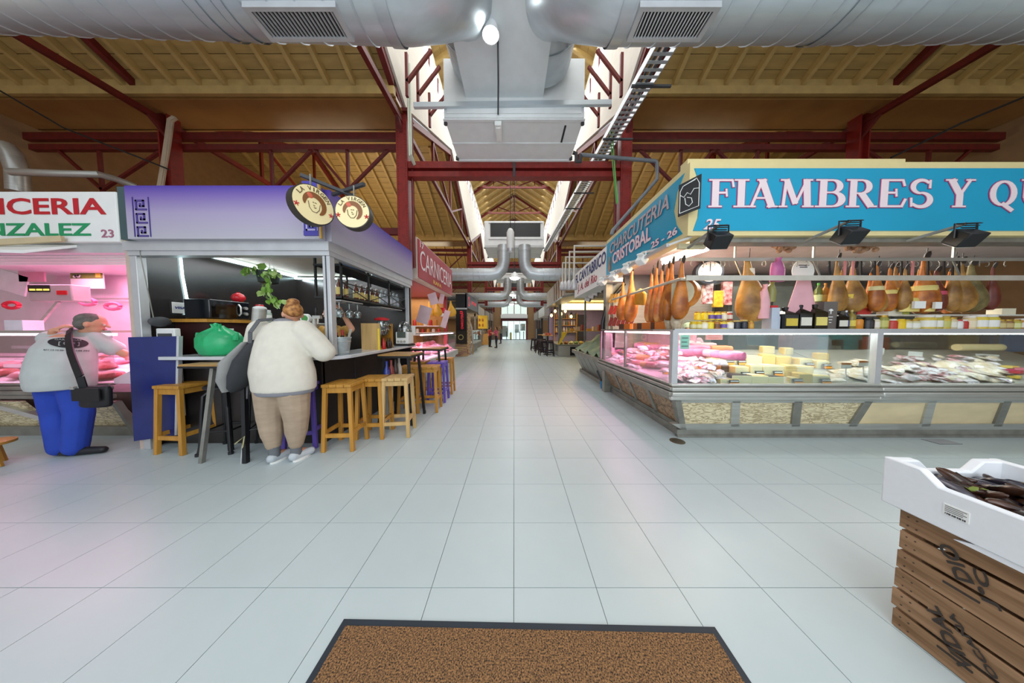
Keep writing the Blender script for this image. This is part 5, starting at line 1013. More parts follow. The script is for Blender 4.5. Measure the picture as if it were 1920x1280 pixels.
# signs
PURPS = M('purple fascia', '8b7bb4', .45, kind='grad', col2='9d98a8')
nt = PURPS.node_tree
for n_ in nt.nodes:
    if n_.type == 'VALTORGB':
        e = n_.color_ramp.elements; e[0].position = 2.39; e[0].position = 0; e[0].color = lin('b4b1bb'); e[1].color = lin('4a34a0'); k_ = e.new(.5); k_.color = lin('a699ba'); k_ = e.new(.82); k_.color = lin('7a63ac')
    if n_.type == 'MAPPING': n_.inputs['Location'].default_value = (0, 0, 0); n_.inputs['Scale'].default_value = (1, 1, 1 / .56)
def fascia(b, name, label):
    zs = 2.39; o = one(b, name, PURPS, label, 'sign'); return o
fr = fascia(B().box(-4.19, BX1 - .0, 2.72, 2.79, 2.39, 2.95), 'shop_sign', 'purple fading fascia sign across the front of the bar kiosk')
sd = fascia(B().box(BX1 - .02, BX1 + .06, 2.8, 5.0, 2.39, 2.95), 'shop_sign', 'purple fading fascia sign along the aisle side of the bar kiosk')
KEYM = M('key pattern purple', '4a3a86', .5, kind='plain')
def greek(x, z0, par, y=2.717, w=.12):
    b = B(); k = .018
    for i in range(3):
        z = z0 + i * .14
        for (xa, xb, za, zb) in ((0, w, 0, k), (0, k, 0, .11), (0, w * .8, .11 - k, .11), (w * .8 - k, w * .8, .035, .11), (w * .35, w * .8, .035, .035 + k), (w * .35, w * .35 + k, .035, .075)):
            b.box(x + xa, x + xb, y - .003, y + .003, z + za, z + zb)
    b.box(x - .03, x - .022, y - .003, y + .003, z0, z0 + .42).box(x + w + .02, x + w + .028, y - .003, y + .003, z0, z0 + .42)
    return b.obj('key_pattern', KEYM, par)
greek(-4.08, 2.41, fr)
B().box(-4.30, -4.19, 2.74, 2.9, 2.39, 2.95).obj('end_panel', M('teal grey end panel', '41585c', .4), fr)
# round hanging signs
def roundsign(c, r, rz, label, arm):
    t = thing('round_sign', label, 'sign', tuple(c), rz, 'round bar signs')
    b = B(); b.tube([(0, -.045, 0), (0, .045, 0)], r, 36); b.obj('lightbox', M('dark sign rim', '3a352f', .5), t, local=True)
    B().tube([(0, -.05, 0), (0, -.044, 0)], r * .95, 36).obj('sign_face', M('cream sign face', 'ead9a6', .5, kind='plain', emit=.15), t, local=True)
    ink = M('brown ink', '6d5a3c', .5, kind='plain'); b = B()
    hr = B(); hr.tube([(r * .46 * math.cos(a), -.053, r * .5 * math.sin(a)) for a in [R(-60 + 12 * i) for i in range(22)]], [r * (.03 + .13 * math.sin(math.pi * i / 21) ** .5) for i in range(22)], 6); hr.v = [(x, -.053 + (y + .053) * .06, z) for x, y, z in hr.v]; hr.obj('hair_print', M('hair brown print', '8d5a30', .5, kind='plain'), t, local=True)
    fl_ = B().ball((-.2 * r, -.052, .42 * r), (r * .17, .004, r * .15), 12, 6); fl_.obj('flower_print', M('coral print', 'dc6a50', .5, kind='plain'), t, local=True)
    for q in ([(-.28, .1), (-.24, -.2), (-.1, -.38), (.08, -.38), (.22, -.2), (.27, .1)], [(-.05, -.02), (-.02, -.06), (.02, -.04)], [(.02, .1), (.06, .12), (.1, .1)], [(-.08, .1), (-.05, .12), (-.02, .1)], [(-.03, -.14), (.03, -.16), (.08, -.13)]): b.tube([(x * r, -.052, z * r) for x, z in q], .0035, 4)
    b.obj('portrait_drawing', ink, t, local=True)
    b = B()
    for x in (-.8, .8): 
        for k in range(5): a = k * 2 * math.pi / 5 + 1.57; b.tube([(x * r, -.052, -.25 * r), (x * r + .022 * math.cos(a), -.052, -.25 * r + .022 * math.sin(a))], .005, 4)
    b.obj('star', REDP, t, local=True)
    s = 'LA VIRGEN'
    for i, chh in enumerate(s):
        if chh == ' ': continue
        a = R(148 - i * 14.5); o = text(chh, ink, (0, 0, 0), (math.sin(a), 0, -math.cos(a)), r * (.17 if chh != 'I' else .05), r * .2, None, up=(math.cos(a), 0, math.sin(a)), bold=.01, ext=.003, center=True)
        for v in o.data.vertices: v.co += Vector((.79 * r * math.cos(a), -.051, .79 * r * math.sin(a)))
        o.parent = t
    B().tube([(0, 0, r), (0, 0, r + .12)], .008, 6).obj('chain', STEELD, t, local=True)
    ar = B(); m_ = Matrix.Rotation(-rz, 4, 'Z'); ar.bar(m_ @ (Vector(arm[0]) - Vector(c)), m_ @ (Vector(arm[1]) - Vector(c)), .03, .03); ar.obj('bracket_arm', DKGRY, t, local=True)
c1 = aY(584, 386, 2.5); roundsign(c1, .185, R(66), 'round cream lightbox sign with a portrait, hanging left of the kiosk corner', ((c1.x - .1, 2.5, c1.z + .3), (c1.x + .25, 2.78, c1.z + .24)))
c2 = aY(665, 401, 2.62); roundsign(c2, .165, R(10), 'round cream lightbox sign with a portrait, hanging right of the kiosk corner', ((c2.x - .35, 2.8, c2.z + .29), (c2.x + .12, 2.6, c2.z + .29)))
kb = thing('key_banner', 'violet corner banner with a pale key pattern beside the round signs', 'banner', (-2.16, 2.72, 2.42)); B().box(-2.27, -2.1, 2.705, 2.72, 2.42, 2.99).obj('panel', M('violet banner', '4c44a8', .45), kb); KEYM = M('pale key lines', 'b9b2e0', .5, kind='plain'); greek(-2.24, 2.47, kb, 2.703, .1); B().box(-2.1, -2.075, 2.70, 2.72, 2.39, 2.99).obj('edge_strip', M('ochre strip', 'c9a050', .5), kb)
# ---- things in the bar
t = thing('wall_shelf', 'pine edged shelf on the slate wall under the microwave', 'shelf', (-4.1, 3.5, 1.5)); B().box(BX0, -3.86, 3.1, 4.2, 1.5, 1.54).obj('board', STOOLW, t); B().box(BX0, -3.9, 3.15, 4.15, 1.1, 1.5).obj('dark_back', M('dark red shelf back', '3a1714', .5), t)
for y, w in ((3.2, .22), (3.7, .28)): B().box(-3.9, -3.895, y, y + w, 1.22, 1.42).obj('menu_card', PAPER, t)
t = thing('microwave', 'black microwave oven standing on the pine edged shelf', 'microwave', (-4.1, 3.4, 1.54))
B().box(-4.25, -3.92, 3.18, 3.66, 1.55, 1.80).obj('casing', M('glossy black', '101318', .12, spec=.8), t, bevel=.01)
B().box(-3.922, -3.91, 3.19, 3.53, 1.565, 1.785).obj('door', M('oven glass', '0c0a0a', .08, spec=.9), t); B().box(-3.911, -3.908, 3.24, 3.48, 1.61, 1.74).obj('door_window', M('amber oven window', '2a1f12', .1), t)
B().tube([(-3.91, 3.51, 1.6), (-3.885, 3.515, 1.63), (-3.885, 3.515, 1.72), (-3.91, 3.51, 1.76)], .01, 8).obj('door_handle', STEEL, t)
for z in (1.63, 1.71): B().cyl((-3.92, 3.6, z), (-3.895, 3.6, z), .022, n=12).obj('knob', STEEL, t)
c = aX(447, 559, -4.05); one(B().ball((c.x, c.y, 1.80 + .07), (.075, .075, .07), 14, 8).cyl((c.x, c.y, 1.935), (c.x, c.y, 1.95), .02, n=8), 'red_bowl', REDP, 'shiny red round lidded pot on top of the microwave', 'pot')
c = aX(337, 577, BX0 + .01); t = thing('card_sign', 'small white card payment sign on the slate wall', 'sign', (c.x, c.y, c.z)); B().box(c.x - .005, c.x + .005, c.y - .07, c.y + .07, c.z - .07, c.z + .07).obj('plate', PAPER, t)
text('VISA', M('visa blue', '2a3a8a', .5, kind='plain'), (c.x + .007, c.y - .05, c.z - .015), (0, 1, 0), .1, .03, t, bold=.02, shear=.2)
c = aX(300, 603, -4.2); t = thing('hanging_pan', 'grey oval hanging pan on a thin wire inside the bar window', 'pan', tuple(c)); B().ball(c, (.03, .1, .06), 14, 8).obj('pan_body', DKGRY, t); B().tube([c + pv(0, -.05, .04), c + pv(.0, -.13, .9)], .005, 5).obj('wire', STEELD, t)
t = thing('electric_box', 'white framed fuse cabinet standing behind the blue panel', 'cabinet', (-4.2, 3.15, .4)); B().box(-4.24, -4.02, 2.91, 2.97, .35, 1.42).obj('body', WHITE, t, bevel=.01); B().box(-4.21, -4.05, 2.902, 2.912, .45, 1.36).obj('door', DKGRY, t)
p = aY(445, 652, 3.0); one(B().box(-3.75, -3.62, 3.05, 3.15, 1.1, 1.15).box(-3.73, -3.64, 3.06, 3.14, 1.15, 1.2), 'card_terminal', WHITE, 'white payment terminal on the bar worktop left of the green bag', 'payment terminal', bevel=.01)
# hanging plant
c = aY(503, 512, 3.25); t = thing('hanging_plant', 'trailing pothos plant in a dark pot hanging in the bar window', 'plant', (c.x, c.y, c.z - .1))
B().lathe([(.06, -.02), (.1, .0), (.12, .14), (.1, .14)], 14, (c.x, c.y, c.z - .12)).obj('pot', M('dark green pot', '16241f', .4), t)
for a in range(3): B().tube([(c.x + .1 * math.cos(a * 2.1), c.y + .1 * math.sin(a * 2.1), c.z), (c.x, c.y, 2.46)], .003, 4).obj('wire', PAPER, t)
q_ = random.Random(5); st_ = B(); vines = [[c + pv(.02, -.1, 0), c + pv(.1, -.13, -.02), c + pv(.15, -.13, -.15), c + pv(.13, -.12, -.28), c + pv(.2, -.12, -.38), c + pv(.27, -.1, -.36)], [c + pv(-.05, -.1, 0), c + pv(-.16, -.1, .05), c + pv(-.2, -.1, .0)], [c + pv(.05, -.08, .02), c + pv(.17, -.1, .03), c + pv(.24, -.1, -.06)], [c + pv(.1, -.1, -.1), c + pv(.05, -.12, -.24), c + pv(.1, -.12, -.36)], [c + pv(0, -.05, .02), c + pv(-.05, -.1, .08), c + pv(.06, -.1, .1)]]
for v_ in vines: st_.tube(v_, .005, 5)
st_.obj('vine_stem', M('vine stem', '5e7a3a', .5), t)
lf = [B().add([(0, 0, 0), (.028, .02, .006), (.03, .05, .0), (0, .085, -.014), (-.03, .05, 0), (-.028, .02, .006), (0, .045, .012)], [(0, 1, 6), (1, 2, 6), (2, 3, 6), (3, 4, 6), (4, 5, 6), (5, 0, 6)]).mesh('leaf', m) for m in (M('pothos leaf', '7fae3e', .4, amt=.25), M('pale pothos leaf', 'b6d27e', .4, amt=.2))]
for v_ in vines:
    for a, b_ in zip(v_[:-1], v_[1:]):
        for k in range(5):
            o = bpy.data.objects.new('leaf', lf[q_.random() < .35]); COL.objects.link(o); o.parent = t; o.location = a.lerp(b_, q_.random()) + pv(q_.uniform(-.02, .02), q_.uniform(-.03, .01), q_.uniform(-.02, .02)) - wloc(t); o.rotation_euler = (q_.uniform(-1.8, -.6), q_.uniform(-.6, .6), q_.uniform(-3, 3)); s_ = q_.uniform(.7, 1.2); o.scale = (s_,) * 3
# green bag
c = aY(413, 661, 2.95); BAGM = M('green carrier bag', '22b572', .3, amt=.25, scale=6, spec=.6); t = thing('carrier_bag', 'green plastic carrier bag with tied handles on the bar worktop', 'bag', (c.x, 2.95, 1.10))
q_ = random.Random(2); secs = [(0, .15, .11), (.02, .19, .14), (.10, .225, .17), (.2, .22, .165), (.25, .19, .13), (.29, .12, .08), (.32, .07, .045), (.345, .05, .03)]
b = B(); rs = []; n = 28
for z, rx, ry in secs: rs.append([(c.x + rx * math.cos(2 * math.pi * k / n) * (1 + .05 * math.sin(k * 3.1 + z * 20)), 2.95 + ry * math.sin(2 * math.pi * k / n) * (1 + .06 * math.cos(k * 2.3)), 1.10 + z + (.012 * math.sin(k * 2.7) if z > .2 else 0)) for k in range(n)])
b.rings(rs).obj('bag_body', BAGM, t, ang=60)
for sx_ in (-1, 1): B().tube([(c.x + sx_ * .03, 2.93, 1.42), (c.x + sx_ * .05, 2.92, 1.47), (c.x + sx_ * .01, 2.92, 1.475), (c.x + sx_ * .0, 2.93, 1.43)], [.02, .014, .014, .02], 8).obj('handle', BAGM, t)
for sx_ in (-1, 1): B().loft([(c.x + sx_ * .2, 2.93, 1.28, .05, .03), (c.x + sx_ * .225, 2.93, 1.34, .03, .02), (c.x + sx_ * .24, 2.93, 1.37, .01, .008)], 8).obj('gusset_ear', BAGM, t)
# beer column and taps
t = thing('beer_tap', 'slanted stainless beer column beside the microwave', 'beer tap', (-3.05, 3.05, 1.1)); a = aY(478, 640, 3.1); b_ = aY(487, 578, 3.05)
B().cyl((a.x, 3.1, 1.1), b_, .065, n=18).obj('column', STEEL, t); B().ball(b_, (.065, .065, .03), 14, 6).obj('column_cap', WHITE, t)
t = thing('beer_tap', 'beer font with a green badge and black handle behind the kiosk corner post', 'beer tap', (-2.5, 3.4, 1.1)); c = aY(576, 597, 3.2)
B().cyl((c.x + .05, 3.25, 1.1), (c.x + .05, 3.25, c.z + .02), .03, n=12).obj('column', STEEL, t); B().cyl((c.x, 3.16, c.z), (c.x, 3.2, c.z), .06, n=18).obj('badge', PAPER, t); B().cyl((c.x, 3.155, c.z), (c.x, 3.165, c.z), .04, n=16).obj('badge_centre', M('badge green', '4d9a4a', .4), t)
c2_ = aY(593, 590, 3.2); B().bar((c2_.x - .04, 3.2, c2_.z - .03), (c2_.x + .06, 3.2, c2_.z - .03), .04).obj('tap_body', STEEL, t); B().loft([(c2_.x, 3.2, c2_.z - .01, .012, .012), (c2_.x, 3.2, c2_.z + .05, .02, .02), (c2_.x, 3.2, c2_.z + .09, .012, .012)], 10).obj('tap_handle', BLACK, t); B().cyl((c2_.x + .03, 3.19, c2_.z - .05), (c2_.x + .03, 3.18, c2_.z - .12), .01, n=8).obj('spout', STEEL, t)
for i, (u, v0, v1, b_, c_, l_, nm) in enumerate(((488, 566, 600, 'c98a3a', 'c8242a', None, 'glass jar with a red lid beside the slanted beer column'), (501, 578, 602, '9aa89a', 'd0d4d4', 'e8e8e0', 'jar with a white label beside the slanted beer column'))): jarat(u, v0, v1, 14, 3.6, b_, c_, l_, nm, None, z=1.50)
one(B().box(-3.35, -2.85, 3.5, 3.75, 1.10, 1.5), 'coffee_machine', STEELD, 'steel appliance behind the worktop carrying two jars', 'appliance', bevel=.02)
# bottles and shelf of the aisle side
t = thing('bottle_rack', 'black hanging steel bottle shelf with crossed braces over the bar aisle side', 'shelf', (-2.3, 4, 1.8))
for z in (1.80, 2.2): B().box(-2.5, -2.16, 3.1, 4.92, z, z + .025).obj('shelf_board', BLACK, t)
for y in (3.12, 3.7, 4.3, 4.9):
    B().box(-2.18, -2.16, y - .012, y + .012, 1.8, 2.47).obj('upright', BLACK, t); B().box(-2.5, -2.48, y - .012, y + .012, 1.8, 2.47).obj('upright', BLACK, t)
for a, b_ in ((3.12, 3.7), (3.7, 4.3), (4.3, 4.9)):
    B().bar((-2.165, a, 1.83), (-2.165, b_, 2.0), .01).bar((-2.165, a, 2.0), (-2.165, b_, 1.83), .01).bar((-2.165, a, 2.0), (-2.165, b_, 2.0), .012).obj('cross_brace', BLACK, t)
B().box(-2.4, -2.2, 3.15, 3.6, 1.77, 1.785).obj('glass_rack', ALU, t); B().box(-2.4, -2.2, 4.1, 4.85, 1.77, 1.785).obj('glass_rack', ALU, t)
bb = thing('beer_bottle', 'x', 'bottle', (0, 0, 0)); B().lathe([(.028, 0), (.03, .005), (.03, .14), (.012, .19), (.012, .235)], 10).obj('glass_body', M('brown bottle glass', '6b2f14', .15, spec=.7), bb, local=True); B().lathe([(.0305, .03), (.0305, .12)], 10).obj('paper_label', cm('e8cf7a', .5), bb, local=True); B().lathe([(.0135, .222), (.014, .24), (.012, .245)], 8).obj('cap', cm('d8d4cc', .3), bb, local=True); cache(bb)
wb = thing('glass_bottle', 'x', 'bottle', (0, 0, 0)); B().lathe([(.03, 0), (.033, .005), (.033, .16), (.013, .21), (.013, .25)], 10).obj('glass_body', M('clear bottle glass', 'b9c3c8', .12, amt=.3), wb, local=True); B().lathe([(.034, .04), (.034, .12)], 10).obj('paper_label', cm('d8dce4', .5), wb, local=True); cache(wb)
for i in range(14):
    y = 3.17 + i * .066 + (.08 if i >= 4 else 0); o = bb if i == 0 else dup(bb); o.location = (-2.24 - .05 * (i % 2), y, 1.825); tag(o, 'brown beer bottle with a yellow label on the hanging shelf, %s from the corner post' % ORD[i], 'bottle', 'beer bottles on the hanging shelf')
for i in range(10):
    y = 4.2 + i * .068; o = wb if i == 0 else dup(wb); o.location = (-2.24 - .05 * (i % 2), y, 1.825); tag(o, 'clear pale bottle on the hanging shelf, %s after the beer bottles' % ORD[i], 'bottle', 'clear bottles on the hanging shelf')
one(B().box(-2.46, -2.2, 3.5, 3.68, 2.226, 2.44), 'poster_box', M('deep blue box', '16386e', .4, amt=.3), 'deep blue printed box on the top hanging shelf', 'box')
for i in range(12):
    y = 3.95 + i * .075; one(B().lathe([(.03, 0), (.034, .005), (.036, .1), (.03, .1)], 10, (-2.22, y, 2.226)), 'drinking_glass', M('frosted glass', 'cfe8ea', .15, amt=.1), 'clear tumbler on the top hanging shelf, %s from the blue box' % ORD[i], 'glass', 'tumblers on the top hanging shelf')
def goblet_mesh(): return B().lathe([(.035, 0), (.036, -.004), (.006, -.012), (.005, -.09), (.02, -.1), (.045, -.13), (.05, -.16), (.042, -.2), (.04, -.2), (.047, -.16), (.042, -.132), (.0, -.11)], 14).mesh('wine_glass', glass('wine glass', 'e6efef', .5, .05))
gm = goblet_mesh()
for i, (y, x) in enumerate(((3.18, -2.25), (3.28, -2.32), (3.36, -2.24), (3.45, -2.3), (3.52, -2.23))):
    o = bpy.data.objects.new('wine_glass', gm); COL.objects.link(o); o.location = (x, y, 1.768); tag(o, 'stemmed balloon glass hanging upside down under the shelf, %s from the corner post' % ORD[i], 'glass', 'hanging glasses')
# on the worktop: ice bucket, glasses crate, juicer
p = aZ(646, 662, 1.10); c = Vector((-2.14, 3.02, 1.1)); t = thing('ice_bucket', 'galvanised ice bucket with two red capped wine bottles on the bar corner', 'bucket', tuple(c))
B().lathe([(.085, 0), (.09, .005), (.115, .2), (.122, .205), (.118, .215), (.108, .2), (.085, .02)], 22, c).obj('bucket_body', M('galvanised bucket', 'b9c2c4', .35, .6, amt=.2, scale=12), t); 
for z in (.03, .16): B().lathe([(.09 + z * .13, z - .004), (.095 + z * .13, z), (.09 + z * .13, z + .004)], 22, c).obj('rib', STEEL, t)
B().bar(c + pv(.1, 0, .19), c + pv(.15, -.02, .31), .03, .008).obj('ice_scoop', STEEL, t)
for i, (dx, capc) in enumerate(((-.04, 'caa04a'), (.03, 'b03030'))):
    q = c + pv(dx, .0, .08); tt = thing('wine_bottle', ('gold topped' if i == 0 else 'red topped') + ' wine bottle standing in the ice bucket', 'bottle', tuple(q), 0, 'wine bottles in the bucket'); B().lathe([(.03, 0), (.03, .1), (.014, .16), (.013, .2)], 10, q).obj('glass_body', cm('1c1a16', .1), tt); B().lathe([(.015, .14), (.015, .21), (.012, .215)], 10, q).obj('foil', cm('a52a2e', .35), tt); B().lathe([(.0155, .19), (.0155, .222)], 10, q).obj('cork', cm(capc, .4), tt)
t = thing('glass_crate', 'upright pine crate holding balloon glasses and sauces on the bar', 'crate', (-2.15, 3.9, 1.1))
y0 = 3.75; B().box(-2.22, -2.2, y0, y0 + .1, 1.1, 1.5).obj('side_panel', STOOLW, t); B().box(-2.22, -2.04, 4.12, 4.14, 1.1, 1.5).obj('side_panel', STOOLW, t); B().box(-2.32, -2.04, y0 - .02, y0, 1.1, 1.5).box(-2.32, -2.3, y0, 4.14, 1.1, 1.5).obj('side_panel', STOOLW2, t); B().box(-2.32, -2.04, y0, 4.14, 1.1, 1.12).obj('crate_floor', STOOLW, t)
for i, (y, z) in enumerate(((3.84, 1.34), (3.96, 1.36), (3.9, 1.44), (4.03, 1.43))):
    one(B().lathe([(.02, -.06), (.07, -.02), (.08, .04), (.06, .1), (.055, .1), (.074, .04), (.065, -.015), (.0, -.05)], 14, (-2.1, y, z)), 'balloon_glass', glass('wine glass'), 'balloon glass perched on the pine crate, %s from the camera' % ORD[i], 'glass', 'glasses on the pine crate')
one(B().lathe([(.1, 0), (.11, .03), (.04, .05)], 14, (-2.12, 3.95, 1.55)), 'red_tray', REDP, 'round red tray on top of the glasses over the pine crate', 'tray')
one(B().cyl((-2.05, 3.72, 1.1), (-2.05, 3.72, 1.42), .018, n=8), 'yellow_tube', YEL, 'bright yellow upright tube in front of the pine crate', 'tube')
for i, (y, cc, nm) in enumerate(((3.82, 'b8242a', 'red sauce bottle standing in the pine crate'), (3.95, '2a1a14', 'dark sauce bottle with a red label before the pine crate'), (4.02, '2a1a14', 'dark sauce bottle nearest the juicer'))): one(B().lathe([(.025, 0), (.028, .01), (.028, .1), (.01, .14), (.01, .17)], 10, (-2.03, y, 1.1)), 'sauce_bottle', cm(cc, .2), nm, 'bottle')
t = thing('juicer', 'white and steel countertop juicer with a clear dome at the far end of the bar', 'juicer', (-2.1, 4.72, 1.1)); x, y = -2.1, 4.72
B().box(x - .12, x + .12, y - .12, y + .12, 1.13, 1.36).obj('body', WHITE, t, bevel=.015); B().box(x - .14, x + .14, y - .14, y + .14, 1.1, 1.13).obj('base', BLACK, t); B().box(x - .09, x + .07, y - .128, y - .12, 1.25, 1.36).obj('control_panel', M('panel grey', '59645e', .3), t)
for k in range(3): B().cyl((x - .07 + .06 * k, y - .12, 1.18), (x - .07 + .06 * k, y - .135, 1.18), .022, n=12).obj('knob', STEEL, t)
B().lathe([(.13, 1.36), (.13, 1.37), (.12, 1.46), (.08, 1.54), (.02, 1.57)], 18, (x, y, 0)).obj('dome', glass('dome', 'd8dcdc', .5), t); B().box(x - .03, x + .0, y - .1, y - .08, 1.38, 1.5).obj('feed_slot', BLACK, t); B().lathe([(.06, 1.37), (.07, 1.42), (.02, 1.47)], 12, (x, y, 0)).obj('reamer', STEEL, t)
one(B().box(x - .1, x + .1, 4.95, 4.99, 1.3, 1.48), 'menu_holder', PAPER, 'white menu card standing behind the juicer', 'menu')
# bottles under the counter at the aisle side
for i, (y, cc, nm) in enumerate(((3.45, '2a3a8a', 'blue headed bottle'), (3.58, '8a3a34', 'rose bottle'), (3.7, '40342a', 'brown bottle'), (3.82, 'c9c2b4', 'clear bottle'))): one(B().lathe([(.04, 0), (.042, .01), (.042, .2), (.016, .27), (.016, .34)], 10, (-1.80, y, .62)), 'stored_bottle', cm(cc, .2), nm + ' on the low shelf under the aisle side of the bar', 'bottle')
one(B().box(-1.85, -1.74, 3.38, 4.8, .59, .62).box(-1.84, -1.76, 3.4, 3.43, 0, .59).box(-1.84, -1.76, 4.75, 4.78, 0, .59), 'low_shelf', STEELD, 'low metal shelf under the aisle side worktop', 'shelf')
# blue panel, stand
t = thing('swing_gate', 'navy blue swing gate closing the gap between butcher and bar', 'gate', (-4.2, 2.8, .1))
g_ = [aY(251, 827, 2.77), aY(327, 816, 2.81), aY(331, 630, 2.81), aY(240, 632, 2.77)]; th_ = pv(.0, .035, 0); B().hexa([g_[0], g_[1], g_[1] + th_, g_[0] + th_], [g_[3], g_[2], g_[2] + th_, g_[3] + th_]).obj('gate_body', BLUE, t); w_ = pv(.02, .005, 0); B().hexa([g_[1], g_[1] + w_, g_[1] + w_ + th_, g_[1] + th_], [g_[2], g_[2] + w_, g_[2] + w_ + th_, g_[2] + th_]).obj('edge_strip', ALU, t); [B().cyl((-4.38, 2.82, z), (-4.38, 2.82, z + .1), .025, n=8).obj('hinge', STEELD, t) for z in (.4, 1.1)]
# ---- stools
def stool(mat, label, loc, rz, h=.78, w=.33, foot=.36, planks=4, group='wooden bar stools', cat='stool'):
    key = ('st', mat.name, h, w)
    if key in PROTO: r = dup(PROTO[key], (*loc, 0), rz); r['label'] = label; return r
    t = thing('bar_stool', label, cat, (*loc, 0), rz, group); PROTO[key] = t; hw = w / 2 - .03; fw = foot / 2 - .02
    for k in range(planks): x = -w / 2 + w / planks * k; B().box(x + .002, x + w / planks - .002, -w / 2, w / 2, h - .035, h).obj('seat_plank', mat, t, bevel=.004, local=True)
    for sx_ in (-1, 1):
        for sy_ in (-1, 1): B().bar((sx_ * hw, sy_ * hw, h - .035), (sx_ * fw, sy_ * fw, 0), .042, .042, up=(0, 1, 0)).obj('leg', mat, t, bevel=.004, local=True)
        f = .28; a = fw + (hw - fw) * f
        B().bar((sx_ * a, -a, h * f), (sx_ * a, a, h * f), .022, .045).obj('stretcher', mat, t, local=True); f = .24; a = fw + (hw - fw) * f
        B().bar((-a, sx_ * a, h * f), (a, sx_ * a, h * f), .022, .045).obj('stretcher', mat, t, local=True)
        B().bar((-hw, sx_ * hw, h - .07), (hw, sx_ * hw, h - .07), .02, .06).bar((sx_ * hw, -hw, h - .07), (sx_ * hw, hw, h - .07), .02, .06).obj('apron', mat, t, local=True)
    return cache(t)
stool(STOOLW, 'honey wooden bar stool beside the standing woman, nearest the aisle', (-2.04, 2.93), R(4))
stool(STOOLW, 'honey wooden bar stool tucked behind the one beside the woman', (-1.86, 3.24), R(3))
stool(STOOLW2, 'pale unvarnished wooden bar stool at the first aisle table', (-1.56, 3.28), R(8))
stool(STOOLW, 'honey wooden stool under the near edge of the first aisle table', (-1.78, 4.2), R(5))
stool(STOOLW, 'honey wooden stool at the far side of the first aisle table', (-1.48, 4.25), R(4))
stool(STOOLW, 'honey wooden stool against the bar beside the second aisle table', (-1.9, 4.9), R(0))
stool(PURPLE, 'purple painted wooden stool at the second aisle table', (-1.5, 4.82), R(2))
stool(STOOLW, 'honey wooden stool farthest along the bar aisle', (-1.52, 5.42), R(3))
stool(PURPLE, 'purple painted stool mostly hidden behind the standing woman', (-2.55, 2.98), R(12))
stool(STOOLW, 'honey wooden stool with a weathered seat in front of the blue panel', (-3.86, 2.86), R(-4))
p = aZ(5, 866, 0); t = thing('low_stool', 'low round wooden stool cut by the left edge of the picture', 'stool', (-5.42, 2.45, 0)); B().lathe([(.15, .22), (.165, .225), (.165, .25), (.15, .256)], 20, (-5.42, 2.45, 0)).obj('seat', STOOLW, t)
for a in range(3): B().cyl((-5.42 + .1 * math.cos(a * 2.09), 2.45 + .1 * math.sin(a * 2.09), .22), (-5.42 + .14 * math.cos(a * 2.09), 2.45 + .14 * math.sin(a * 2.09), 0), .025, .03, n=8).obj('leg', STOOLW, t)
def metal_stool(loc, label, rz):
    t = thing('metal_stool', label, 'stool', (*loc, 0), rz, 'black metal stools'); h = .76
    B().lathe([(.15, h - .03), (.165, h - .02), (.165, h), (.15, h + .012), (.02, h + .014)], 20).obj('seat', BLACK, t, local=True)
    for a in range(4):
        an = a * math.pi / 2 + .78; c_, s_ = math.cos(an), math.sin(an); B().tube([(.1 * c_, .1 * s_, h - .04), (.16 * c_, .16 * s_, h - .1), (.175 * c_, .175 * s_, h - .3), (.2 * c_, .2 * s_, .1), (.22 * c_, .22 * s_, 0)], .017, 8).obj('leg', BLACK, t, local=True); B().cyl((.22 * c_, .22 * s_, 0), (.218 * c_, .218 * s_, .03), .024, n=8).obj('foot_cap', BLACK, t, local=True)
    B().tube([(.19 * math.cos(a * math.pi / 2 + .78), .19 * math.sin(a * math.pi / 2 + .78), .26) for a in range(5)], .011, 6).obj('foot_ring', BLACK, t, local=True)
    return t
metal_stool((-3.38, 2.84), 'black metal bar stool under the near high table', R(10)); metal_stool((-2.98, 2.93), 'black metal bar stool half hidden between the table legs and the woman', R(30))
def high_table(x0, x1, y0, y1, h, label, spread=.06):
    t = thing('high_table', label, 'table', ((x0 + x1) / 2, (y0 + y1) / 2, 0), 0, 'high tables'); B().box(x0, x1, y0, y1, h - .018, h).obj('tabletop', M('table top wood', 'b98d4e', .4, amt=.25, scale=5, stretch=(1, 4, 1)), t); B().box(x0 - .005, x1 + .005, y0 - .005, y1 + .005, h - .05, h - .018).obj('edge_frame', BLACK, t)
    for x, dx in ((x0 + .06, -spread), (x1 - .06, spread)):
        for y, dy in ((y0 + .06, -spread), (y1 - .06, spread)): B().bar((x, y, h - .05), (x + dx, y + dy, 0), .035, .035, up=(0, 1, 0)).obj('leg', BLACK, t); B().bar((x + dx, y + dy, .05), (x + dx, y + dy, 0), .04).obj('foot_cap', BLACK, t)
    return t
t = thing('high_table', 'folding high table with a pine top and slanted black legs near the woman', 'table', (-3.1, 2.62, 0), 0, 'high tables')
B().box(-3.52, -2.74, 2.56, 2.74, 1.02, 1.04).obj('tabletop', M('table top wood'), t); B().box(-3.525, -2.735, 2.555, 2.745, 1.0, 1.02).obj('edge_frame', BLACK, t)
B().bar((-3.2, 2.6, 1.0), (-3.3, 2.53, 0), .036, .036).obj('leg', STEELD, t); B().bar((-2.9, 2.62, 1.0), (-2.83, 2.53, 0), .04, .04).obj('leg', BLACK, t); B().bar((-3.2, 2.7, 1.0), (-3.3, 2.8, 0), .036, .036).obj('leg', BLACK, t); B().bar((-2.86, 2.62, .9), (-2.87, 2.52, 0), .012).obj('stay_rod', ALU, t)
B().tube([(-2.9, 2.5, .22), (-2.8, 2.5, .3), (-2.86, 2.53, .16)], .007, 5).obj('tie_string', cm('d8cf9a', .6), t)
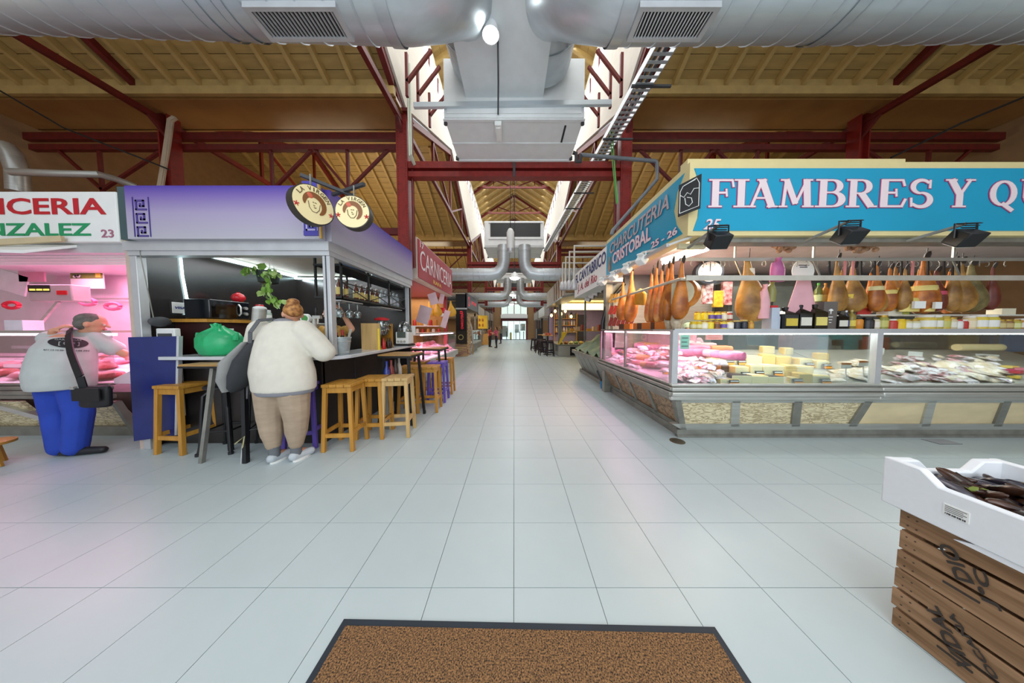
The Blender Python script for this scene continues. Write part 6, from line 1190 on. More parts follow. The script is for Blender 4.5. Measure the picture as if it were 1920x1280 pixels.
high_table(-1.98, -1.5, 3.55, 4.05, 1.04, 'pine topped high table with black legs, first along the bar aisle'); high_table(-2.0, -1.42, 4.75, 5.3, 1.04, 'pine topped high table with black legs, second along the bar aisle')
# ================================================================== left butcher
t = thing('shop_sign', 'white butcher sign reading CARNICERIA GONZALEZ 23', 'sign', (-5.8, 2.8, 2.38)); B().box(-8.2, -4.40, 2.79, 2.95, 2.38, 2.93).obj('board', WHITE, t, bevel=.015)
B().box(-4.39, -4.33, 2.82, 2.95, 2.38, 2.95).obj('edge_trim', M('beige trim', 'c8b48e', .5), t)
REDL = M('red paint letters', 'c0202c', .4, kind='plain'); GRNL = M('green paint letters', '1f9560', .4, kind='plain')
a = aY(199, 402, 2.785); b_ = aY(4, 370, 2.785); wv = (a.x - b_.x); wI = wv * 2.03
text('CARNICERIA', REDL, (a.x - wI, 2.786, a.z), (1, 0, 0), wI, aY(199, 371, 2.785).z - a.z, t, bold=.02)
a = aY(171, 442, 2.785); b_ = aY(24, 420, 2.785); wI = (a.x - b_.x) * 1.95
text('GONZALEZ', GRNL, (a.x - wI, 2.786, a.z), (1, 0, 0), wI, aY(171, 418, 2.785).z - a.z, t, bold=.02)
a = aY(190, 445, 2.785); text('23', M('dusty rose digits', 'a8687e', .5, kind='plain'), (a.x, 2.786, a.z), (1, 0, 0), aY(213, 445, 2.785).x - a.x, aY(190, 430, 2.785).z - a.z, t, bold=.01)
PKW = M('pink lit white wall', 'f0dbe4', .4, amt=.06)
t = thing('market_stall', 'butcher stall walls and posts under the white sign, lit pink', 'market stall', (-6.3, 4, 0))
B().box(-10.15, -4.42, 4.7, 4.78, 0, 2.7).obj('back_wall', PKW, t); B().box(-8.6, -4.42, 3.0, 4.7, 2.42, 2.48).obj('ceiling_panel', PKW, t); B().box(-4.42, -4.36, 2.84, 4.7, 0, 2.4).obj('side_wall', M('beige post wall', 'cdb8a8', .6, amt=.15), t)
B().box(-8.6, -4.42, 2.85, 2.95, 2.28, 2.38).obj('shutter_rail', ALU, t); 
for k in range(4): B().box(-8.6, -4.42, 2.95 + .05 * k, 2.98 + .05 * k, 2.27 - .02 * k, 2.31 - .02 * k).obj('shutter_slat', WHITE, t)
B().box(-8.6, -4.45, 4.6, 4.62, 1.96, 1.99).obj('wall_rail', STEEL, t)
for x in [-8.5 + .42 * k for k in range(10)]:
    for z in [.9 + .3 * k for k in range(5)]: pass
t = thing('display_counter', 'butcher display counter glowing pink with marble panels at the left', 'display counter', (-6.3, 3.3, 0))
B().box(-8.6, -4.95, 3.3, 4.0, 0, .56).obj('carcass', STEELD, t)
for i, (xa, xb) in enumerate(((-8.5, -7.2), (-7.15, -6.25), (-5.9, -5.05))): B().hexa([(xa, 3.25, .12), (xb, 3.25, .12), (xb, 3.29, .12), (xa, 3.29, .12)], [(xa, 3.06, .5), (xb, 3.06, .5), (xb, 3.1, .5), (xa, 3.1, .5)]).obj('marble_panel', MARB, t)
B().bar((-6.65, 3.04, .52), (-5.75, 3.22, .1), .09, .05).obj('skirt_post', STEEL, t); B().box(-8.6, -4.95, 3.2, 3.26, 0, .12).obj('plinth', STEELD, t); B().bar((-5.0, 3.05, .5), (-4.98, 3.2, 0), .06).obj('corner_strip', STEELD, t)
bp = B()
for (ya, zc, h) in ((2.97, .735, .03), (2.955, .69, .045), (2.945, .635, .05), (2.97, .58, .05)): bp.box(-8.6, -4.95, ya, ya + .06, zc - h / 2, zc + h / 2)
bp.obj('bumper', STEELD, t, bevel=.01)
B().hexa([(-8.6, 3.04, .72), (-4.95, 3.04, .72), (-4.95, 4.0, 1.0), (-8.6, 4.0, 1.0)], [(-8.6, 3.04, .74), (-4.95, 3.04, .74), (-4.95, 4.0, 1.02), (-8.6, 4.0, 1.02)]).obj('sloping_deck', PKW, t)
B().box(-8.6, -4.95, 3.02, 3.5, 1.37, 1.395).obj('top_shelf', STEEL, t); B().box(-8.6, -4.95, 3.02, 3.03, .76, 1.37).obj('front_glass', PANE, t); B().box(-8.6, -5.0, 3.07, 3.1, 1.33, 1.36).obj('light_tube', TUBEP, t)
B().box(-8.6, -5.3, 3.35, 3.38, 1.02, 1.04).obj('glass_shelf', PANE, t)
B().hexa([(-4.93, 3.0, .74), (-4.5, 3.0, .74), (-4.5, 3.6, .74), (-4.93, 3.6, .74)], [(-4.93, 3.0, .8), (-4.5, 3.0, 1.0), (-4.5, 3.6, 1.02), (-4.93, 3.6, 1.0)]).obj('end_ramp', PKW, t)
area('butcher_tube', (-6.4, 3.2, 1.32), (0, 0, 0), 3.2, .05, 22, PINKL); area('butcher_lamp', (-6.2, 3.9, 2.4), (0, 0, 0), 3.2, 1.0, 75, PINKL)
t = thing('side_awning', 'white slanted awning flap under the butcher sign at the left edge', 'awning', (-5.7, 2.7, 2.2)); B().hexa([(-6.2, 2.5, 2.2), (-5.1, 2.6, 2.2), (-4.98, 2.85, 2.34), (-6.2, 2.85, 2.34)], [(-6.2, 2.5, 2.23), (-5.1, 2.6, 2.23), (-4.98, 2.85, 2.37), (-6.2, 2.85, 2.37)]).obj('flap', WHITE, t); B().bar((-5.9, 2.56, 2.26), (-4.95, 2.75, 2.40), .03, .06).obj('edge_bar', M('beige trim'), t); B().box(-6.2, -5.35, 2.5, 2.52, 2.06, 2.2).obj('teal_panel', M('pale teal', '9cc8cf', .4), t)
# butcher's things
q_ = random.Random(9)
for i in range(30):
    x = q_.uniform(-7.4, -5.0); y = q_.uniform(3.1, 3.8); z = .74 + .29 * (y - 3.04)
    b = B().loft([(x, y, z, .06, .05), (x, y, z + .03, .12, .09), (x + .02, y, z + .07, .09, .07), (x, y, z + .09, .03, .03)], 10); one(b, 'meat_cut', MEATP if i % 3 else MEATR, ('pale pink' if i % 3 else 'dark red') + ' cut of raw meat in the butcher counter', 'meat', 'meat cuts in the butcher counter')
for i, (u, v) in enumerate(((62, 655), (20, 680), (108, 668), (55, 690))): p = aP(u, v, (0, 3.04, .74), (0, -.29, 1)); one(B().box(p.x - .2, p.x + .2, p.y - .08, p.y + .1, p.z + .02, p.z + .05).box(p.x - .2, p.x + .2, p.y - .08, p.y - .07, p.z + .05, p.z + .07), 'meat_tray', PLASW, 'white shallow tray among the butcher meats, %s from the man' % ORD[(2, 3, 0, 1)[i]], 'tray', 'butcher trays')
c = aY(97, 549, 3.6); t = thing('weighing_scale', 'grey electronic scale with a dark readout hanging behind the butcher counter', 'scale', tuple(c)); B().box(c.x - .3, c.x + .32, 3.58, 3.75, c.z - .12, c.z + .12).obj('body', M('scale grey', 'a9a39f', .4), t, bevel=.015); B().box(c.x - .29, c.x + .02, 3.572, 3.582, c.z + .01, c.z + .11).obj('display', M('scale display', '252a2a', .2), t); 
for k in range(3): B().box(c.x - .26 + .1 * k, c.x - .18 + .1 * k, 3.568, 3.573, c.z + .03, c.z + .055).obj('readout', M('readout', 'd8d860', .5, kind='plain', emit=.8), t)
B().box(c.x + .12, c.x + .26, 3.572, 3.58, c.z - .03, c.z + .03).obj('label_plate', REDP, t); B().bar((c.x, 3.65, c.z - .12), (c.x - .3, 3.6, 1.4), .03).obj('stand_arm', STEEL, t)
c = aY(163, 520, 4.5); t = thing('wall_calendar', 'butcher calendar with a meadow photo on the pink wall', 'calendar', tuple(c)); B().box(c.x - .3, c.x + .3, 4.5, 4.51, c.z - .2, c.z + .2).obj('sheet', PAPER, t); B().box(c.x - .29, c.x + .29, 4.495, 4.502, c.z - .02, c.z + .16).obj('meadow_print', M('meadow print', '7d8f3a', .5, amt=.3, scale=5), t); B().box(c.x - .29, c.x + .29, 4.494, 4.502, c.z + .13, c.z + .19).obj('sky_print', M('sky print', '7fa6c8', .5), t)
B().box(c.x - .29, c.x - .14, 4.492, 4.5, c.z + .12, c.z + .18).obj('red_yellow_flag', M('flag yellow', 'e8b830', .5), t); B().box(c.x - .24, c.x - .1, 4.491, 4.5, c.z - .01, c.z + .05).obj('cow_print', M('cow print', 'f0f0ec', .5, kind='voronoi', col2='151515', scale=20), t); B().box(c.x + .17, c.x + .26, 4.491, 4.5, c.z + .0, c.z + .08).obj('sun_print', YEL, t)
text('CARNICERIA', PAPER, (c.x - .05, 4.49, c.z + .135), (1, 0, 0), .26, .035, t, bold=.02)
one(B().box(-4.75, -4.5, 4.5, 4.52, 1.55, 2.1), 'red_poster', cm('c02a2c', .5), 'red poster on the pink wall by the beige post', 'poster')
for i, (u, v, w, h, cc, nm) in enumerate(((140, 488, .4, .12, 'e0c8d0', 'pale notice'), (215, 488, .3, .12, 'b02838', 'dark red notice'), (25, 530, .5, .35, 'f2e6ec', 'slanted white chart'), (60, 512, .45, .3, 'e8a0b8', 'rose knife rack'), (105, 490, .3, .1, '6a5058', 'dark utensil strip'))):
    c = aY(u, v, 4.62 if i < 2 else 4.4); o = one(B().obx(c, (w, .02, h), ry=.3 if i == 2 else 0), 'wall_notice', cm(cc, .5), nm + ' fixed on the pink butcher wall above the counter', 'notice')
for i in range(9):
    x = -7.0 + .25 * i; one(B().bar((x, 4.55, 1.96), (x, 4.55, 1.84), .015).bar((x, 4.55, 1.84), (x + .01, 4.55, 1.66), .05, .006), 'knife', STEEL, 'steel tool hanging on the butcher wall rail, %s from the left' % ORD[i], 'tool', 'tools on the butcher rail')
for i, (u, v) in enumerate(((22, 572), (165, 566), (212, 574))): c = aY(u, v, 4.0); one(B().tube([c + pv(.12 * math.cos(a), 0, .05 * math.sin(a)) for a in [k * .6 for k in range(11)]], .025, 7), 'red_ring', cm('c83040' if i == 0 else 'd07090', .4), ['red rimmed dish leaning', 'pink coiled hose', 'pink wrapped bundle'][i] + ' on the butcher back shelf', 'dish')
c = aY(38, 596, 3.3); one(B().box(c.x - .12, c.x + .12, 3.25, 3.4, 1.395, 1.53), 'receipt_tub', M('white blue tub', 'dfe3ea', .4), 'white printed tub on top of the butcher counter', 'tub')
# ================================================================== people
def fuse(b, name, mat, parent, vox=.012, smooth=3, local=False):
    o = b.obj(name, mat, parent, ang=180, local=local)
    m = o.modifiers.new('fuse', 'REMESH'); m.mode = 'VOXEL'; m.voxel_size = vox; m.use_smooth_shade = True
    s = o.modifiers.new('soften', 'SMOOTH'); s.iterations = smooth; s.factor = .5; return o
def head(b, c, fwd, r=.1, nose=True):
    """skull, jaw, nose, ears; fwd = facing direction"""
    c = Vector(c); f = Vector(fwd).normalized(); x = f.cross(Vector((0, 0, 1))).normalized(); u = x.cross(f)
    m = Matrix((x, f, u)).transposed()
    b.ball(c + u * .02, (r * .80, r * .98, r * 1.0), 14, 10, m); b.ball(c - u * r * .5 + f * r * .25, (r * .6, r * .62, r * .72), 12, 8, m)
    b.cap(c + f * r * .93 + u * .0, c + f * r * 1.13 - u * r * .22, .010, .016, 8); b.cap(c + f * r * .8 - u * r * .55 - x * .02, c + f * r * .8 - u * r * .55 + x * .02, .013, None, 8)
    for s in (-1, 1): b.ball(c + x * s * r * .83 - f * r * .05 - u * r * .1, (.012, .022, .034), 8, 6, m); b.cap(c + f * r * .86 + u * r * .12 + x * s * .02, c + f * r * .84 + u * r * .12 + x * s * .05, .012, .01, 8)
    return m
def face(c, fwd, r, par):
    c = Vector(c); f = Vector(fwd).normalized(); x = f.cross(Vector((0, 0, 1))).normalized(); u = x.cross(f)
    for s in (-1, 1): B().ball(c + f * r * .93 + x * s * r * .36, .011, 8, 6).obj('eye', M('eye white', 'ded8d0', .2), par)
    B().cap(c + f * r * .86 - u * r * .56 - x * r * .25, c + f * r * .86 - u * r * .56 + x * r * .25, .008, None, 8).obj('mouth', M('lips', 'a8584c', .5), par)
def hand(b, w, d, n, s=1.0, curl=.5, side=1):
    """w wrist, d direction of the fingers, n palm normal; five separate fingers"""
    w = Vector(w); d = Vector(d).normalized(); n = Vector(n); n = (n - d * n.dot(d)).normalized(); x = d.cross(n) * side
    b.cap(w, w + d * .03 * s, .024 * s, .026 * s, 10)
    for k in (-1, 0, 1): b.cap(w + d * .03 * s + x * .02 * k * s, w + d * .085 * s + x * .026 * k * s, .016 * s, .013 * s, 8)
    for k, L in zip((-1.5, -.5, .5, 1.5), (.068, .08, .074, .055)):
        p0 = w + d * .09 * s + x * .0205 * k * s; a = curl * .5; d1 = (d * math.cos(a) + n * math.sin(a)); p1 = p0 + d1 * L * .5 * s; d2 = (d * math.cos(a * 2.4) + n * math.sin(a * 2.4)); p2 = p1 + d2 * L * .5 * s
        b.cap(p0, p1, .0095 * s, .009 * s, 8); b.cap(p1, p2, .009 * s, .0075 * s, 8)
    t0 = w + d * .035 * s - x * .026 * s; t1 = t0 + (d * .5 - x * .7 + n * .4).normalized() * .035 * s; t2 = t1 + (d * .8 - x * .2 + n * .4).normalized() * .03 * s
    b.cap(t0, t1, .013 * s, .0105 * s, 8); b.cap(t1, t2, .0105 * s, .009 * s, 8)
V = Vector
GREYT = M('light grey cotton', 'bcc2c0', .85, amt=.08, scale=8); JEAN = M('royal blue trousers', '2447b4', .8, amt=.18, scale=5)
# ---- the man at the butcher counter
t = thing('person', 'man in a grey printed shirt and blue trousers leaning on the butcher counter', 'person', (-4.9, 2.7, 0))
hipL, hipR = V((-5.06, 2.72, .86)), V((-4.86, 2.74, .86)); kneeL, kneeR = V((-5.05, 2.72, .47)), V((-4.83, 2.74, .47)); ankL, ankR = V((-4.98, 2.69, .08)), V((-4.82, 2.69, .08))
chest = V((-5.16, 2.88, 1.2)); shL, shR = V((-5.38, 2.9, 1.30)), V((-5.0, 2.98, 1.29)); neck = V((-5.16, 2.96, 1.36)); hd = V((-5.05, 3.0, 1.475)); FW = V((.75, .6, -.12))
elL, wrL = V((-5.46, 2.95, 1.22)), V((-5.27, 2.86, 1.39)); elR, wrR = V((-4.77, 3.06, 1.10)), V((-4.88, 3.16, 1.04))
b = B(); b.cap((hipL + hipR) / 2, chest, .14, .16); b.cap(neck - V((0, 0, .06)), hd - V((0, 0, .05)), .06, .055); head(b, hd, FW, .105)
for a, c_, d_, e in ((shL, elL, wrL, 1), (shR, elR, wrR, -1)): b.cap(chest + V((0, .03, .06)), a, .09, .06); b.cap(a, c_, .055, .045); b.cap(c_, d_, .044, .03)
for a, c_, d_ in ((hipL, kneeL, ankL), (hipR, kneeR, ankR)): b.cap(a, c_, .09, .06); b.cap(c_, d_, .06, .04); b.cap(d_, d_ + V((.1, .03, -.04)), .04, .035)
hand(b, wrL, (.75, .25, .55), (.4, .6, -.3), 1.0, .9, 1); hand(b, wrR, (-.5, .8, -.1), (0, 0, -1), 1.0, .7, -1)
body = fuse(b, 'body', SKIN, t, .009, 2); face(hd, FW, .105, t)
b = B(); hb = (hipL + hipR) / 2
b.loft([(hb.x, hb.y - .01, .75, .225, .19), (hb.x - .005, hb.y - .01, .80, .235, .2), (hb.x - .02, hb.y, .92, .24, .205), (hb.x - .06, hb.y + .04, 1.06, .235, .2), (hb.x - .12, hb.y + .09, 1.2, .225, .18), (hb.x - .17, hb.y + .14, 1.32, .17, .13)], 22)
b.cap(shL, shR, .085, .085); b.cap(chest, neck - V((0, 0, .03)), .14, .085)
b.cap(shL, shL.lerp(elL, .85), .09, .085); b.cap(shR, shR.lerp(elR, .62), .09, .09)
shirt = fuse(b, 'shirt', GREYT, t, .012, 3)
b = B()
for a, c_, d_ in ((hipL, kneeL, ankL), (hipR, kneeR, ankR)): b.cap(a - V((0, 0, .09)), c_, .118, .1); b.cap(c_, d_ + V((0, 0, .01)), .1, .088)
b.cap(hipL - V((0, 0, .09)), hipR - V((0, 0, .09)), .11, .11); fuse(b, 'trousers', JEAN, t, .012, 3)
b = B(); m_ = Matrix((FW.cross(V((0, 0, 1))).normalized(), FW.normalized(), FW.cross(V((0, 0, 1))).normalized().cross(FW.normalized()))).transposed()
b.ball(hd + V((0, 0, .045)) - FW.normalized() * .012, (.092, .105, .085), 14, 8, m_); b.ball(hd - FW.normalized() * .05, (.088, .07, .085), 12, 8, m_); fuse(b, 'hair', M('grey hair', '6d6a64', .8, amt=.35, scale=30), t, .008, 2)
for a, dx in ((ankL, V((.12, -.02, 0))), (ankR, V((.22, .05, 0)))):
    b = B(); b.ball(V((a.x, a.y, .06)), (.055, .055, .05), 10, 8); b.cap(V((a.x, a.y, .045)), V((a.x, a.y, .04)) + dx, .048, .038, 10); q = fuse(b, 'shoe', M('black shoe', '191a1d', .5), t, .01, 2)
# shirt print: plain oval with brackets and number rows, wrapped onto the back
INK = M('shirt ink', '1b1d1f', .7, kind='plain')
def wrap(o):
    m = o.modifiers.new('wrap', 'SHRINKWRAP'); m.target = shirt; m.wrap_method = 'PROJECT'; m.use_project_y = True; m.use_positive_direction = True; m.use_negative_direction = False; o.location = PC - V((-4.9, 2.7, 0)); o.rotation_euler.z = PA; m.wrap_mode = 'ABOVE_SURFACE'; m.offset = .008; return o
PC = aY(131, 650, 2.2) + V((.09, 0, 0)); PA = math.atan2(.877, .48); n = 30; vs = [(0, 0, 0)]; fs = []
for r_ in range(1, 6):
    for k in range(n): a_ = .108 * r_ / 5 * math.cos(2 * math.pi * k / n); vs.append((a_, 0, -.12 * a_ + .055 * r_ / 5 * math.sin(2 * math.pi * k / n)))
for k in range(n): fs.append((0, 1 + k, 1 + (k + 1) % n))
for r_ in range(4):
    for k in range(n): a = 1 + r_ * n; fs.append((a + k, a + n + k, a + n + (k + 1) % n, a + (k + 1) % n))
wrap(B().add(vs, fs).obj('shirt_print', INK, t, local=True))
def wtext(s, x, z, w, h, mat, off=.006):
    o = text(s, mat, V((x, 0, z)), V((1, 0, -.12)), w, h, None, bold=.02, name='print_lettering', ext=.0005); o.parent = t; wrap(o).modifiers['wrap'].offset = off + .006
wtext('GARROGAS', -.07, .03, .14, .018, GREYT); wtext('[ G F ]', -.055, -.03, .11, .044, GREYT); wtext('611 13 12 00', -.13, -.075, .1, .015, INK, off=.004); wtext('544 793', -.0 + .03, -.095, .075, .015, INK, off=.004)
# shoulder bag of the man
for q_ in [t]: q_.location.x -= .09
t2 = thing('shoulder_bag', 'black shoulder bag on a wide strap worn by the man in the grey shirt', 'bag', (-4.45, 2.5, .8)); BK2 = M('black nylon', '16171a', .6, amt=.3)
c_ = aY(181, 743, 2.53); b = B(); b.loft([(c_.x - .01, 2.53, c_.z - .11, .13, .045), (c_.x - .01, 2.53, c_.z - .09, .15, .06), (c_.x, 2.53, c_.z + .07, .15, .06), (c_.x + .01, 2.53, c_.z + .11, .13, .035)], 16); b.obj('bag_body', BK2, t2, bevel=.01)
B().box(c_.x - .14, c_.x + .14, 2.462, 2.472, c_.z - .03, c_.z + .1).obj('flap', BK2, t2); B().box(c_.x - .14, c_.x - .1, 2.455, 2.48, c_.z + .09, c_.z + .12).obj('buckle', STEEL, t2)
pts = [aY(158, 730, 2.5), aY(150, 706, 2.49), aY(140, 681, 2.56), aY(132.5, 660, 2.64), aY(129, 641, 2.72), aY(129, 626, 2.8), aY(131, 617, 2.9), aY(138, 622, 3.05)]
b = B()
for a, c_ in zip(pts[:-1], pts[1:]): b.bar(a, c_, .055, .012, up=(.3, -1, .3))
b.obj('strap', BK2, t2)
# ---- the woman at the bar
t = thing('person', 'woman in a cream top and beige trousers seen from behind at the bar', 'person', (-2.45, 2.56, 0)); CRM = M('cream knit', 'ded8ca', .9, amt=.06, scale=14); BEI = M('beige trousers', 'b39d86', .85, amt=.14, scale=7, stretch=(1, 1, 3)); GRC = M('grey cotton hem', '8d8d94', .85)
hipL, hipR = V((-2.6, 2.6, .86)), V((-2.36, 2.6, .86)); kneeL, kneeR = V((-2.6, 2.58, .47)), V((-2.34, 2.6, .47)); ankL, ankR = V((-2.555, 2.56, .09)), V((-2.36, 2.6, .09))
chest = V((-2.5, 2.64, 1.24)); shL, shR = V((-2.72, 2.64, 1.40)), V((-2.28, 2.66, 1.40)); neck = V((-2.46, 2.68, 1.47)); hd = V((-2.44, 2.72, 1.575)); FW = V((-.7, .55, -.28))
elL, wrL = V((-2.86, 2.72, 1.12)), V((-2.66, 2.86, 1.14)); elR, wrR = V((-2.11, 2.72, 1.16)), V((-2.3, 2.92, 1.14))
b = B(); b.cap((hipL + hipR) / 2, chest, .15, .15); b.cap(neck - V((0, 0, .08)), hd - V((0, 0, .05)), .055, .05); head(b, hd, FW, .1)
for a, c_, d_ in ((shL, elL, wrL), (shR, elR, wrR)): b.cap(chest + V((0, 0, .08)), a, .09, .06); b.cap(a, c_, .06, .048); b.cap(c_, d_, .046, .03)
for a, c_, d_ in ((hipL, kneeL, ankL), (hipR, kneeR, ankR)): b.cap(a, c_, .1, .07); b.cap(c_, c_.lerp(d_, .35), .07, .068); b.cap(c_.lerp(d_, .35), d_, .068, .042); b.cap(d_, d_ + V((.02, .1, -.04)), .04, .035)
hand(b, wrL, (.5, .8, .0), (0, 0, -1), .95, .6, 1); hand(b, wrR, (-.5, .8, 0), (0, 0, -1), .95, .6, -1)
fuse(b, 'body', SKIN, t, .0095, 2); face(hd, FW, .1, t)
b = B(); b.loft([(-2.47, 2.62, .765, .30, .205), (-2.47, 2.62, .80, .305, .21), (-2.47, 2.62, .86, .31, .21), (-2.48, 2.62, .96, .31, .215), (-2.49, 2.62, 1.08, .29, .20), (-2.5, 2.64, 1.22, .27, .185), (-2.5, 2.655, 1.35, .26, .155), (-2.49, 2.66, 1.44, .2, .12), (-2.47, 2.67, 1.5, .1, .085)], 26)
b.cap(shL, shL.lerp(elL, .5), .11, .12); b.cap(shL.lerp(elL, .5), elL, .12, .11); b.cap(elL, elL.lerp(wrL, .7), .1, .06); b.cap(shR, shR.lerp(elR, .5), .11, .12); b.cap(shR.lerp(elR, .5), elR, .12, .11); b.cap(elR, elR.lerp(wrR, .7), .1, .06)
fuse(b, 'top', CRM, t, .013, 4)
fuse(B().loft([(-2.47, 2.62, .725, .275, .19), (-2.47, 2.62, .76, .29, .2), (-2.47, 2.62, .82, .285, .19)], 24), 'undershirt_hem', GRC, t, .012, 1)
fuse(B().ball(neck + V((-.02, -.03, .02)), (.1, .07, .04), 12, 8), 'collar', GRC, t, .01, 1)
b = B()
for a, c_, d_ in ((hipL, kneeL, ankL), (hipR, kneeR, ankR)): b.cap(a - V((0, 0, .08)), c_, .15, .115); b.cap(c_, c_.lerp(d_, .4), .112, .1); b.cap(c_.lerp(d_, .4), c_.lerp(d_, .74), .098, .07)
b.cap(hipL - V((0, 0, .06)), hipR - V((0, 0, .06)), .14, .14); fuse(b, 'trousers', BEI, t, .012, 3)
b = B(); fu = FW.normalized(); m_ = Matrix((fu.cross(V((0, 0, 1))).normalized(), fu, fu.cross(V((0, 0, 1))).normalized().cross(fu))).transposed(); b.ball(hd + V((.005, 0, .035)) - fu * .012, (.088, .103, .085), 14, 8, m_); b.ball(hd - fu * .055 + V((0, 0, .03)), (.085, .07, .085), 12, 8, m_); b.ball(hd - fu * .05 + V((.0, 0, .115)), (.06, .055, .04), 12, 8); HAIRB = M('auburn hair', '7d4a22', .6, amt=.45, scale=26, col2='c98f4e'); fuse(b, 'hair', HAIRB, t, .008, 2)
for a, dx in ((ankL, V((.04, .12, 0))), (ankR, V((.06, .12, 0)))):
    B().loft([(a.x, a.y, .06, .05, .052), (a.x, a.y, .12, .048, .05), (a.x, a.y, .17, .05, .052)], 14).obj('sock', M('grey sock', '6f7378', .9), t)
    b = B(); b.ball(V((a.x, a.y - .02, .05)), (.05, .06, .05), 10, 8); b.cap(V((a.x, a.y, .045)), V((a.x, a.y, .04)) + dx, .05, .042, 10); fuse(b, 'shoe', M('pale grey trainer', 'c3cad0', .6, amt=.15), t, .009, 2)
    B().loft([(a.x + dx.x * .4, a.y + dx.y * .4, .0, .055, .11), (a.x + dx.x * .4, a.y + dx.y * .4, .018, .055, .11)], 14).obj('sole', WHITE, t)
t2 = thing('shoulder_bag', 'black and grey slouchy shoulder bag hanging at the side of the woman', 'bag', (-2.85, 2.55, .85)); b = B()
b.loft([(-2.86, 2.5, .77, .02, .05), (-2.84, 2.5, .82, .055, .09), (-2.79, 2.49, .95, .075, .11), (-2.75, 2.5, 1.1, .07, .1), (-2.70, 2.53, 1.24, .04, .06), (-2.68, 2.55, 1.3, .02, .03)], 16); b.obj('bag_body', M('black grey cloth', '35363a', .8, amt=.2), t2, ang=70)
b = B(); b.loft([(-2.90, 2.46, .78, .02, .05), (-2.90, 2.46, .9, .05, .09), (-2.85, 2.46, 1.08, .06, .1), (-2.74, 2.5, 1.28, .02, .03)], 12); b.obj('grey_panel', M('grey cloth', '9b9a98', .85, amt=.15), t2, ang=70)
b = B()
pts = [V((-2.69, 2.5, 1.27)), V((-2.66, 2.48, 1.38)), V((-2.63, 2.54, 1.5)), V((-2.62, 2.68, 1.52)), V((-2.63, 2.78, 1.42))]
for a, c_ in zip(pts[:-1], pts[1:]): b.bar(a, c_, .03, .012, up=(.5, -1, .3))
b.obj('strap', M('grey strap', '5d5f63', .7), t2)
# ---- barman, butcher, vendor, passers-by
def figure(loc, rz, label, h, top, legs, hairm, skin=SKIN, hair_long=False, arms=((.1, .12, -.3), (.1, .12, -.3)), shoe='191a1d', topname='shirt', stride=.0):
    """standing figure facing +Y before turning by rz; arms = elbow offsets fwd, side, up relative to the shoulder"""
    t = thing('person', label, 'person', (loc[0], loc[1], loc[2] if len(loc) > 2 else 0), rz); k = h / 1.72; b = B(); s = B(); l = B()
    hipz, chz, shz, hdz = .9 * k, 1.25 * k, 1.41 * k, 1.6 * k
    b.cap((0, 0, hipz), (0, 0, chz), .13 * k, .13 * k); b.cap((0, 0, shz), (0, .02, hdz - .05), .055 * k, .05 * k); head(b, (0, .03, hdz), (0, 1, -.05), .1 * k)
    s.loft([(0, 0, .84 * k, .17 * k, .13 * k), (0, 0, 1.05 * k, .16 * k, .12 * k), (0, 0, 1.25 * k, .19 * k, .13 * k), (0, 0, 1.38 * k, .17 * k, .1 * k), (0, 0, 1.45 * k, .08 * k, .07 * k)], 18)
    for sd, (fw, si, up_) in zip((-1, 1), arms):
        sh = V((sd * .18 * k, 0, shz - .03)); el = sh + V((sd * si, fw, up_)) * k; wr = el + V((-sd * .04, .2 * k if up_ < 0 else .1, .06 if up_ < 0 else .2 * k)); b.cap(sh, el, .05 * k, .04 * k); b.cap(el, wr, .04 * k, .028 * k); s.cap(sh, sh.lerp(el, .75), .065 * k, .058 * k)
        hand(b, wr, (wr - el), (-sd, .2, 0), .95 * k, .7, -sd)
    for sd in (-1, 1):
        hp = V((sd * .09 * k, 0, hipz)); kn = V((sd * .1 * k, sd * stride * .5 + .02, .48 * k)); an = V((sd * .1 * k, sd * stride, .08 * k)); b.cap(hp, kn, .08 * k, .055 * k); b.cap(kn, an, .055 * k, .038 * k); b.cap(an, an + V((0, .12, -.03)), .036, .03); l.cap(hp, kn, .1 * k, .075 * k); l.cap(kn, an + V((0, 0, .03)), .075 * k, .06 * k)
        q = B(); q.cap((an.x, an.y - .02, .045), (an.x, an.y + .14, .04), .045, .036, 10); q.obj('shoe', M('shoe ' + shoe, shoe, .5), t, local=True)
    l.cap((-.09 * k, 0, hipz), (.09 * k, 0, hipz), .12 * k, .12 * k)
    fuse(b, 'body', skin, t, .011, 2, local=True); fuse(s, topname, top, t, .013, 2, local=True); fuse(l, 'trousers', legs, t, .013, 2, local=True)
    q = B(); q.ball((0, .01, hdz + .045 * k), (.088 * k, .1 * k, .075 * k), 12, 8); q.ball((0, -.035 * k, hdz), (.085 * k, .075 * k, .09 * k), 12, 8)
    if hair_long: q.loft([(0, -.07 * k, hdz - .25 * k, .06, .03), (0, -.06 * k, hdz, .085 * k, .05 * k)], 12)
    q.obj('hair', hairm, t, local=True)
    c_ = V((0, .03, hdz))
    for sd in (-1, 1): B().ball((sd * .036 * k, .03 + .093 * k, hdz), .01, 8, 6).obj('eye', M('eye white'), t, local=True)
    return t
DKH = M('dark hair', '2a1f1a', .6, amt=.3)
figure((-2.66, 3.62), R(175), 'barman in a mustard shirt reaching up behind the kiosk corner post', 1.74, M('mustard shirt', 'b58a3e', .8), M('dark trousers', '26262c', .8), DKH, arms=((.12, .2, .02), (.1, .12, -.28)))
figure((-4.78, 3.95), R(150), 'butcher in a pale pink coat with dark hair behind the butcher counter', 1.66, M('butcher coat', 'ecd6df', .8), M('butcher apron trousers', 'd8c4cc', .8), DKH, arms=((.2, .12, -.2), (.2, .12, -.2)), topname='coat')
b_ = figure((3.35, 4.7), R(160), 'vendor in a pink coat and pale green cap behind the delicatessen aisle counter', 1.5, M('vendor coat', 'e6b8cc', .8), M('dark trousers'), DKH, topname='coat')
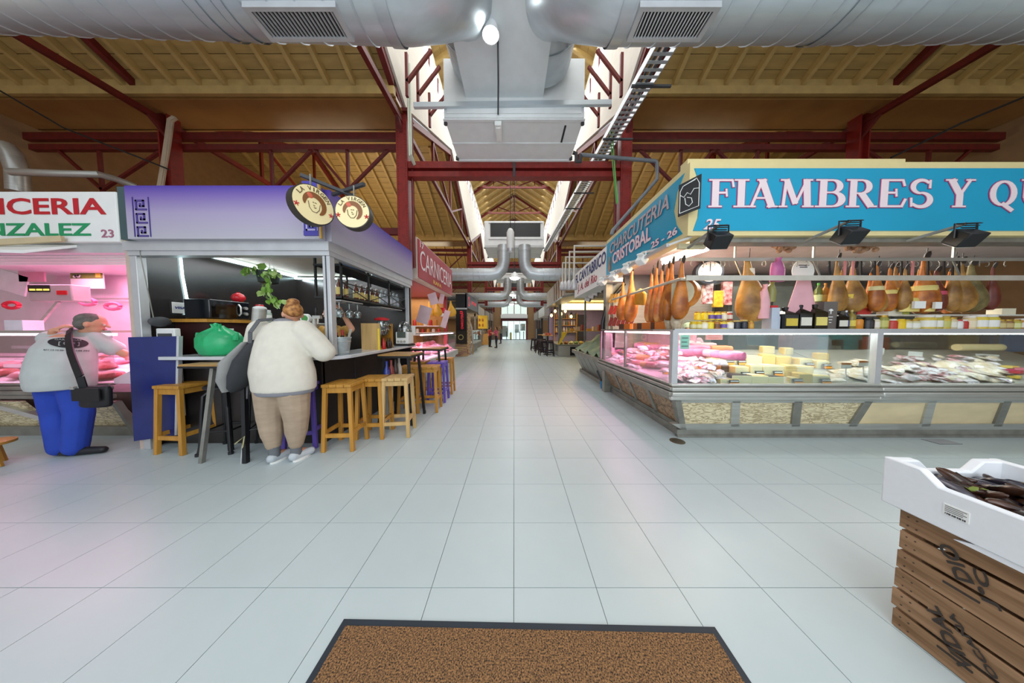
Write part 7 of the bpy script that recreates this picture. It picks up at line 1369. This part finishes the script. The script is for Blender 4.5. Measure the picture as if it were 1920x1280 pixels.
B().lathe([(.1, 0), (.105, .02), (.1, .07), (.05, .1)], 14, (0, .01, 1.44)).obj('cap', M('pale green cap', 'b8d8c4', .7), b_, local=True)
p1 = aZ(931, 652, 0); p2 = aZ(939, 644, 0)
figure((p1.x, p1.y), R(70), 'woman in a rose blouse and dark jeans standing in the far aisle', 1.62, M('rose blouse', 'd8607e', .8, amt=.3, scale=12), M('dark jeans', '23283c', .8), M('brown hair', '5d3a26', .6), hair_long=True, arms=((.16, .08, -.24), (.16, .08, -.24)), stride=.05)
figure((p2.x, p2.y), R(95), 'man in a grey green shirt and dark trousers standing beyond the rose blouse woman', 1.74, M('grey green shirt', '85887a', .8), M('slate trousers', '2c3444', .8), M('grey brown hair', '6d5a4a', .6), arms=((.15, .05, -.25), (.1, .08, -.28)))
figure((p1.x - .6, p1.y + .9), R(-60), 'person in a red apron at the stall behind the rose blouse woman', 1.6, M('red apron', 'b42c38', .8), M('dark trousers'), DKH)
# ================================================================== far half of the hall, left
t = thing('shop_sign', 'red sign reading CARNICERIA 17 with a cream end facing the bar', 'sign', (-2.3, 7, 2.5)); y0, y1, z0, z1 = 5.46, 8.45, 2.52, 3.42
REDS = M('red sign face', 'b32434', .4, amt=.08); B().box(-2.4, -2.12, y0, y1, z0, z1).obj('board', M('cream lightbox end', 'ded2c4', .5), t); B().box(-2.12, -2.1, y0 + .03, y1 - .03, z0 + .03, z1 - .03).obj('sign_face', REDS, t)
WL = M('white sign letters', 'f4ecec', .5, kind='plain'); text('CARNICERIA', WL, (-2.096, y0 + .12, z0 + .24), (0, 1, 0), 2.75, .44, t, bold=-.005); text('17', WL, (-2.096, y0 + .12, z0 + .72), (0, 1, 0), .22, .13, t, bold=.01); text('RAFA', M('yellow sign letters', 'e8c860', .5, kind='plain'), (-2.096, y0 + 1.0, z0 + .07), (0, 1, 0), .7, .1, t, bold=.01)
t = thing('market_stall', 'second butcher stall with yellow rear wall behind the bar', 'market stall', (-3.5, 7, 0))
B().box(-5.8, -2.35, 8.5, 8.56, 0, 2.5).obj('back_wall', M('yellow tan wall', 'c79a55', .6), t); B().box(-5.8, -2.3, 5.3, 8.5, 2.5, 2.56).obj('ceiling_panel', M('rose ceiling', 'c86a72', .5), t); B().box(-2.34, -2.24, 5.28, 5.38, 0, 2.6).obj('corner_post', STEELD, t); B().box(-5.8, -2.3, 5.1, 5.16, 0, 2.5).obj('side_wall', DARK, t)
B().box(-2.4, -2.3, 8.4, 8.5, 0, 2.5).obj('far_post', M('red post', 'a8343a', .5), t); B().box(-3.4, -2.5, 8.2, 8.48, 1.5, 1.53).box(-3.4, -2.5, 8.2, 8.48, 1.2, 1.23).obj('back_shelf', WHITE, t)
t = thing('display_counter', 'pink lit meat counter along the aisle under the red sign', 'display counter', (-2.1, 7, 0)); B().box(-3.0, -2.3, 5.5, 8.5, 0, .55).obj('carcass', STEELD, t); B().hexa([(-2.3, 5.5, .08), (-2.26, 5.5, .08), (-2.26, 8.5, .08), (-2.3, 8.5, .08)], [(-2.1, 5.5, .55), (-2.0, 5.5, .55), (-2.0, 8.5, .55), (-2.1, 8.5, .55)]).obj('skirt', STEEL, t)
B().box(-2.06, -1.95, 5.45, 8.55, .55, .72).obj('bumper', STEEL, t, bevel=.02); B().hexa([(-2.9, 5.5, .98), (-2.05, 5.5, .70), (-2.05, 8.5, .70), (-2.9, 8.5, .98)], [(-2.9, 5.5, 1.0), (-2.05, 5.5, .72), (-2.05, 8.5, .72), (-2.9, 8.5, 1.0)]).obj('sloping_deck', PKW, t); B().box(-2.05, -2.04, 5.5, 8.5, .74, 1.3).box(-3.0, -2.04, 8.47, 8.48, .74, 1.3).obj('glass_front', PANE, t); B().box(-2.5, -2.04, 5.5, 8.5, 1.3, 1.32).obj('top_shelf', STEEL, t); B().box(-2.12, -2.09, 5.55, 8.45, 1.26, 1.29).obj('light_tube', TUBEP, t)
area('meat_tube', (-2.2, 7, 1.25), (0, 0, 0), .06, 2.8, 30, PINKL); area('stall_light', (-3.2, 7.2, 2.45), (0, 0, 0), 1.2, 2.4, 26, (1, .8, .75))
q_ = random.Random(21)
for i in range(36):
    x = q_.uniform(-2.8, -2.1); y = q_.uniform(5.6, 8.4); z = .72 + .33 * (-2.05 - x); one(B().loft([(x, y, z, .05, .06), (x, y, z + .03, .09, .12), (x, y, z + .07, .07, .08), (x, y, z + .1, .02, .02)], 8), 'meat_cut', MEATP if i % 2 else MEATR, ('pale pink' if i % 2 else 'dark red') + ' cut of meat in the aisle counter under the red sign', 'meat', 'meat cuts under the red sign')
for i, (u, v) in enumerate(((806, 578), (820, 577), (846, 577))): c = aY(u, v, 8.0); ham((c.x, 8.0, c.z + .22), .5, .3, M('yellow ham', 'd8a62e', .4, amt=.2), 'yellow ham hanging at the rear of the red sign stall, %s from the bar' % ORD[i], False, None, 'yellow hams')
c = aY(829, 585, 8.1); t = thing('red_ham_bag', 'red topped round ham package hanging among the yellow hams', 'ham', tuple(c)); B().ball(c, (.17, .1, .15), 12, 8).obj('package', REDP, t); B().ball(c + pv(0, -.03, -.08), (.12, .09, .07), 12, 6).obj('white_base', PAPER, t)
for i, (u, v, w, h, a) in enumerate(((795, 590, .3, .42, .3), (812, 560, .22, .3, -.3), (835, 598, .16, .5, .3), (828, 560, .14, .3, .2))): c = aY(u, v, 6.0 + .5 * i); one(B().obx(c, (w, .01, h), ry=a), 'hanging_sheet', M('clear rose sheet', 'e2c9d0', .3), 'translucent price sheet hanging in the red sign stall, %s from the bar' % ORD[i], 'price sheet')
for i in range(10): one(B().lathe([(.05, 0), (.06, .01), (.06, .16), (.03, .2)], 8, (-3.35 + .09 * i, 8.3, 1.23 if i % 2 else 1.53)), 'tin', cm(('b8322c', 'e0d8c8', 'c88a3a')[i % 3], .4), '%s tin on the rear shelves of the red sign stall, %s along' % (('red', 'cream', 'amber')[i % 3], ORD[i]), 'tin', 'tins on the rear shelves')
# charcuteria beyond the cross aisle
BLK = M('black sign', '19181c', .35); t = thing('market_stall', 'black fronted CHARCUTERIA stall with brick plinth and brick pillar', 'market stall', (-3.2, 14, 0))
yb = 12.72; xl, xr = -3.95, -2.42
B().box(-6, -2.6, yb + .15, 18, 2.75, 2.85).obj('ceiling_panel', DKGRY, t); B().box(-6, -3.95, yb + .1, yb + .2, .9, 2.7).obj('side_panel', M('pale stall side', 'b8a49a', .5), t)
bk = [M('pale stone brick', 'd6b184', .8, amt=.25), M('rose stone brick', 'b98f7c', .8, amt=.25), M('sand brick', 'd0b180', .8, amt=.2)]
bms = [B().box(-.145, .145, 0, .08, 0, .085).mesh('brick', m) for m in bk]; bms2 = [B().box(-.05, 0, 0, .17, 0, .075).mesh('brick', m) for m in bk]
B().box(-6, xr - .06, yb + .06, yb + .5, 0, .62).box(xr - .34, xr - .04, yb + .06, yb + .9, 0, 2.3).obj('mortar_core', M('mortar', '8d7a66', .9), t)
q_ = random.Random(8)
for r_ in range(6):
    for i in range(6):
        o = bpy.data.objects.new('brick', bms[q_.randrange(3)]); COL.objects.link(o); o.parent = t; o.location = V((xr - .2 - .3 * i - .15 * (r_ % 2), yb - q_.uniform(0, .015), .01 + .1 * r_)) - wloc(t)
for r_ in range(25):
    for i in range(5): o = bpy.data.objects.new('brick', bms2[q_.randrange(3)]); COL.objects.link(o); o.parent = t; o.location = V((xr + q_.uniform(0, .012), yb + .06 + .18 * i + .09 * (r_ % 2) - .05, .01 + .09 * r_)) - wloc(t)
    o = bpy.data.objects.new('brick', bms[q_.randrange(3)]); COL.objects.link(o); o.parent = t; o.location = V((xr - .17, yb, .01 + .09 * r_)) - wloc(t); o.scale = (.95, 1, .9)
t = thing('shop_sign', 'black upright sign with red CHARCUTERIA letters on the brick pillar', 'sign', (-2.7, yb, .6)); a = aY(855, 610, yb - .1); b_ = aY(875, 610, yb - .1); B().box(a.x, b_.x, yb - .1, yb - .02, .66, 3.2).obj('board', BLK, t); B().box(a.x - .02, b_.x + .02, yb - .11, yb - .02, 2.42, 2.5).obj('alu_band', ALU, t)
RL = M('red lit letters', 'e02838', .4, kind='plain', emit=.5); text('CHARCUTERIA', RL, (b_.x - .17, yb - .105, 1.42), (0, 0, 1), .85, .12, t, up=(-1, 0, 0), bold=.02); text('13', RL, (b_.x - .2, yb - .105, 2.2), (0, 0, 1), .14, .14, t, up=(-1, 0, 0), bold=.02)
B().box(a.x + .05, b_.x - .04, yb - .12, yb - .1, .7, 1.32).obj('framed_poster', M('dark poster', '2c2a26', .4), t); B().cyl((b_.x - .3, yb - .125, 1.0), (b_.x - .3, yb - .12, 1.0), .14, n=20).obj('gold_ring', M('gold ring', 'b9a46a', .4), t); B().cyl((b_.x - .3, yb - .13, 1.0), (b_.x - .3, yb - .122, 1.0), .1, n=20).obj('ring_centre', BLK, t)
t = thing('shop_sign', 'dark grey fascia with a red numeral along the aisle past the brick pillar', 'sign', (-2.4, 14, 2.5)); B().box(-2.5, -2.38, yb - .1, 16.2, 2.5, 3.25).obj('board', M('charcoal fascia', '4c4a50', .4), t); text('2', RL, (-2.375, yb + .15, 2.62), (0, 1, 0), .3, .5, t, bold=.02); text('JAMONES', RL, (-2.375, yb + 1.0, 2.75), (0, 1, 0), 1.8, .25, t)
area('stall_light', (-3.3, 15, 2.6), (0, 0, 0), 1.5, 3.5, 40, WARM)
t = thing('display_counter', 'aisle counter with a curved glass front past the brick pillar', 'display counter', (-2.4, 15, 0)); B().box(-3.0, -2.5, 13.75, 16.6, 0, .6).obj('carcass', STEELD, t); B().tube([(-2.45, 13.75, .2), (-2.3, 13.75, .7), (-2.38, 13.75, 1.5), (-2.5, 13.75, 1.9)], .05, 8).obj('curved_end', ALU, t); B().box(-2.34, -2.32, 13.8, 16.6, .7, 1.3).obj('glass_front', PANE, t); B().box(-2.36, -2.25, 13.75, 16.6, .6, .7).obj('bumper', STEEL, t); B().box(-2.7, -2.32, 13.75, 16.6, 1.3, 1.33).obj('top_shelf', STEEL, t); B().box(-2.32, -2.28, 13.7, 13.75, 0, .6).obj('wood_end', STOOLW, t)
c = aZ(911, 647, 0); t = thing('sign_board', 'tan wooden A-board standing before the far left stalls', 'sign board', (c.x, c.y, 0)); B().hexa([(c.x - .35, c.y - .2, .05), (c.x + .3, c.y - .2, .05), (c.x + .3, c.y - .15, .05), (c.x - .35, c.y - .15, .05)], [(c.x - .33, c.y, 1.0), (c.x + .28, c.y, 1.0), (c.x + .28, c.y + .04, 1.0), (c.x - .33, c.y + .04, 1.0)]).obj('board', M('tan board', 'cf9a52', .6), t)
for x in (-.3, .25): B().bar((c.x + x, c.y + .2, 0), (c.x + x, c.y + .02, 1.0), .04).bar((c.x + x, c.y - .2, 0), (c.x + x, c.y, .9), .04).obj('leg', STOOLW, t)
c = aY(905, 600, 17); t = thing('yellow_display', 'bright yellow display box at the far left stall with dark hams on it', 'display', tuple(c)); B().box(c.x - .3, c.x + .32, 16.9, 17.3, 1.45, 2.35).obj('box', M('yellow box', 'f0c030', .5, kind='plain'), t)
for k in range(4): B().ball((c.x - .2 + .22 * (k % 2), 16.88, 1.7 + .35 * (k // 2)), (.06, .05, .11), 8, 6).obj('ham_print', HAMO, t)
STL = M('stall grey', '8f8880', .5, amt=.2)
for i, (y, z, cc, nm) in enumerate(((17.3, 2.5, 'c9b8a8', 'cream fronted stall row beyond the charcuteria'), (21.5, 2.5, 'a09488', 'grey stall row beside the far people'), (26, 2.6, '8c7868', 'dim stall row nearest the far door on the left'))):
    t = thing('market_stall', nm, 'market stall', (-3.5, y + 1.6, 0)); B().box(-6, -2.75, y, y + 3.4, 0, .95).obj('counter', STL, t); B().box(-6, -2.5, y, y + 3.4, z - .2, z + .55).obj('fascia', cm(cc, .5), t); B().box(-6, -5.8, y, y + 3.4, .95, z).obj('back_wall', WALLB, t); B().box(-2.8, -2.7, y, y + .1, .95, z).obj('post', STEELD, t); B().box(-2.9, -2.72, y + .3, y + 3.2, .95, 1.35).obj('glass_front', PANE, t)
    area('stall_light', (-3.5, y + 1.7, z - .25), (0, 0, 0), 1.5, 2.5, 30, WARM)
    for k in range(7): one(B().loft([(-2.85, y + .5 + .4 * k, .96, .08, .1), (-2.85, y + .5 + .4 * k, 1.12, .1, .12), (-2.85, y + .5 + .4 * k, 1.25, .03, .04)], 8), 'goods_heap', cm(('7d8f3a', 'c8742c', 'b03a34', 'd8c47a')[(k + i) % 4], .5), '%s heap of goods on the %s, %s along' % (('green', 'orange', 'red', 'cream')[(k + i) % 4], nm.split(' row')[0] + ' row', ORD[k]), 'goods', 'goods on the left far stalls')
t = thing('wall_panel', 'pale wall panel angled over the far left stalls', 'panel', (-2.5, 17.2, 2.9)); B().obx((-2.45, 16.8, 2.75), (.06, 1.0, .7), rz=.1).obj('frame', BLACK, t); B().obx((-2.41, 16.8, 2.75), (.02, .9, .6), rz=.1).obj('panel_face', M('pale panel', 'cfd4da', .4), t)
# ---------------- right side beyond the cross aisle
yb = 12.7; t = thing('market_stall', 'warm lit snack bar stall with glass counter past the fish stall', 'market stall', (4, 14.5, 0))
B().box(2.4, 7, yb, yb + .08, 0, .55).box(2.3, 2.4, yb, 17, 0, .55).obj('counter_front', STEEL, t); B().box(2.9, 3.3, yb - .01, yb, .05, .5).obj('dark_opening', BLACK, t); B().box(2.25, 7, yb - .05, 17, .55, .62).obj('counter_top', STEELD, t); B().hexa([(2.25, yb, .62), (7, yb, .62), (7, yb + .01, .62), (2.25, yb + .01, .62)], [(2.45, yb + .25, 1.3), (7, yb + .25, 1.3), (7, yb + .26, 1.3), (2.45, yb + .26, 1.3)]).obj('sloping_glass', PANE, t); B().box(2.45, 7, yb + .25, yb + .8, 1.3, 1.33).obj('glass_top', M('amber shelf', 'c9a04a', .4), t)
B().box(2.4, 7, 16.8, 17, 0, 3.2).obj('back_wall', M('lilac wall', '8a7aa0', .5), t); B().box(2.35, 7, yb + .1, 17, 2.9, 3.0).obj('ceiling_panel', CREAM, t); B().box(2.5, 5.2, yb + .2, yb + .7, 2.45, 2.75).obj('lit_pelmet', M('lit pelmet', 'fff0b8', .5, kind='plain', emit=1.6), t); B().box(4.3, 4.9, 16.75, 16.8, 0, 2.4).obj('doorway', M('dark violet opening', '2a2238', .5), t); B().box(2.32, 2.45, yb + .1, yb + .25, .62, 2.9).obj('post', STEELD, t)
area('snack_light', (4, 14, 2.85), (0, 0, 0), 3, 2.5, 90, WARM); area('snack_tube', (3.5, yb + .45, 1.28), (0, 0, 0), 2, .1, 8, WARM)
t = thing('awning', 'grey awning with brown fish shapes over the aisle past the fish stall', 'awning', (2.2, 11, 3)); B().hexa([(1.75, 9.0, 2.55), (2.7, 9.0, 2.75), (2.7, 13.6, 2.75), (1.75, 13.6, 2.55)], [(1.75, 9.0, 2.62), (2.7, 9.0, 2.82), (2.7, 13.6, 2.82), (1.75, 13.6, 2.62)]).obj('canopy', STEELD, t); B().box(1.8, 1.86, 9.0, 13.6, 2.62, 3.4).obj('printed_board', M('pale printed board', 'cdbfae', .5, amt=.15, scale=3), t)
for k in range(4): B().loft([(1.79, 9.4 + .55 * k, 2.66, .01, .05), (1.79, 9.4 + .55 * k, 2.85, .01, .13), (1.79, 9.45 + .55 * k, 3.15, .01, .12), (1.79, 9.5 + .55 * k, 3.38, .01, .04)], 8).obj('fish_shape', M('brown fish', '9a6a3a', .5, amt=.3), t)
B().bar((2.6, 9.05, 2.7), (2.6, 9.05, 0), .05).bar((2.6, 13.5, 2.7), (2.6, 13.5, .62), .05).obj('post', STEELD, t)
q_ = random.Random(31)
for i, (u, v) in enumerate(((1034, 591), (1041, 583), (1052, 588), (1060, 583), (1071, 593))):
    c = aY(u, v, 13.0); t = thing('bulb_pendant', 'glowing bare bulb pendant over the snack bar, %s from the aisle' % ORD[i], 'lamp', tuple(c), 0, 'bulb pendants'); B().lathe([(.01, -.1), (.06, -.05), (.07, 0), (.03, .08)], 10, c).obj('bulb', M('amber bulb', 'ffcf7a', .4, kind='plain', emit=5), t); B().cyl(c + pv(0, 0, .08), c + pv(0, 0, .2), .05, n=8).obj('socket', BLACK, t); B().cyl(c + pv(0, 0, .2), (c.x, c.y, 2.92), .008, n=5).obj('cord', BLACK, t)
for i in range(16):
    x = 2.5 + .27 * i; cc = ('d8a23a', 'b5622c', 'e0c87a', '7a8a3a')[i % 4]; one(B().loft([(x, yb + .4, .63, .1, .12), (x, yb + .4, .7, .12, .14), (x, yb + .4, .78, .06, .07)], 9), 'food_dish', cm(cc, .4), '%s dish in the snack bar counter, %s from the aisle' % (('golden', 'rust', 'cream', 'green')[i % 4], ORD[i]), 'food', 'snack bar dishes')
for i in range(9): x = 3.0 + .3 * i; one(B().box(x, x + .2, yb + .35, yb + .6, 1.331, 1.45 + .1 * (i % 3)), 'counter_box', cm(('d0a040', 'c8b090', '8a3a2c')[i % 3], .5), '%s box on the snack bar shelf, %s from the aisle' % (('gold', 'beige', 'maroon')[i % 3], ORD[i]), 'box', 'snack bar boxes')
t = thing('bottle_shelf', 'back shelf of bottles in the snack bar stall', 'shelf', (3.5, 16.5, 1.2))
for k in range(3): B().box(2.7, 4.2, 16.5, 16.75, 1.2 + .45 * k, 1.23 + .45 * k).obj('board', STOOLW, t)
B().box(2.68, 2.72, 16.5, 16.75, .6, 2.5).box(4.18, 4.22, 16.5, 16.75, .6, 2.5).obj('side', STOOLW, t)
for k in range(3):
    for i in range(8): one(B().lathe([(.05, 0), (.05, .2), (.02, .27), (.02, .33)], 8, (2.85 + .17 * i, 16.6, 1.23 + .45 * k)), 'shelf_bottle', cm(('c8b080', '6a7a4a', 'b5742c', 'd8d4cc')[(i + k) % 4], .2), 'bottle on the %s board of the snack bar back shelf, %s from the aisle' % (('lowest', 'middle', 'top')[k], ORD[i]), 'bottle', 'snack bar bottles')
one(B().hexa([(2.3, yb - .02, .62), (2.36, yb - .02, .62), (2.36, yb + .3, .62), (2.3, yb + .3, .62)], [(2.5, yb + .2, 1.25), (2.8, yb + .2, 1.25), (2.8, yb + .35, 1.25), (2.5, yb + .35, 1.25)]), 'yellow_flap', YEL, 'yellow curved case end at the snack bar corner', 'case end')
def far_table(x, y, lab): 
    t = thing('high_table', lab, 'table', (x, y, 0), 0, 'high tables of the far aisle'); B().lathe([(.3, 1.04), (.31, 1.06), (.3, 1.08)], 18, (x, y, 0)).obj('tabletop', M('table top wood'), t); B().cyl((x, y, .03), (x, y, 1.05), .04, n=10).obj('column', BLACK, t); B().lathe([(.25, 0), (.24, .02), (.04, .05)], 16, (x, y, 0)).obj('base', BLACK, t)
far_table(1.85, 13.6, 'round high table nearest the snack bar corner in the far aisle'); far_table(1.8, 15.6, 'second round high table along the far aisle'); 
DKP = M('dark plum metal', '2c1c22', .4)
for i, (x, y) in enumerate(((1.9, 12.9), (1.55, 13.3), (2.05, 14.2), (1.5, 14.4), (1.6, 15.2), (1.35, 15.8), (1.9, 16.4), (1.4, 17.0))): stool(DKP, 'dark metal stool in the cluster before the snack bar, %s along the aisle' % ORD[i], (x, y), R(7 * i), .78, .32, .4, 1, 'dark stools before the snack bar')
for i in range(5): one(B().lathe([(.03, 0), (.04, .01), (.04, .12), (.02, .13)], 8, (1.72 + .07 * i, 13.5 + .08 * (i % 2), 1.08)), 'table_glass', cm('c8705a', .3), 'reddish cup on the nearest round table of the far aisle, %s from the aisle' % ORD[i], 'cup', 'cups on the far table')
for i, (y, cc, nm) in enumerate(((18, 'd8d4cc', 'white fronted stall row past the snack bar'), (23, 'a8a098', 'grey stall row before the far door on the right'))):
    t = thing('market_stall', nm, 'market stall', (3.5, y + 2, 0)); B().box(2.5, 6, y, y + 4.4, 0, .95).obj('counter', STL, t); B().box(2.2, 6, y, y + 4.4, 2.4, 3.1).obj('fascia', cm(cc, .5), t); B().box(5.8, 6, y, y + 4.4, .95, 2.4).obj('back_wall', WALLB, t); B().box(2.5, 2.6, y, y + .1, .95, 2.4).box(2.5, 2.6, y + 4.3, y + 4.4, .95, 2.4).obj('post', BLACK, t); area('stall_light', (3.8, y + 2, 2.35), (0, 0, 0), 2, 3, 40, (1, .9, .8))
c = aZ(1010, 634, 0); one(B().box(1.75, 2.2, 19.0, 19.5, 0, 1.45).box(1.78, 2.17, 18.98, 19.0, .9, 1.35), 'drinks_fridge', M('dark fridge', '26282c', .3), 'dark upright fridge beyond the far stools', 'fridge')
for s in (-1, 1):
    b = B()
    for x in (2.9, 3.2, 3.5): b.cyl((s * x, BY - .3, 0), (s * x, BY - .3, 7), .12, n=10)
    one(b, 'pipe_riser', M('brown grey pipe', '6d5f58', .5), 'cluster of brown pipes rising on the %s of the far door' % ('left' if s < 0 else 'right'), 'pipe')
# ================================================================== foreground: crates, mussel box, mat
PINE = M('weathered crate pine', 'a88260', .7, amt=.35, scale=5, stretch=(.5, 6, 6), col2='7a593a'); INKC = M('stencil ink', '3c332d', .8, amt=.2)
cr0 = V((1.825, 1.105, 0)); ang = R(-92)
def crate(z, label, words):
    L, Wd, Hh = .62, .42, .285
    t = thing('fruit_crate', label, 'crate', (cr0.x, cr0.y, z), ang, 'stacked slatted crates'); q_ = random.Random(int(z * 100) + 5)
    # local: x along the long face, y away from it (into the crate)
    for k, (a, h) in enumerate(((0.003, .082), (.101, .082), (.199, .086))):
        for y in (-.012, Wd): B().box(q_.uniform(-.012, 0), L + q_.uniform(0, .01), y - .006 + q_.uniform(-.002, .002), y + .006, a, a + h).obj('slat', PINE, t, bevel=.002, local=True)
        for x in (-.008, L - .004): B().box(x - .0, x + .012, .0, Wd - .008, a, a + h).obj('end_slat', PINE, t, bevel=.002, local=True)
    for x in (.03, L - .03):
        for y in (.02, Wd - .03): B().prism([(x - .025, y - .02), (x + .025, y - .02), (x - .025 if x > .3 else x + .025, y + .025)], 'z', 0, Hh).obj('corner_post', PINE, t, local=True)
    for k in range(4): B().box(0, L, .02 + .1 * k, .1 + .1 * k, .0, .008).obj('floor_slat', PINE, t, local=True)
    nl = B()
    for x in (.02, .045):
        for z_ in (.025, .065, .125, .165, .22, .26): nl.cyl((x, -.019, z_), (x, -.0165, z_), .003, n=6)
    nl.obj('nail', M('rusty nail', '4a3a30', .6), t, local=True, kind='stuff'); B().box(.124, .207, -.0205, -.017, .06, .068).obj('stencil_bar', INKC, t, local=True)
    for s, x, zz, w, h, sl in words:
        xd = V((-sl, 0, 1)).normalized(); o = text(s, INKC, (0, 0, 0), xd, w, h, None, up=(-xd.z, 0, xd.x), bold=.02, ext=.0012)
        for v in o.data.vertices: v.co += V((x, -.0205, zz))
        o.parent = t
    return t
crate(0, 'slatted pine crate with stencilled letters on the floor, under another crate', [('VIDAL', .215, .07, .19, .045, .6), ('OCAÑA', .262, .115, .17, .028, .8)])
crate(.29, 'slatted pine crate with stencilled letters stacked second, under the white box', [('J°C', .252, .08, .12, .04, .25), ('DIO', .195, .125, .12, .045, .5)])
# polystyrene box
EPS = M('white polystyrene', 'eceef2', .6, amt=.02, scale=40); bx = thing('polystyrene_box', 'white polystyrene fish box on top of the two crates', 'box', (cr0.x, cr0.y, .58), ang)
X0, X1, Y0, Y1, hh = -.05, .72, -.045, .46, .17; w = .035
B().box(X0 + .01, X1 - .01, Y0 + .01, Y1 - .01, 0, .03).obj('box_floor', EPS, bx, local=True)
def wall_(axis, c, a0, a1):
    d = .11; pr_ = [(a0, 0), (a1, 0), (a1, hh + .05), (a1 - d, hh + .05), (a1 - d - .05, hh), (a0 + d + .05, hh), (a0 + d, hh + .05), (a0, hh + .05)]
    B().prism(pr_, axis, c, c + w).obj('box_wall', EPS, bx, bevel=.006, local=True)
wall_('y', Y0, X0, X1); wall_('y', Y1 - w, X0, X1); hh -= .0015; wall_('x', X0 + .0015, Y0 + .0015, Y1 - .0015); wall_('x', X1 - w - .0015, Y0 + .0015, Y1 - .0015)
B().prism([(X0 + .2, -.02), (X0 + .62, -.02), (X0 + .57, .0), (X0 + .25, .0)], 'y', Y0 + .005, Y0 + .03).obj('foot_rib', EPS, bx, local=True)
lab = B().box(.125, .185, Y0 - .002, Y0, .07, .115).obj('paper_label', PAPER, bx, local=True); lb = B()
for k in range(4): lb.box(.13, .18 - .008 * (k % 2), Y0 - .003, Y0 - .002, .107 - .007 * k, .109 - .007 * k)
for k in range(12): lb.box(.131 + .004 * k, .1325 + .004 * k + .001 * (k % 3), Y0 - .003, Y0 - .002, .073, .08)
lb.obj('label_print', DKGRY, lab, local=True)
# mussels
q_ = random.Random(12); msh = []
for i, m in enumerate((M('blue black mussel', '26222e', .22, amt=.4, scale=14, spec=.7), M('brown mussel', '4a2a1a', .25, amt=.5, scale=12, col2='1d1614', spec=.7), M('grey mussel', '4c4650', .25, amt=.4, scale=12, spec=.7))):
    b = B(); b.loft([(0, 0, -.045, .004, .003), (.002, 0, -.035, .012, .010), (.003, 0, -.01, .019, .014), (.003, 0, .015, .021, .013), (0, 0, .035, .016, .009), (-.003, 0, .046, .006, .004)], 10); msh.append(b.mesh('mussel', m))
MA = Matrix.Translation(bx.location) @ Matrix.Rotation(ang, 4, 'Z'); k = 0
for i in range(170):
    p = MA @ V((q_.uniform(X0 + .06, X1 - .08), q_.uniform(Y0 + .06, Y1 - .08), .125 + q_.uniform(-.02, .045))); o = bpy.data.objects.new('mussel', msh[q_.choice((0, 1, 1, 2))]); COL.objects.link(o); o.location = p; o.rotation_euler = (q_.uniform(.9, 2.2), q_.uniform(-.5, .5), q_.uniform(0, 6.3)); s_ = q_.uniform(1.0, 1.5); o.scale = (s_,) * 3; tag(o, 'dark mussel in the heap in the white polystyrene box', 'mussel', 'mussels in the polystyrene box')
one_ = B().box(X0 + .04, X1 - .04, Y0 + .04, Y1 - .04, .03, .11); o = one_.obj('mussel_bed', M('dark wet bed', '1d1816', .4), bx, kind='stuff', local=True)
sw = [B().add([(0, 0, 0), (.012, .01, .006), (.015, .03, 0), (0, .045, .006), (-.015, .03, .004), (-.012, .01, 0)], [(0, 1, 2, 3), (0, 3, 4, 5)]).mesh('seaweed_frond', M('seaweed', '7e8f2c', .4, amt=.3))]
for i in range(26):
    p = MA @ V((q_.uniform(X0 + .08, X1 - .1), q_.uniform(Y0 + .08, Y1 - .1), .17 + q_.uniform(0, .015))); o = bpy.data.objects.new('seaweed_frond', sw[0]); COL.objects.link(o); o.location = p; o.rotation_euler = (q_.uniform(-.9, .9), q_.uniform(-.6, .6), q_.uniform(0, 6.3)); o.scale = (.6,) * 3; tag(o, 'yellow green seaweed scrap among the mussels', 'seaweed', 'seaweed among the mussels')
# doormat
t = thing('doormat', 'brown flecked entrance mat with a black rubber border', 'mat', (.05, .55, 0)); pa, pb = aZ(645, 1162, .0), aZ(1340, 1177, .0); d = (pb - pa); L = d.length; d.normalize(); n = V((-d.y, d.x, 0)); 
def mp(x, y, z): return pa + d * x - n * y + V((0, 0, z))
RUB = M('black rubber', '27303a', .6, amt=.15); B().hexa([mp(0, 1.2, 0), mp(L, 1.2, 0), mp(L, 0, 0), mp(0, 0, 0)], [mp(0, 1.2, .006), mp(L, 1.2, .006), mp(L, 0, .006), mp(0, 0, .006)]).obj('rubber_border', RUB, t)
PILE = M('mat pile', 'a87c50', .95, amt=.6, scale=170, col2='1c1512', bump=.6)
B().hexa([mp(.03, 1.17, .006), mp(L - .03, 1.17, .006), mp(L - .03, .03, .006), mp(.03, .03, .006)], [mp(.03, 1.17, .011), mp(L - .03, 1.17, .011), mp(L - .03, .03, .011), mp(.03, .03, .011)]).obj('pile', PILE, t, kind='stuff')
